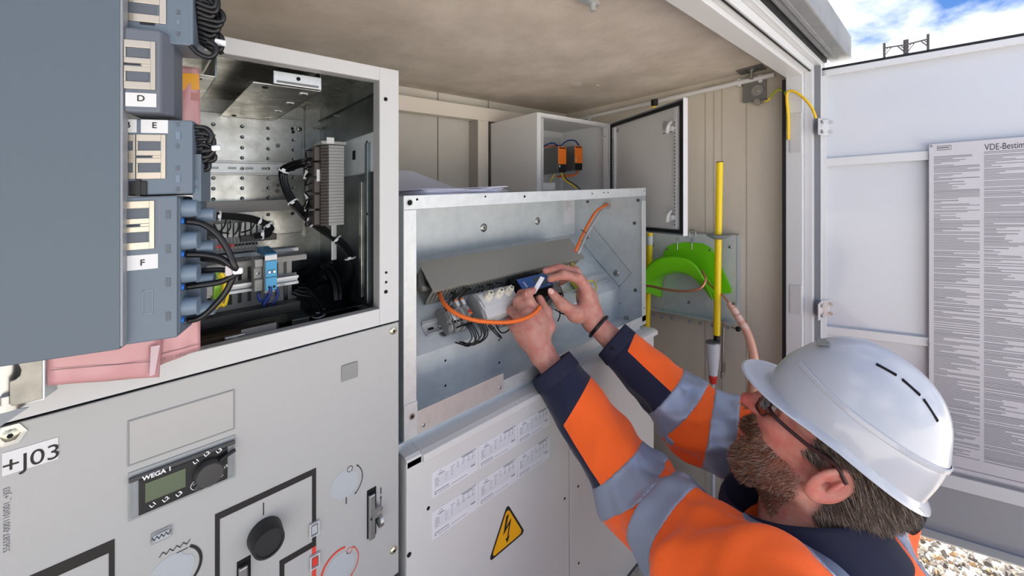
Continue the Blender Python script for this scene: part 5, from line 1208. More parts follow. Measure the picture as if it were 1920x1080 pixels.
# earthing wire
ew = thing('earthing_cable', 'yellow-green earthing cable arching from wall bolt to door hinge', 'cable')
E5 = lambda L: [PX(x, y, X) for x, y, X in L]
q1 = MB().tube(E5([(1428, 191, 1.47), (1440, 188, 1.465), (1452, 172, 1.46), (1464, 168, 1.455), (1473, 176, 1.45), (1477, 196, 1.444), (1479, 230, 1.442), (1478.5, 262, 1.442)]), .0034, 10, 8).build('conductor', yg, ew, smooth=True)
q1 = MB().tube(E5([(1478, 262, 1.44), (1477.5, 220, 1.438), (1475, 186, 1.434), (1478, 172, 1.43), (1490, 172, 1.43), (1508, 185, 1.43), (1522, 202, 1.43), (1530, 222, 1.43)]), .0036, 10, 8).build('conductor', mat('yellow cable', (232, 190, 30), .4), ew, smooth=True)
q1 = MB().tube([p+V(-.0026, -.0008, 0) for p in E5([(1444, 184, 1.463), (1452, 172, 1.46), (1464, 168, 1.455), (1473, 176, 1.45), (1477, 196, 1.444), (1479, 230, 1.442)])], .0016, 8, 8).build('green_stripe', greenw, ew, smooth=True)
p = PX(1426, 192, 1.47); MB().cyl(p, PX(1440, 187, 1.466), .0042, 10).build('cable_lug', steel, ew, smooth=True)
# mounting plate with green saddle
gp = thing('equipment_plate', 'galvanised wall plate with lime green cable saddle', 'holder')
PXx = 1.47
pr = PX(1382, 441, PXx); zb_ = PX(1382, 592, PXx).z; pl_ = PX(1190, 441, PXx)
MB().box(PXx, PXx+.002, pr.y, pl_.y, zb_-.02, pr.z).build('plate', galv, gp, bevel=.001)
MB().box(PXx-.035, PXx, pr.y, pl_.y, zb_-.022, zb_-.020).build('shelf', galv, gp)
MB().box(PXx, WX, pr.y, pr.y+.002, zb_-.02, pr.z).build('side_flange', galv, gp)
for x_, y_ in ((1252, 467), (1332, 469), (1292, 567), (1369, 463), (1226, 458)): p = PX(x_, y_, PXx-.003); screw(gp, p, XN, .0055, steel, .003)
gback = [(1244, 478), (1250, 464), (1262, 457), (1285, 454), (1318, 456), (1336, 466), (1343, 480), (1356, 505), (1372, 540), (1372, 549), (1340, 552), (1338, 540), (1320, 520), (1260, 510)]
MB().prism([PX(x, y, PXx-.001) for x, y in gback], (-.004, 0, 0)).build('saddle_back', green, gp, bevel=.001)
# arched saddle: strip swept over an arch from the plate outwards, with raised front lip
def arch(L, X): return spline([PX(x, y, X) for x, y in L], 6)
rb_ = arch([(1243, 560), (1244, 528), (1258, 505), (1285, 497), (1315, 507), (1336, 530), (1346, 552)], PXx-.004)
rm_ = arch([(1222, 552), (1232, 528), (1250, 517), (1278, 511), (1304, 519), (1322, 534), (1338, 562)], 1.40)
rf_ = arch([(1214, 549), (1218, 530), (1238, 519), (1264, 513), (1288, 519), (1312, 540), (1336, 563)], 1.37)
rl_ = arch([(1190, 545), (1206, 510), (1226, 486), (1260, 478), (1296, 488), (1318, 516), (1337, 562)], 1.355)
n = len(rb_); q = MB(); rows_ = [rb_, rm_, rf_, rl_]; q.add([p for r in rows_ for p in r], [(k_*n+i, k_*n+i+1, (k_+1)*n+i+1, (k_+1)*n+i) for k_ in range(3) for i in range(n-1)])
o = q.build('saddle', green, gp, smooth=True); s_ = o.modifiers.new('s', 'SOLIDIFY'); s_.thickness = .004; s_.offset = 0
o.modifiers.new('ss', 'SUBSURF').levels = 1; o.modifiers['ss'].render_levels = 1
for x_ in (1271, 1298):
    MB().tube([PX(x_, 447, PXx-.001), PX(x_-1, 452, PXx-.02), PX(x_-1, 468, PXx-.02)], .0022, 8).build('hook_pin', steel, gp, smooth=True)
MB().tube([PX(1293, 444, PXx-.003), PX(1293, 434, PXx-.004), PX(1299, 430, PXx-.004), PX(1304, 435, PXx-.004), PX(1304, 444, PXx-.003)], .002, 8).build('eye_ring', steel, gp, smooth=True)
for x_, y_ in ((1226, 591), (1242, 594), (1261, 597), (1294, 602), (1314, 606), (1337, 610), (1365, 614)):
    p = PX(x_, y_, PXx-.03); MB().prism([p+V(0, .006, .005), p+V(0, -.007, .004), p+V(0, -.004, -.006), p+V(0, .006, -.003)], (-.006, 0, 0)).build('tool_clip', mat('blue grey clip', (138, 144, 152), .4) if 'blue grey clip' not in MATS else MATS['blue grey clip'], gp, bevel=.001)
p = PX(1372, 614, PXx-.03); MB().cyl(p, PX(1384, 616, PXx-.045), .003, 8).build('knob_stem', steel, gp); MB().ball(PX(1384, 617, PXx-.045), .0085, 12).build('ball_knob', black, gp, smooth=True)
# main yellow pole with guard disc, grey sleeve
yp = thing('voltage_tester', 'yellow insulated pole with grey guard disc, white sleeve and red tip', 'pole')
YX = 1.40
t0_, t1_ = PX(1349.5, 304, YX), PX(1344, 628, YX); rp = 7.2/765*(t0_-O_S).dot(FW)*.83
MB().cyl(t0_, t1_, rp, 24).build('pole', yellow, yp, smooth=True); MB().cyl(t0_+V(0, 0, .0015), t0_+V(0, 0, -.001), rp*1.04, 24).build('end_cap', black, yp, smooth=True)
dcen = PX(1348.5, 443, YX); MB().lathe(dcen+V(0, 0, -.006), Z1, [(rp, -.002), (rp*1.7, -.003), (rp*3.4, .007), (rp*3.7, .011), (rp, .012)], 32).build('guard_disc', mat('guard grey', (128, 134, 140), .5), yp, smooth=True)
e1_ = PX(1344, 641, YX); MB().cyl(t1_+V(0, 0, .001), e1_, rp*.98, 20).build('black_collar', black, yp, smooth=True)
hcs = PX(1337, 640, YX-.02)
zA, zB = PX(1337, 642, YX-.02).z, PX(1337, 703, YX-.02).z
wsl = mat('white sleeve', (206, 210, 216), .35)
MB().lathe(V(hcs.x, hcs.y, zB), Z1, [(0, 0), (rp*1.25, 0), (rp*1.9, (zA-zB)*.6), (rp*2.05, zA-zB), (0, zA-zB)], 28).build('sleeve', wsl, yp, smooth=True)
MB().lathe(V(hcs.x, hcs.y, zA-.001), Z1, [(0, .004), (rp*2.1, .004), (rp*2.15, 0), (0, 0)], 28).build('sleeve_rim', mat('dull rim', (120, 124, 128), .3, .5), yp, smooth=True)
zC = PX(1336, 718, YX-.02).z; MB().lathe(V(hcs.x, hcs.y, zC), Z1, [(0, 0), (rp*.9, 0), (rp*1.25, (zB-zC)*.7), (rp*1.2, zB-zC), (0, zB-zC)], 10).build('red_tip', redp, yp)
MB().cyl(V(hcs.x, hcs.y, zC), V(hcs.x, hcs.y, -1.16), rp*.55, 12).build('rod', mat('rod grey', (176, 180, 186), .35), yp, smooth=True)
# second yellow pole
y2 = thing('yellow_pole', 'yellow pole with black and white top standing behind the open enclosure door', 'pole')
X2 = 1.43; pa, pb = PX(1227, 200, X2), PX(1212, 640, X2); r2_ = rp*.85*(X2/1.0)*.88
d2 = (pb-pa).normalized(); MB().cyl(pa, pb+d2*.55, r2_, 20).build('pole', yellow, y2, smooth=True); pt_ = PX(1227.3, 187, X2); MB().cyl(pt_, pa+(pa-pt_)*-.15, r2_*1.15, 20).build('black_cap', black, y2, smooth=True)
pw_ = PX(1218.5, 442, X2); pv_ = PX(1218, 459, X2); MB().cyl(pw_, pv_, r2_*1.08, 20).build('white_collar', white_pl, y2, smooth=True)
# rod with small fittings next to sleeve
rd = thing('spring_rod', 'thin metal rod with fittings hanging beside the white sleeve', 'rod')
a, b = PX(1357, 602, 1.44), PX(1354, 708, 1.44); MB().cyl(a, b, .0032, 10).build('rod', steel, rd, smooth=True); MB().cyl(a+V(0, 0, .003), a-V(0, 0, .006), .0052, 10).build('collar', steel, rd, smooth=True); MB().cyl(b, b+V(0, 0, .02), .005, 10).build('collar', steel, rd, smooth=True); MB().cyl(PX(1359, 680, 1.435), PX(1359, 700, 1.435), .0022, 8).build('side_pin', brass, rd, smooth=True)
# copper cable
cc = thing('copper_cable', 'bare copper braided cable looping over the green saddle and down the wall', 'cable')
L1 = [(1190, 538, 1.35), (1216, 536, 1.345), (1250, 543, 1.34), (1285, 546, 1.34), (1312, 541, 1.345), (1323, 525, 1.36), (1318, 511, 1.38), (1316, 508, 1.40)]
MB().tube(E5(L1), .0042, 10, 8).build('conductor', copper, cc, smooth=True)
MB().tube(E5([(1322, 524, 1.42), (1338, 540, 1.41), (1356, 555, 1.40), (1370, 573, 1.39)]), .0036, 10, 6).build('conductor', copper, cc, smooth=True)
MB().tube(E5([(1367, 568, 1.39), (1382, 592, 1.385), (1397, 615, 1.38), (1407, 640, 1.375), (1414, 672, 1.37), (1416, 700, 1.37), (1413, 735, 1.37), (1410, 790, 1.37), (1411, 900, 1.37)]), lambda t: .0095+.0035*min(1, t*2), 14, 8).build('braid', sheath, cc, smooth=True)
for k_, (x_, y_, X_) in enumerate(((1375, 579, 1.388), (1383, 592, 1.384), (1393, 608, 1.381))):
    a = PX(x_, y_, X_); b = PX(x_+6, y_+10, X_-.001); MB().cyl(a, b, .0115, 16).build('clear_sleeve', mat('clear sleeve', (220, 180, 162), .15, coat=.6) if 'clear sleeve' not in MATS else MATS['clear sleeve'], cc, smooth=True)
MB().tube(E5([(1405, 640, 1.372), (1408, 680, 1.366), (1405, 740, 1.366), (1402, 800, 1.366)]), .006, 10, 6).build('braid_strand', copper, cc, smooth=True)
MB().cyl(PX(1366, 574, 1.388), PX(1378, 568, 1.388), .005, 12).build('clamp', steel, cc, smooth=True)
# ceiling hook at top edge
hk = MB(); p = PZ(1112, 2, .338); hk.cyl(p, p-V(0, 0, .02), .006, 10); hk.box(p.x-.05, p.x+.01, p.y-.008, p.y+.008, p.z-.008, p.z); o = hk.build('ceiling_anchor', galv_b); tag(o, 'small steel anchor on the ceiling at the top edge of view', 'anchor')
# ------------------------------------------------------------ the man: smooth implicit surfaces turned into meshes
import openvdb
def L2(a): return np.array(a, dtype=np.float32)
class Field:
    def __init__(s, lo, hi, h, far=.03):
        s.lo = L2(lo); s.h = h; s.n = np.ceil((L2(hi)-s.lo)/h).astype(int)+1; s.far = far
        s.a = np.full(tuple(s.n), far, dtype=np.float32)
    def region(s, lo, hi):
        i0 = np.maximum(np.floor((L2(lo)-s.lo)/s.h).astype(int), 0); i1 = np.minimum(np.ceil((L2(hi)-s.lo)/s.h).astype(int)+1, s.n)
        if (i1 <= i0).any(): return None, None
        ax = [s.lo[k]+np.arange(i0[k], i1[k], dtype=np.float32)*s.h for k in range(3)]
        return tuple(slice(i0[k], i1[k]) for k in range(3)), np.meshgrid(*ax, indexing='ij', sparse=True)
    def put(s, fn, lo, hi, k=.006, op='add'):
        m = s.far+k if op == 'add' else k
        sl, P = s.region(L2(lo)-m, L2(hi)+m)
        if sl is None: return
        d = fn(P).astype(np.float32); a = s.a[sl]
        if op == 'add':
            hh = np.maximum(k-np.abs(a-d), 0)/k; s.a[sl] = np.minimum(a, d)-hh*hh*k*.25
        else:
            d = -d; hh = np.maximum(k-np.abs(a-d), 0)/k; s.a[sl] = np.maximum(a, d)+hh*hh*k*.25
    def cone(s, a, b, ra, rb, k=.006, op='add'):
        a, b = L2(a), L2(b); ab = b-a; l2 = float(ab@ab)+1e-12
        def f(P):
            px, py, pz = P[0]-a[0], P[1]-a[1], P[2]-a[2]; t = np.clip((px*ab[0]+py*ab[1]+pz*ab[2])/l2, 0, 1)
            return np.sqrt((px-t*ab[0])**2+(py-t*ab[1])**2+(pz-t*ab[2])**2)-(ra+(rb-ra)*t)
        r = max(ra, rb); s.put(f, np.minimum(a, b)-r, np.maximum(a, b)+r, k, op)
    def chain(s, pts, rs, k=.006, op='add'):
        for i in range(len(pts)-1): s.cone(pts[i], pts[i+1], rs[i], rs[i+1], k, op)
    def ell(s, c, ax, r, k=.006, op='add'):
        c = L2(c); M_ = np.array([L2(v)/np.linalg.norm(L2(v)) for v in ax]); r = L2(r); R_ = float(r.max())
        def f(P):
            p = [P[i]-c[i] for i in range(3)]; q = [M_[j][0]*p[0]+M_[j][1]*p[1]+M_[j][2]*p[2] for j in range(3)]
            k0 = np.sqrt((q[0]/r[0])**2+(q[1]/r[1])**2+(q[2]/r[2])**2); k1 = np.sqrt((q[0]/r[0]**2)**2+(q[1]/r[1]**2)**2+(q[2]/r[2]**2)**2)+1e-9
            return k0*(k0-1)/k1
        s.put(f, c-R_, c+R_, k, op)
    def mesh(s, iso=0., smooth=2):
        g = openvdb.FloatGrid(s.far); g.copyFromArray(s.a)
        v, q = g.convertToQuads(iso); v = v.astype(np.float32)*s.h+s.lo
        if smooth:
            e = np.vstack([q[:, [0, 1]], q[:, [1, 2]], q[:, [2, 3]], q[:, [3, 0]]]); e = np.vstack([e, e[:, ::-1]])
            cnt = np.bincount(e[:, 0], minlength=len(v))[:, None].astype(np.float32)
            for _ in range(smooth):
                acc = np.stack([np.bincount(e[:, 0], weights=v[e[:, 1], c], minlength=len(v)) for c in range(3)], 1).astype(np.float32)
                v = v*.45+.55*acc/np.maximum(cnt, 1)
        return v, q
def skin_build(name, v, q, mats, parent, label=None, attrs=None, fm=None):
    v = v+np.array([0, 0, LIFT], dtype=np.float32)
    c = (v.min(0)+v.max(0))/2; me = bpy.data.meshes.new(name)
    me.vertices.add(len(v)); me.vertices.foreach_set('co', (v-c).astype(np.float32).ravel())
    me.loops.add(len(q)*4); me.loops.foreach_set('vertex_index', q[:, ::-1].astype(np.int32).ravel())
    me.polygons.add(len(q)); me.polygons.foreach_set('loop_start', np.arange(len(q), dtype=np.int32)*4)
    me.update(calc_edges=True); me.validate()
    for m_ in (mats if isinstance(mats, (list, tuple)) else [mats]): me.materials.append(m_)
    me.polygons.foreach_set('use_smooth', [True]*len(me.polygons))
    bm = bmesh.new(); bm.from_mesh(me); bmesh.ops.recalc_face_normals(bm, faces=bm.faces); bm.to_mesh(me); bm.free()
    for k_, a in (attrs or {}).items():
        at = me.attributes.new(k_, 'FLOAT', 'POINT'); at.data.foreach_set('value', a.astype(np.float32))
    return link(name, me, Vector(c.tolist()), parent, label)
def PW(x, y, t):
    r = ray(x, y)*t; return np.array([r.x, r.y, r.z])
def nz(v): return v/np.linalg.norm(v)
man = thing('person', 'man in white helmet and orange navy hi-vis jacket reaching into the control box', 'person')
# --- joints (lens-relative metres)
WL = PW(1016, 662, .905); EL = PW(1196, 925, .80); SL = np.array([.63, .16, -.60])
WR = PW(1112, 602, 1.02); ER = PW(1305, 788, .90); SR = np.array([.995, .12, -.575])
HC = np.array([.828, .136, -.452])     # head centre between the ears
hf = nz(np.array([-.11, .885, .46])); hl = nz(np.cross(np.array([0., 0., 1.]), hf)); hu = np.cross(hf, hl)
# small turn and roll towards the lens
def rotv(v, ax, a):
    ax = nz(ax); return v*math.cos(a)+np.cross(ax, v)*math.sin(a)+ax*(ax@v)*(1-math.cos(a))
yaw, roll = math.radians(0), math.radians(3)
hf, hl = rotv(hf, hu, yaw), rotv(hl, hu, yaw); hl, hu = rotv(hl, hf, roll), rotv(hu, hf, roll)
def Hd(f, l, u): return HC+hf*f+hl*l+hu*u
HS = 1.0
skin = mat('skin', (196, 146, 128), .5, sss=.18, var=(55, .36, .66, (190, 116, 104)), bump=(420, .18, .0008))
skinh = mat('hand skin', (204, 152, 138), .48, sss=.18, var=(48, .36, .64, (182, 112, 104)), bump=(330, .28, .0009))
# --- body surface: head, neck, torso core, arms, hands in one skin
lo = (.36, -.35, -1.02); hi = (1.2, .86, -.10); hh = .0024
B = Field(lo, hi, hh, far=.012)
AX = (hf, hl, hu)
B.ell(Hd(-.012, 0, .045), AX, (.098, .078, .088), .01)           # cranium
B.ell(Hd(.045, 0, .005), AX, (.052, .062, .075), .02)            # mid face
B.ell(Hd(.050, 0, -.052), AX, (.040, .046, .050), .02)           # jaw
B.ell(Hd(.070, 0, -.095), AX, (.022, .026, .018), .02)           # chin
for s_ in (-1, 1):
    B.ell(Hd(.070, s_*.036, .010), AX, (.022, .024, .018), .015) # cheek bone
    B.cone(Hd(.010, s_*.058, -.048), Hd(.060, s_*.030, -.094), .016, .014, .02)  # jaw line
    B.cone(Hd(.086, s_*.014, .047), Hd(.076, s_*.046, .047), .010, .010, .012)   # brow
    B.ell(Hd(.086, s_*.031, .030), AX, (.014, .018, .012), .008, 'sub')
    B.ell(Hd(.076, s_*.031, .029), AX, (.0125, .0145, .0125), .003)                # eyeball and lids
B.cone(Hd(.092, 0, .044), Hd(.112, 0, .004), .0085, .0110, .012)  # nose bridge
B.ell(Hd(.116, 0, -.002), AX, (.0150, .0128, .0115), .006)
for s_ in (-1, 1): B.ell(Hd(.104, s_*.0125, -.003), AX, (.0095, .0075, .0075), .005)
for s_ in (-1, 1): B.ell(Hd(.108, s_*.0065, -.011), AX, (.005, .003, .004), .002, 'sub')
B.ell(Hd(.088, 0, -.038), AX, (.016, .024, .012), .010)           # upper lip area
B.ell(Hd(.100, 0, -.0455), AX, (.0065, .022, .0045), .003); B.ell(Hd(.098, 0, -.0555), AX, (.0065, .019, .0048), .003)
B.ell(Hd(.106, 0, -.0505), AX, (.010, .024, .0010), .002, 'sub')
# ears
for s_ in (-1, 1):
    ea = nz(hu-hf*.28); eb = nz(hf+hu*.28); en_ = nz(hl*s_-hf*.45)
    ec = Hd(-.012, s_*.080, .002)
    B.ell(ec, (ea, eb, en_), (.037, .0235, .0068), .003)
    B.ell(ec+ea*.002+en_*.006+eb*.001, (ea, eb, en_), (.027, .0145, .0062), .003, 'sub')
    B.ell(ec-ea*.022+eb*.010+en_*.003, (ea, eb, en_), (.014, .009, .006), .003); B.ell(ec+ea*.006-eb*.002+en_*.003, (ea, eb, en_), (.016, .005, .0045), .004)
    B.ell(ec+eb*.012+en_*.003-ea*.004, (ea, eb, en_), (.006, .005, .0055), .003)
    B.ell(ec-ea*.003+eb*.005+en_*.003, (ea, eb, en_), (.006, .004, .006), .002, 'sub')
NB = HC+np.array([-.018, .010, -.128])    # base of neck
B.cone(Hd(-.028, 0, -.03), NB, .060, .064, .02); B.cone(Hd(.022, 0, -.060), NB+np.array([0, .03, .02]), .034, .042, .02)
B.cone(Hd(.034, 0, -.098), Hd(.030, 0, -.102)+0, .012, .012, .02)
# torso core and arms
PEL = np.array([.80, -.16, -.86])
B.cone(NB+np.array([0, -.01, -.05]), (NB+PEL)/2, .085, .105, .03); B.cone((NB+PEL)/2, PEL, .105, .11, .03)
for S_, E_, W_ in ((SL, EL, WL), (SR, ER, WR)):
    B.cone(NB+np.array([0, 0, -.045]), S_, .06, .048, .03); B.cone(S_, E_, .046, .037, .02); B.cone(E_, E_+(W_-E_)*.3, .037, .038, .02); B.cone(E_+(W_-E_)*.3, W_, .038, .0245, .02)
# ---- left hand (back of the hand towards the lens, fingers up, thumb right)
def flat(a, b, n, w, th, k=.006):        # flattened slab between two points, n = thickness direction
    a, b = np.array(a), np.array(b); m = (a+b)/2; d = b-a; L_ = np.linalg.norm(d); n = nz(np.array(n)-nz(d)*(nz(d)@np.array(n))); s_ = np.cross(nz(d), n)
    B.ell(m, (d, s_, n), (L_*.62, w, th), k)
BACK = nz(np.array([-.55, -.80, .20]))
K1 = PW(1011, 592, .945); K2 = PW(990, 585, .940); K3 = PW(973, 596, .935); K4 = PW(965, 614, .93)
WLh = WL+np.array([0, 0, .0])
for kx, r0, r1 in ((K1, .022, .0135), (K2, .022, .0135), (K3, .021, .013), (K4, .020, .012)): B.cone(WLh*.75+kx*.25, kx, r0*.78, r1, .010)
B.cone(WL, (WL*.45+(K2+K3)*.275), .0255, .030, .014); B.ell((WL*.35+(K1+K2+K3+K4)*.1625), (nz((K2+K3)/2-WL), nz(K4-K1), BACK), (.046, .037, .017), .014)
def finger(pts, rs, k=.0045, nail=None):
    B.chain(pts, rs, k)
    for p, r in zip(pts[1:-1], rs[1:-1]): B.ell(p, (hf, hl, hu), (r*1.01,)*3, .005)
finger([K1, PW(992, 566, .955), PW(988, 551, .962), PW(999, 545, .975)], [.0145, .0130, .0108, .0088])
finger([K2, PW(972, 566, .960), PW(978, 552, .985), PW(992, 556, 1.0)], [.0145, .0128, .0106, .0088])
finger([K3, PW(959, 583, .965), PW(968, 571, .995), PW(985, 574, 1.005)], [.0122, .0106, .0094, .0082])
finger([K4, PW(955, 604, .965), PW(965, 594, .99), PW(982, 596, .995)], [.0112, .0098, .0088, .0076])
finger([WL*.55+K1*.45+np.array([.012, .0, 0]), PW(1028, 612, .945), PW(1024, 585, .965), PW(1012, 560, .98)], [.017, .0150, .0120, .0095], .008)
# ---- right hand (palm side, fingers pointing left to the blue device, thumb below)
J1 = PW(1098, 540, 1.01); J2 = PW(1092, 531, 1.035); J3 = PW(1090, 526, 1.06); J4 = PW(1094, 530, 1.085)
PC = (WR*.4+(J1+J2+J3+J4)*.15)
B.cone(WR, PC, .0255, .028, .014); B.ell(PC+np.array([0, 0, 0.0]), (nz((J1+J4)/2-WR), nz(J4-J1), nz(np.cross(J4-J1, (J1+J4)/2-WR))), (.048, .038, .0165), .014)
for jx, r1 in ((J1, .0135), (J2, .0135), (J3, .013), (J4, .012)): B.cone(WR*.6+jx*.4, jx, .017, r1, .010)
finger([J1, PW(1084, 522, 1.0), PW(1057, 515, 1.0), PW(1032, 523, 1.003)], [.0135, .0122, .0106, .0088])
finger([J2, PW(1078, 509, 1.03), PW(1049, 503, 1.025), PW(1023, 508, 1.02)], [.0135, .0122, .0106, .0086])
finger([J3, PW(1078, 512, 1.06), PW(1054, 511, 1.07), PW(1036, 520, 1.07)], [.0128, .0112, .0098, .0082])
finger([J4, PW(1084, 518, 1.09), PW(1066, 520, 1.10), PW(1052, 530, 1.10)], [.0115, .0100, .0088, .0075])
B.cone(WR*.6+PC*.4, PW(1083, 592, .99), .022, .018, .014)
finger([WR*.45+PC*.55, PW(1077, 588, .985), PW(1054, 571, .985), PW(1034, 548, .995)], [.020, .0168, .0132, .0098], .010)
vb, qb = B.mesh(smooth=2)
# split look: beard area and lips coloured by attribute
cF, cL_, cU = (vb-HC)@hf, (vb-HC)@hl, (vb-HC)@hu
def sst(a, b, x): t = np.clip((x-a)/(b-a), 0, 1); return t*t*(3-2*t)
near = (np.linalg.norm(vb-HC, axis=1) < .17)
jawm = sst(.004, -.020, cU+.25*np.maximum(0, .07-cF)+.012)*sst(.000, .02, cF)*sst(-.126, -.112, cU)
cheek = (cU > -.022) & (cF > .02) & (cF < .080) & (np.abs(cL_) > .036)
mst = (cU < -.016) & (cU > -.044) & (cF > .075) & (np.abs(cL_) < .038)
bd = np.where(near & ~cheek, np.maximum(jawm, mst*1.), 0.); lipm = near & (np.abs(cL_) < .022) & (cU > -.061) & (cU < -.042) & (cF > .088)
bd = np.where(lipm, 0, bd)
earm = (((cF+.010)/.028)**2+((cU-.004)/.038)**2 < 1) & (np.abs(cL_) > .068)
hrm = np.where(near & ~earm, np.maximum(sst(.035, .022, cF)*sst(.004, .018, cU), sst(-.012, -.026, cF)*sst(-.075, -.060, cU)), 0)
red = np.where(near, np.maximum(np.maximum(np.exp(-((cF-.118)**2+(cU+.0)**2)/.0005)*.8, lipm*.8), earm*.22+np.exp(-((cF-.07)**2+(cU-.005)**2)/.0012)*.45), 0)
bodyo = skin_build('body', vb, qb, skin, man, None, {'beard': bd*.75, 'scalp': hrm*.9, 'flush': red})
nt = skin.node_tree; b = nt.nodes['Principled BSDF']; src = b.inputs['Base Color'].links[0].from_socket
for an_, cc_ in (('flush', (196, 92, 84)), ('beard', (122, 80, 62)), ('scalp', (66, 54, 48))):
    at = N(nt, 'ShaderNodeAttribute', attribute_name=an_); mq = N(nt, 'ShaderNodeMixRGB'); nt.links.new(at.outputs['Fac'], mq.inputs[0]); nt.links.new(src, mq.inputs[1]); mq.inputs[2].default_value = lin(cc_); src = mq.outputs[0]
nt.links.new(src, b.inputs['Base Color'])
# nails
def nail(c, d, n, w=.0055, l=.0068, parent=None):
    c, d, n = map(np.array, (c, d, n)); d = nz(d); n = nz(n-d*(n@d)); s_ = np.cross(d, n)
    MB(True).ball(Vector(c), (l, w, .0011), 8, (Vector(d), Vector(s_), Vector(n))).build('fingernail', mat('nail', (226, 178, 164), .25) if 'nail' not in MATS else MATS['nail'], bodyo, smooth=True)
cam_d = lambda p: -nz(p)
p = PW(1034, 548, .995); nail(p+cam_d(p)*.0092+np.array([-.002, 0, .003]), PW(1034, 548, .995)-PW(1054, 571, .985), cam_d(p)+np.array([-.3, 0, .3]), .0062, .008)
p = PW(989, 550, .962); nail(p+cam_d(p)*.0090, PW(999, 545, .975)-p, cam_d(p), .0052, .006)
# material refinements on the skin: redder nose, ear and knuckles
nt = skin.node_tree
# ---- jacket
J = Field((.33, -.42, -1.08), (1.25, .72, -.24), .0034, far=.02)
def arm(S_, E_, W_, cuff):
    d = nz(E_-W_)
    C_ = W_+(E_-W_)*cuff
    J.cone(C_, E_, .050 if S_ is SL else .047, .067, .02); J.cone(E_, S_, .067, .086, .03)
    return C_
CLf = arm(SL, EL, WL, .10); CRf = arm(SR, ER, WR, .20)
J.ell(NB+np.array([0, -.02, -.14]), ((1, 0, 0), (0, 1, 0), (0, 0, 1)), (.20, .135, .17), .05)
J.cone(NB+np.array([-.055, -.02, -.085]), SL, .070, .080, .04); J.cone(NB+np.array([.04, -.02, -.05]), SR, .075, .078, .04)
J.cone(NB+np.array([0, -.05, -.16]), PEL, .15, .15, .05); J.cone(NB+np.array([0, .0, -.05]), NB+np.array([0, -.02, -.12]), .080, .12, .03)
# cloth folds
X_, Y_, Z_ = np.meshgrid(*[J.lo[i]+np.arange(J.n[i], dtype=np.float32)*J.h for i in range(3)], indexing='ij', sparse=True)
def foldsum(seed, amp, lam, c, r, dirv=None):
    rg_ = np.random.RandomState(seed); out = 0
    for i in range(4):
        dd_ = rg_.normal(size=3) if dirv is None else np.array(dirv)+rg_.normal(size=3)*.35
        dd_ = dd_/np.linalg.norm(dd_); ph = rg_.uniform(0, 6.28); L_ = lam*rg_.uniform(.7, 1.5)
        q_ = np.sin((X_*dd_[0]+Y_*dd_[1]+Z_*dd_[2])*6.2832/L_+ph+.9*np.sin((X_*dd_[1]-Y_*dd_[0]+Z_*.5)*6.28/(L_*3.2))); out = out+.75*q_-.5*np.abs(q_)**.6*np.sign(q_)*q_
    return out*(amp/4)*np.exp(-((X_-c[0])**2+(Y_-c[1])**2+(Z_-c[2])**2)/(r*r))
fold = foldsum(1, .011, .06, EL, .15, EL-WL)+foldsum(2, .011, .06, ER, .14, ER-WR)+foldsum(3, .015, .075, SL, .24, np.array([1, .6, .1]))+foldsum(4, .007, .08, SR, .2)+foldsum(5, .006, .09, NB+np.array([0, 0, -.12]), .25)+foldsum(7, .0035, .06, (WL+EL)/2, .14)+foldsum(8, .0035, .06, (WR+ER)/2, .14)
J.a = J.a+fold.astype(np.float32)
# hollow: openings at cuffs and neck
Jf = J.a.copy()
def sub_plane(c, n, r):     # cut a flat cuff end
    n = nz(n); c = np.array(c)
    d = (X_-c[0])*n[0]+(Y_-c[1])*n[1]+(Z_-c[2])*n[2]
    dist = np.sqrt((X_-c[0])**2+(Y_-c[1])**2+(Z_-c[2])**2)
    return np.where(dist < r, d, -1.)
for C_, W_, E_ in ((CLf, WL, EL), (CRf, WR, ER)):
    J.a = np.maximum(J.a, sub_plane(C_, W_-E_, .09).astype(np.float32))
J.cone(CLf-(EL-WL)*.3, CLf+(EL-WL)*.10, .038, .040, .004, 'sub'); J.cone(CRf-(ER-WR)*.3, CRf+(ER-WR)*.10, .037, .039, .004, 'sub')
J.cone(NB+np.array([0, 0, .12]), NB+np.array([0, -.01, -.03]), .085, .064, .01, 'sub')
czz = HC+np.array([-.016, .028, -.106]); J.cone(czz+np.array([0, .02, .12]), czz+np.array([0, .012, -.035]), .095, .072, .01, 'sub'); J.ell(czz+np.array([0, .035, 0]), ((1, 0, 0), (0, 1, 0), (0, 0, 1)), (.07, .085, .05), .01, 'sub')
vj, qj = J.mesh(smooth=2)
# colour fields: distance along arm and side of arm
def arm_param(v, S_, E_, W_):
    f = E_-W_; L1_ = np.linalg.norm(f); u_ = S_-E_; L2_ = np.linalg.norm(u_)
    t1 = ((v-W_)@f)/L1_**2; t2 = ((v-E_)@u_)/L2_**2
    d1 = np.linalg.norm(v-(W_+np.clip(t1, 0, 1)[:, None]*f), axis=1); d2 = np.linalg.norm(v-(E_+np.clip(t2, 0, 1)[:, None]*u_), axis=1)
    s_ = np.where(d1 < d2, np.clip(t1, -.5, 1)*L1_, L1_+np.clip(t2, 0, 1.5)*L2_); return s_, np.minimum(d1, d2), d1, d2, L1_
def under(v, E_, W_, side):
    f = nz(E_-W_); sd = nz(side-f*(side@f)); r = v-W_; r = r-(r@f)[:, None]*f; return (r@sd)
sL, dL, dl1, dl2, LL = arm_param(vj, SL, EL, WL); sR, dR, dr1, dr2, LR = arm_param(vj, SR, ER, WR)
uL = under(vj, EL, WL, np.array([-.5, .55, -.55])); uR = under(vj, ER, WR, np.array([-.35, -.25, -.8]))
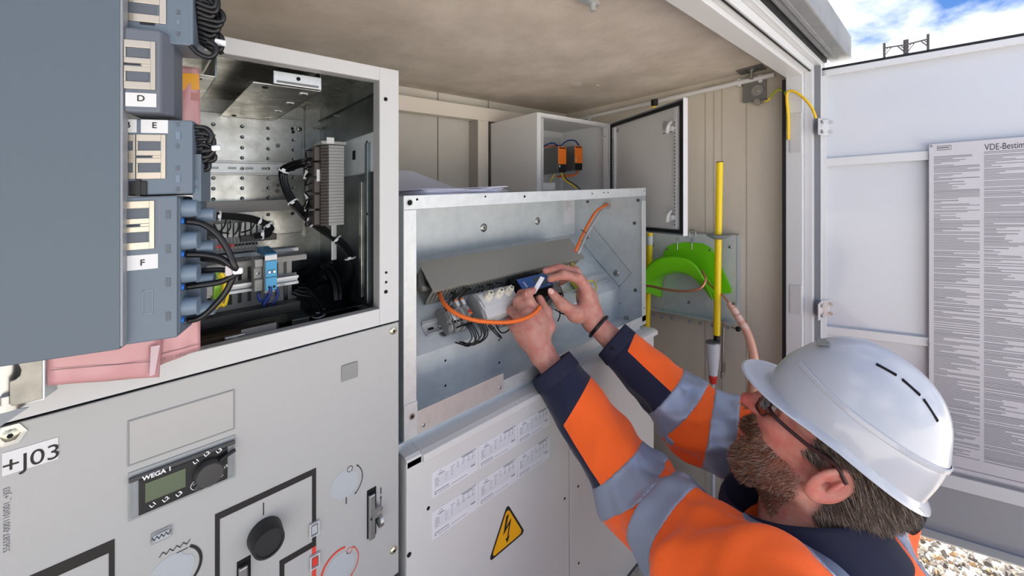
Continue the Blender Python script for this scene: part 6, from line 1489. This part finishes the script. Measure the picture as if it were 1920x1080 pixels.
# navy where: near cuff, or on the underside of the forearm
navL = np.maximum((.118-sL)+uL*.35, np.where(sL < .26, (uL-.036)*1.2, -.01)); navR = np.maximum((.100-sR)+uR*.25, np.where(sR < .225, (uR-.004)*1.2, -.01))
isL = dL < .10; isR = dR < .10
nav = np.where(isL & (dL <= dR), navL, np.where(isR, navR, -.02)); nav = np.clip(nav, -.02, .02)
jm = bpy.data.materials.new('hi-vis jacket cloth'); jm.use_nodes = True; nt = jm.node_tree; b = nt.nodes['Principled BSDF']
at = N(nt, 'ShaderNodeAttribute', attribute_name='navy'); gt_ = N(nt, 'ShaderNodeMath', operation='GREATER_THAN'); gt_.inputs[1].default_value = 0; nt.links.new(at.outputs['Fac'], gt_.inputs[0])
mxx = N(nt, 'ShaderNodeMixRGB'); mxx.inputs[1].default_value = (1.0, .135, .016, 1); mxx.inputs[2].default_value = lin((26, 30, 54)); nt.links.new(gt_.outputs[0], mxx.inputs[0]); nt.links.new(mxx.outputs[0], b.inputs['Base Color'])
b.inputs['Roughness'].default_value = .75; b.inputs['Sheen Weight'].default_value = .15; b.inputs['Specular IOR Level'].default_value = .25
tcn = N(nt, 'ShaderNodeTexCoord'); n2 = N(nt, 'ShaderNodeTexNoise', i_Scale=900.0, i_Detail=2.0); nt.links.new(tcn.outputs['Object'], n2.inputs['Vector']); n3 = N(nt, 'ShaderNodeTexNoise', i_Scale=24.0, i_Detail=4.0); nt.links.new(tcn.outputs['Object'], n3.inputs['Vector'])
ad = N(nt, 'ShaderNodeMath', operation='MULTIPLY_ADD'); ad.inputs[1].default_value = 14.; nt.links.new(n3.outputs[0], ad.inputs[0]); nt.links.new(n2.outputs[0], ad.inputs[2])
bp = N(nt, 'ShaderNodeBump'); bp.inputs['Strength'].default_value = .35; bp.inputs['Distance'].default_value = .0004; nt.links.new(ad.outputs[0], bp.inputs['Height']); nt.links.new(bp.outputs[0], b.inputs['Normal'])
jacket = skin_build('jacket', vj, qj, jm, man, 'orange jacket with navy cuffs', {'navy': nav})
# reflective bands: slabs cut out of the jacket surface, slightly proud
refl = mat('reflective tape', (150, 160, 180), .42, .35, bump=(700, .15, .0004))
navy_m = mat('navy cloth', (28, 31, 54), .8, bump=(900, .3, .0004))
def slab(c, n, w, r, name, m, lift=.0016, parent=None, tilt=None, J_=None, label=None):
    n = nz(np.array(n, dtype=float)); c = np.array(c)
    sl, P = J.region(c-r, c+r); a = J.a[sl]
    d = (P[0]-c[0])*n[0]+(P[1]-c[1])*n[1]+(P[2]-c[2])*n[2]; dist = np.sqrt((P[0]-c[0])**2+(P[1]-c[1])**2+(P[2]-c[2])**2)
    f = np.maximum(np.maximum(a-lift, np.abs(d)-w/2), dist-r*.97); f = np.maximum(f, -(a+.004))
    F_ = Field(J.lo+np.array([sl[i].start for i in range(3)])*J.h, J.lo+np.array([sl[i].stop-1 for i in range(3)])*J.h, J.h, .02); F_.a = f.astype(np.float32)[:F_.n[0], :F_.n[1], :F_.n[2]].copy()
    v, q = F_.mesh(smooth=1)
    return skin_build(name, v, q, m, parent or jacket, label)
fL = nz(EL-WL); fR = nz(ER-WR); uLd = nz(SL-EL); uRd = nz(SR-ER)
nm = nz(fL+uLd); slab(EL-fL*.035, nz(fL*.7+nm*.3), .050, .13, 'reflective_band', refl); slab(EL+uLd*.085, nz(nm*.6+uLd*.4), .050, .13, 'reflective_band', refl)
slab(ER-fR*.055, fR, .050, .10, 'reflective_band', refl); slab(ER+uRd*.05, uRd, .050, .10, 'reflective_band', refl)
# shoulder tape running over the shoulder towards the back
shc = NB+np.array([-.085, -.01, -.10]); slab(shc, (1, .12, .1), .048, .17, 'reflective_band', refl)
slab(NB+np.array([.085, -.01, -.10]), (1, -.12, -.1), .048, .17, 'reflective_band', refl)
# cuffs as turned navy sleeves
for C_, E_, W_ in ((CLf, EL, WL), (CRf, ER, WR)):
    d = nz(E_-W_); slab(C_+d*.016, d, .032, .07, 'cuff', navy_m, .0018)
# velcro tab and printed mark on the right cuff
d = nz(ER-WR); cc_ = CRf+d*.022; sdv = nz(np.array([-.5, -.7, -.5])); sdv = nz(sdv-d*(sdv@d)); up_ = np.cross(sdv, d)
MB(True).cbox(Vector(cc_+sdv*.048), Vector(d*.026), Vector(up_*.034), Vector(sdv*.003)).build('cuff_tab', mat('black velcro', (20, 20, 26), .9), jacket, bevel=.002)
sdu = nz(cam_d(cc_)*1.0+np.array([.35, 0, .55])); sdu = nz(sdu-d*(sdu@d)); pu = nz(np.cross(d, sdu))
cmk = cc_+d*.030+sdu*.0485
text('ARC', .010, Vector(cmk), Vector(pu), Vector(-d), mat('yellow stitching', (206, 196, 60), .6), jacket, depth=.003, world=True, bold=.0002)
for a_, b_ in (((-.013, -.009), (.013, -.009)), ((.013, -.009), (.013, .006)), ((.013, .006), (0, .013)), ((0, .013), (-.013, .006)), ((-.013, .006), (-.013, -.009))):
    P0, P1 = [Vector(cmk+pu*q[0]-d*q[1]+sdu*.003) for q in (a_, b_)]; MB(True).cyl(P0, P1, .0006, 5).build('badge_outline', MATS['yellow stitching'], jacket)
# collar: standing navy collar around the neck
q = MB(True); n = 48; rings = []
cz = HC+np.array([-.016, .028, -.106]); tilt = nz(np.array([0., .30, 1.])); ex = nz(np.cross(np.array([0, 1., 0]), tilt)); ey = np.cross(tilt, ex)
prof_ = [(.103, -.036), (.098, -.020), (.089, .004), (.082, .022), (.078, .026), (.075, .021), (.073, -.02)]
vs = []
for i in range(n):
    a = 2*math.pi*i/n; c_, s_ = math.cos(a), math.sin(a); front = max(0, s_)
    for j, (r, h) in enumerate(prof_):
        rr = r*(1+.04*math.sin(3*a+1)+(.12*front if j < 4 else .08*front)); hz_ = h*(1+.35*front)+.004*math.sin(2*a)
        vs.append(Vector(cz+ex*c_*rr*1.02+ey*s_*rr*1.27+tilt*hz_))
m_ = len(prof_); q.add(vs, [(i*m_+j, i*m_+j+1, ((i+1) % n)*m_+j+1, ((i+1) % n)*m_+j) for i in range(n) for j in range(m_-1)])
co = q.build('collar', navy_m, jacket, smooth=True, label='navy stand-up collar'); sb = co.modifiers.new('s', 'SUBSURF'); sb.levels = 1; sb.render_levels = 1
# trousers and boots (below the frame)
Tf = Field((.40, -.62, -1.13), (1.2, .42, -.66), .007, far=.03)
G0 = -LIFT+.045
for s_, kx, fx_ in ((-1, .66, .68), (1, 1.0, .98)):
    hip = PEL+np.array([s_*.09, 0, -.02]); kn = np.array([kx, .17, -.80]); an_ = np.array([fx_, -.03, -1.03])
    Tf.cone(hip, kn, .095, .068, .04); Tf.cone(kn, an_, .066, .048, .03)
Tf.ell(PEL, ((1, 0, 0), (0, 1, 0), (0, 0, 1)), (.17, .14, .13), .05)
v, q_ = Tf.mesh(); skin_build('trousers', v, q_, navy_m, man)
for fx_ in (.68, .98):
    Bf = Field((fx_-.09, -.2, -1.13), (fx_+.09, .22, -.95), .005, far=.03)
    Bf.cone((fx_, -.03, -1.0), (fx_, -.035, -1.06), .055, .05, .02); Bf.cone((fx_, -.05, -1.08), (fx_, .12, -1.085), .04, .036, .02)
    Bf.a = np.maximum(Bf.a, (-LIFT-(Bf.lo[2]+np.arange(Bf.n[2], dtype=np.float32)*Bf.h))[None, None, :])
    v, q_ = Bf.mesh(); skin_build('boot', v, q_, mat('boot leather', (34, 30, 28), .6) if 'boot leather' not in MATS else MATS['boot leather'], man)
# ---- helmet
hel = thing('safety_helmet', 'white safety helmet with front peak on the man', 'helmet')
HT = 0.
gf, gu = rotv(hf, hl, -HT), rotv(hu, hl, -HT)
HO = HC+hu*.080+hf*(.007)
def HG(f, l, u): return Vector(HO+gf*f+hl*l+gu*u)
wh = mat('helmet white', (188, 191, 198), .22, coat=.4)
nph, nth = 96, 26; AF, AL_, AU = .112, .089, .119
vs = []; RIM = .0
def prof_h(phi, t):      # t 0 crown .. 1 rim
    cf, sl_ = math.cos(phi), math.sin(phi); th = t*math.pi/2
    st = math.sin(th)**.9; ct = math.cos(th)
    a = AF*(.91 if cf > 0 else 1.03); f = a*cf*st; l = AL_*sl_*st; u = AU*ct
    crest = max(0, 1-(abs(l)/.030)**4)*.0065*(1 if t > 0 else 1)*max(0, 1-((f-(-.010))/.098)**6) if abs(l) < .03 else 0
    u += crest
    u += .012*max(0, (t-.8)/.2)*math.sin(phi)**2
    if t > .72: k_ = (t-.72)/.28; f *= 1+.035*min(1, k_*3); l *= 1+.035*min(1, k_*3); u -= .012*k_
    return f, l, u
for i in range(nph):
    phi = 2*math.pi*i/nph; cf = math.cos(phi)
    for j in range(nth+1): vs.append(HG(*prof_h(phi, j/nth)))
    f, l, u = prof_h(phi, 1.); pk = max(0, (cf-.35)/.65)**1.1; dr2 = .012*abs(math.sin(phi))**2
    d_ = V(math.cos(phi), math.sin(phi), 0); dr2 = 0
    back = max(0, -cf)
    for (e_, z_) in ((.000, -.010-.012*back), (.006, -.014-.014*back), (.010+.030*pk, -.017+.002*pk-.014*back), (.011+.032*pk, -.019+.001*pk-.014*back), (.008+.030*pk, -.0205-.014*back), (.002, -.0175-.014*back), (-.004, -.010-.01*back)):
        vs.append(HG(f+d_.x*e_, l+d_.y*e_, u+z_+dr2))
m_ = nth+1+7
q = MB(True); q.add(vs, [(i*m_+j, i*m_+j+1, ((i+1) % nph)*m_+j+1, ((i+1) % nph)*m_+j) for i in range(nph) for j in range(m_-1)])
sh_ = q.build('shell', wh, hel, smooth=True); me = sh_.data; bm = bmesh.new(); bm.from_mesh(me); bmesh.ops.remove_doubles(bm, verts=bm.verts, dist=.0004); bm.to_mesh(me); bm.free()
# vent slots beside the crest
for s_ in (1, -1):
    for f0 in (.004, -.027, -.056):
        a = HG(f0+.011, s_*.040, 0); 
        def surf(f, l):
            r = math.hypot(f/(AF*(.91 if f > 0 else 1.03)), l/AL_); t = math.asin(min(1, r)**(1/.9))/(math.pi/2); return AU*math.cos(t*math.pi/2)
        f1, f2 = f0+.012, f0-.012; l_ = s_*.042
        p1, p2 = HG(f1, l_, surf(f1, l_)+.0002), HG(f2, l_, surf(f2, l_)+.0002)
        nn_ = Vector(hl*s_*.35+gu); nn_.normalize(); dd_ = (p2-p1); sdn = nn_.cross(dd_).normalized()
        MB(True).cbox((p1+p2)/2+nn_*.0006, dd_, sdn*.0042, nn_*.0026).build('vent_slot', hole_m, hel, bevel=.0006)
# raised band low around the shell
vs = []; K_ = 72
for i in range(K_+1):
    phi = math.radians(28)+(2*math.pi-math.radians(56))*i/K_
    f, l, u = prof_h(phi, .80-.04*math.cos(phi)); g_ = 1.006
    base = Vector(HO)
    for e_, z_ in ((1.0, .005), (1.018, .004), (1.022, -.002), (1.0, -.004)): vs.append(HG(f*e_, l*e_, u+z_))
q = MB(True); q.add(vs, [(i*4+j, i*4+j+1, (i+1)*4+j+1, (i+1)*4+j) for i in range(K_) for j in range(3)]); q.build('shell_rib', wh, hel, smooth=True)
# emblem plate in front
f, l, u = prof_h(math.radians(12), .52); MB(True).cbox(HG(f+.001, l, u+.001), Vector(hl*.034), Vector(nz(gf*.6+gu*.9))*.0025, Vector(nz(gf*.9-gu*.6))*.018).build('front_emblem', mat('emblem grey', (120, 124, 120), .3, .4), hel, bevel=.001)
# head band and ratchet knob at the nape
HBd = mat('headband black', (22, 22, 24), .5)
vs = []
for i in range(49):
    phi = math.pi*2*i/48; f, l = .104*math.cos(phi)-.004, .084*math.sin(phi)
    z_ = -.010-(.020 if math.cos(phi) < -.2 else 0)*min(1, (-math.cos(phi)-.2)*2)
    for e_, zz in ((1, .012), (1.02, .012), (1.02, -.016), (1, -.016)): vs.append(HG(f*e_, l*e_, z_+zz))
q = MB(True); q.add(vs, [(i*4+j, i*4+(j+1) % 4, (i+1)*4+(j+1) % 4, (i+1)*4+j) for i in range(48) for j in range(4)]); q.build('headband', HBd, hel, smooth=True)
p = HG(-.100, .020, -.066); MB(True).cyl(p, p-Vector(gf)*.024, .024, 20, r2=.020).build('ratchet_knob', HBd, hel, smooth=True)
MB(True).cbox(HG(-.092, .0, -.056), Vector(gf)*.012, Vector(hl)*.09, Vector(gu)*.030).build('nape_strap', HBd, hel, bevel=.004)
# ---- spectacles
gl = thing('spectacles', 'dark safety spectacles on the man', 'glasses')
fm_ = mat('spectacle frame', (52, 28, 28), .3)
lens = mat('tinted lens', (96, 66, 60), .06, trans=.7, ior=1.2, coat=.5)
for s_ in (-1, 1):
    pts = []
    for a in range(14):
        an_ = 2*math.pi*a/14; pts.append(Vector(Hd(.104-.012*abs(math.cos(an_)) - .004*(1-math.cos(an_)) if s_*math.cos(an_) > 0 else .106, s_*.034+.027*math.cos(an_)*(1), .028+.019*math.sin(an_))))
    MB(True).tube(pts+[pts[0]], .0013, 6, 4).build('rim', fm_, gl, smooth=True)
    c_ = sum((p for p in pts), Vector())/len(pts); MB(True).add([c_+Vector(hf)*.003]+pts, [(0, 1+i, 1+(i+1) % 14) for i in range(14)]).build('lens', lens, gl, smooth=True)
    MB(True).tube([Vector(Hd(.094, s_*.062, .036)), Vector(Hd(.080, s_*.078, .036)), Vector(Hd(.035, s_*.083, .034)), Vector(Hd(.0, s_*.084, .036)), Vector(Hd(-.022, s_*.083, .022))], .0031, 8, 6).build('temple', fm_, gl, smooth=True)
MB(True).tube([Vector(Hd(.108, -.009, .032)), Vector(Hd(.113, 0, .036)), Vector(Hd(.108, .009, .032))], .0015, 6, 5).build('bridge', fm_, gl, smooth=True)
# ---- eyes
for s_ in (-1, 1):
    e_ = Vector(Hd(.0795, s_*.031, .029)); MB(True).ball(e_, .0118, 10).build('eyeball', mat('eye white', (214, 206, 200), .2) if 'eye white' not in MATS else MATS['eye white'], bodyo, smooth=True)
    MB(True).ball(e_+Vector(hf)*.0085, .0052, 8).build('iris', mat('eye brown', (60, 44, 36), .2) if 'eye brown' not in MATS else MATS['eye brown'], bodyo, smooth=True)
# ---- hair and beard strands rooted on the skin surface
def strands(name, mats, test, count, length, flow, seed, r0=.00045, curl=.15, seg=4, label=None, dens=None):
    rg_ = np.random.RandomState(seed); me = bodyo.data
    v = vb; P = (v-HC); F_ = P@hf; Lr = P@hl; U_ = P@hu
    tri = qb; ctr = v[tri].mean(1); cf, cl, cu = (ctr-HC)@hf, (ctr-HC)@hl, (ctr-HC)@hu
    ok = np.where(test(cf, cl, cu) & (np.linalg.norm(ctr-HC, axis=1) < .17))[0]
    e1_ = v[tri[:, 1]]-v[tri[:, 0]]; e2_ = v[tri[:, 3]]-v[tri[:, 0]]; nr = np.cross(e1_, e2_); nr /= np.linalg.norm(nr, axis=1)[:, None]+1e-9
    sgn = np.sign(((ctr-HC)*nr).sum(1)); nr = nr*sgn[:, None]
    pick = rg_.choice(ok, count)
    q = MB(True); vs = []; fs = []; mi = []
    for k_ in pick:
        p = ctr[k_]+(rg_.rand(3)-.5)*.003; n_ = nr[k_]; fl = flow(cf[k_], cl[k_], cu[k_]); fl = fl[0]*hf+fl[1]*hl+fl[2]*hu
        L_ = length(cf[k_], cl[k_], cu[k_])*rg_.uniform(.6, 1.15); d_ = nz(n_*.55+fl+rg_.normal(size=3)*curl); pp = p-n_*.001; w0 = r0*rg_.uniform(.7, 1.4)
        side = nz(np.cross(d_, rg_.normal(size=3))); b0 = len(vs); gdir = fl
        for s_ in range(seg+1):
            w_ = w0*(1-.75*s_/seg); vs.append(pp+side*w_); vs.append(pp-side*w_)
            d_ = nz(d_+gdir*.22-n_*.03+rg_.normal(size=3)*curl*.5); pp = pp+d_*L_/seg
        c_ = rg_.randint(len(mats))
        for s_ in range(seg): fs.append((b0+2*s_, b0+2*s_+1, b0+2*s_+3, b0+2*s_+2)); mi.append(c_)
    v_ = np.array(vs)+np.array([0, 0, LIFT]); c0_ = (v_.min(0)+v_.max(0))/2; me2 = bpy.data.meshes.new(name); me2.from_pydata((v_-c0_).tolist(), [], fs)
    for m_ in mats: me2.materials.append(m_)
    me2.polygons.foreach_set('material_index', mi)
    return link(name, me2, Vector(c0_.tolist()), bodyo, label, kind='stuff')
hm = [mat('hair dark brown', (70, 54, 46), .5), mat('hair grey', (150, 136, 122), .45), mat('hair brown', (102, 82, 68), .5), mat('hair dark', (52, 42, 38), .5)]
bmx = [mat('beard brown', (120, 78, 56), .55), mat('beard ginger', (166, 104, 72), .55), mat('beard grey', (178, 160, 144), .5), mat('beard dark', (84, 56, 44), .55)]
def t_hair(f, l, u): return (np.abs(f) < .3) & (((f < .034) & (u > .012) & (u < .075) & (f > -.03)) | ((f < -.020) & (u > -.062) & (u < .050) & (f > -.092-.3*np.minimum(0,0*u))))
# keep hair off the ear
def t_hair2(f, l, u): e = (((f+.010)/.026)**2+((u-.004)/.036)**2 < 1) & (np.abs(l) > .062); return t_hair(f, l, u) & ~e
strands('hair', hm, t_hair2, 34000, lambda f, l, u: .026 if f < -.02 else .016, lambda f, l, u: (-.85, 0, -.75 if f < -.02 else -.45), 1, .00042, .20, 5)
def t_beard(f, l, u):
    jaw = (u < -.012-.25*np.maximum(0, .07-f)) & (u > -.120) & (f > .008)
    mouth = (np.abs(l) < .023) & (u > -.060) & (u < -.042) & (f > .085)
    must = (u < -.018) & (u > -.044) & (f > .075) & (np.abs(l) < .036)
    return ((jaw & ~((u > -.020) & (f > .02) & (f < .078) & (np.abs(l) > .036))) | must) & ~mouth
strands('beard', bmx, t_beard, 24000, lambda f, l, u: .012 if f > .06 and u < -.06 else (.009 if f > .05 else .005), lambda f, l, u: (.35, 0, -.8), 2, .0004, .26, 3)
strands('moustache', [bmx[0], bmx[3]], lambda f, l, u: (u < -.017) & (u > -.044) & (f > .080) & (np.abs(l) < .034), 1800, lambda f, l, u: .010, lambda f, l, u: (.3, .6*(1 if l > 0 else -1), -.6), 3, .0005, .15, 3)
strands('eyebrow', [hm[0], hm[2]], lambda f, l, u: (u < .056) & (u > .047) & (f > .072) & (np.abs(l) > .014) & (np.abs(l) < .05), 700, lambda f, l, u: .008, lambda f, l, u: (.1, .7*(1 if l > 0 else -1), .2), 4, .0004, .1, 3)
# ---- bracelet, and things held
br = thing('wristband', 'black cord wristband with small clasp on the right wrist', 'wristband')
d = nz(ER-WR); c_ = Vector(WR+nz(ER-WR)*.018); q = MB(True); a1 = nz(np.cross(d, np.array([0, 0, 1.]))); a2 = np.cross(d, a1)
q.tube([c_+Vector(a1*math.cos(t)*.0295+a2*math.sin(t)*.0315) for t in [2*math.pi*i/20 for i in range(21)]], .0042, 10, 3).build('cord', rubber, br, smooth=True)
p = c_+Vector(nz(np.array([-.3, -.5, -.9])))*.034; MB(True).ball(p, .0042, 8).build('clasp', steel, br, smooth=True)
# connector on orange cable between the left finger tips
cn = thing('cable_connector', 'small clear and black connector at the end of the orange cable', 'connector')
a, b2 = PT(1013, 577, .972), PT(1016, 553, .985)
MB().cyl(PT(1014, 579, .972), PT(1015, 566, .975), .0065, 12).build('clear_boot', mat('lilac clear boot', (196, 190, 206), .2), cn, smooth=True); MB().cyl(PT(1008, 572, .985), PT(1003, 556, .99), .007, 10).build('black_plug', black, cn, smooth=True)
mkp = MB(); mkp.prism([PT(996, 549, .985), PT(1014, 518, .985), PT(1021.5, 521, .985), PT(1004, 551, .985)], (0, .0008, 0)); o = mkp.build('marking_strip', mat('translucent strip', (206, 208, 214), .3)); tag(o, 'white translucent marking strip across the blue meter display', 'strip')
finish_roots()
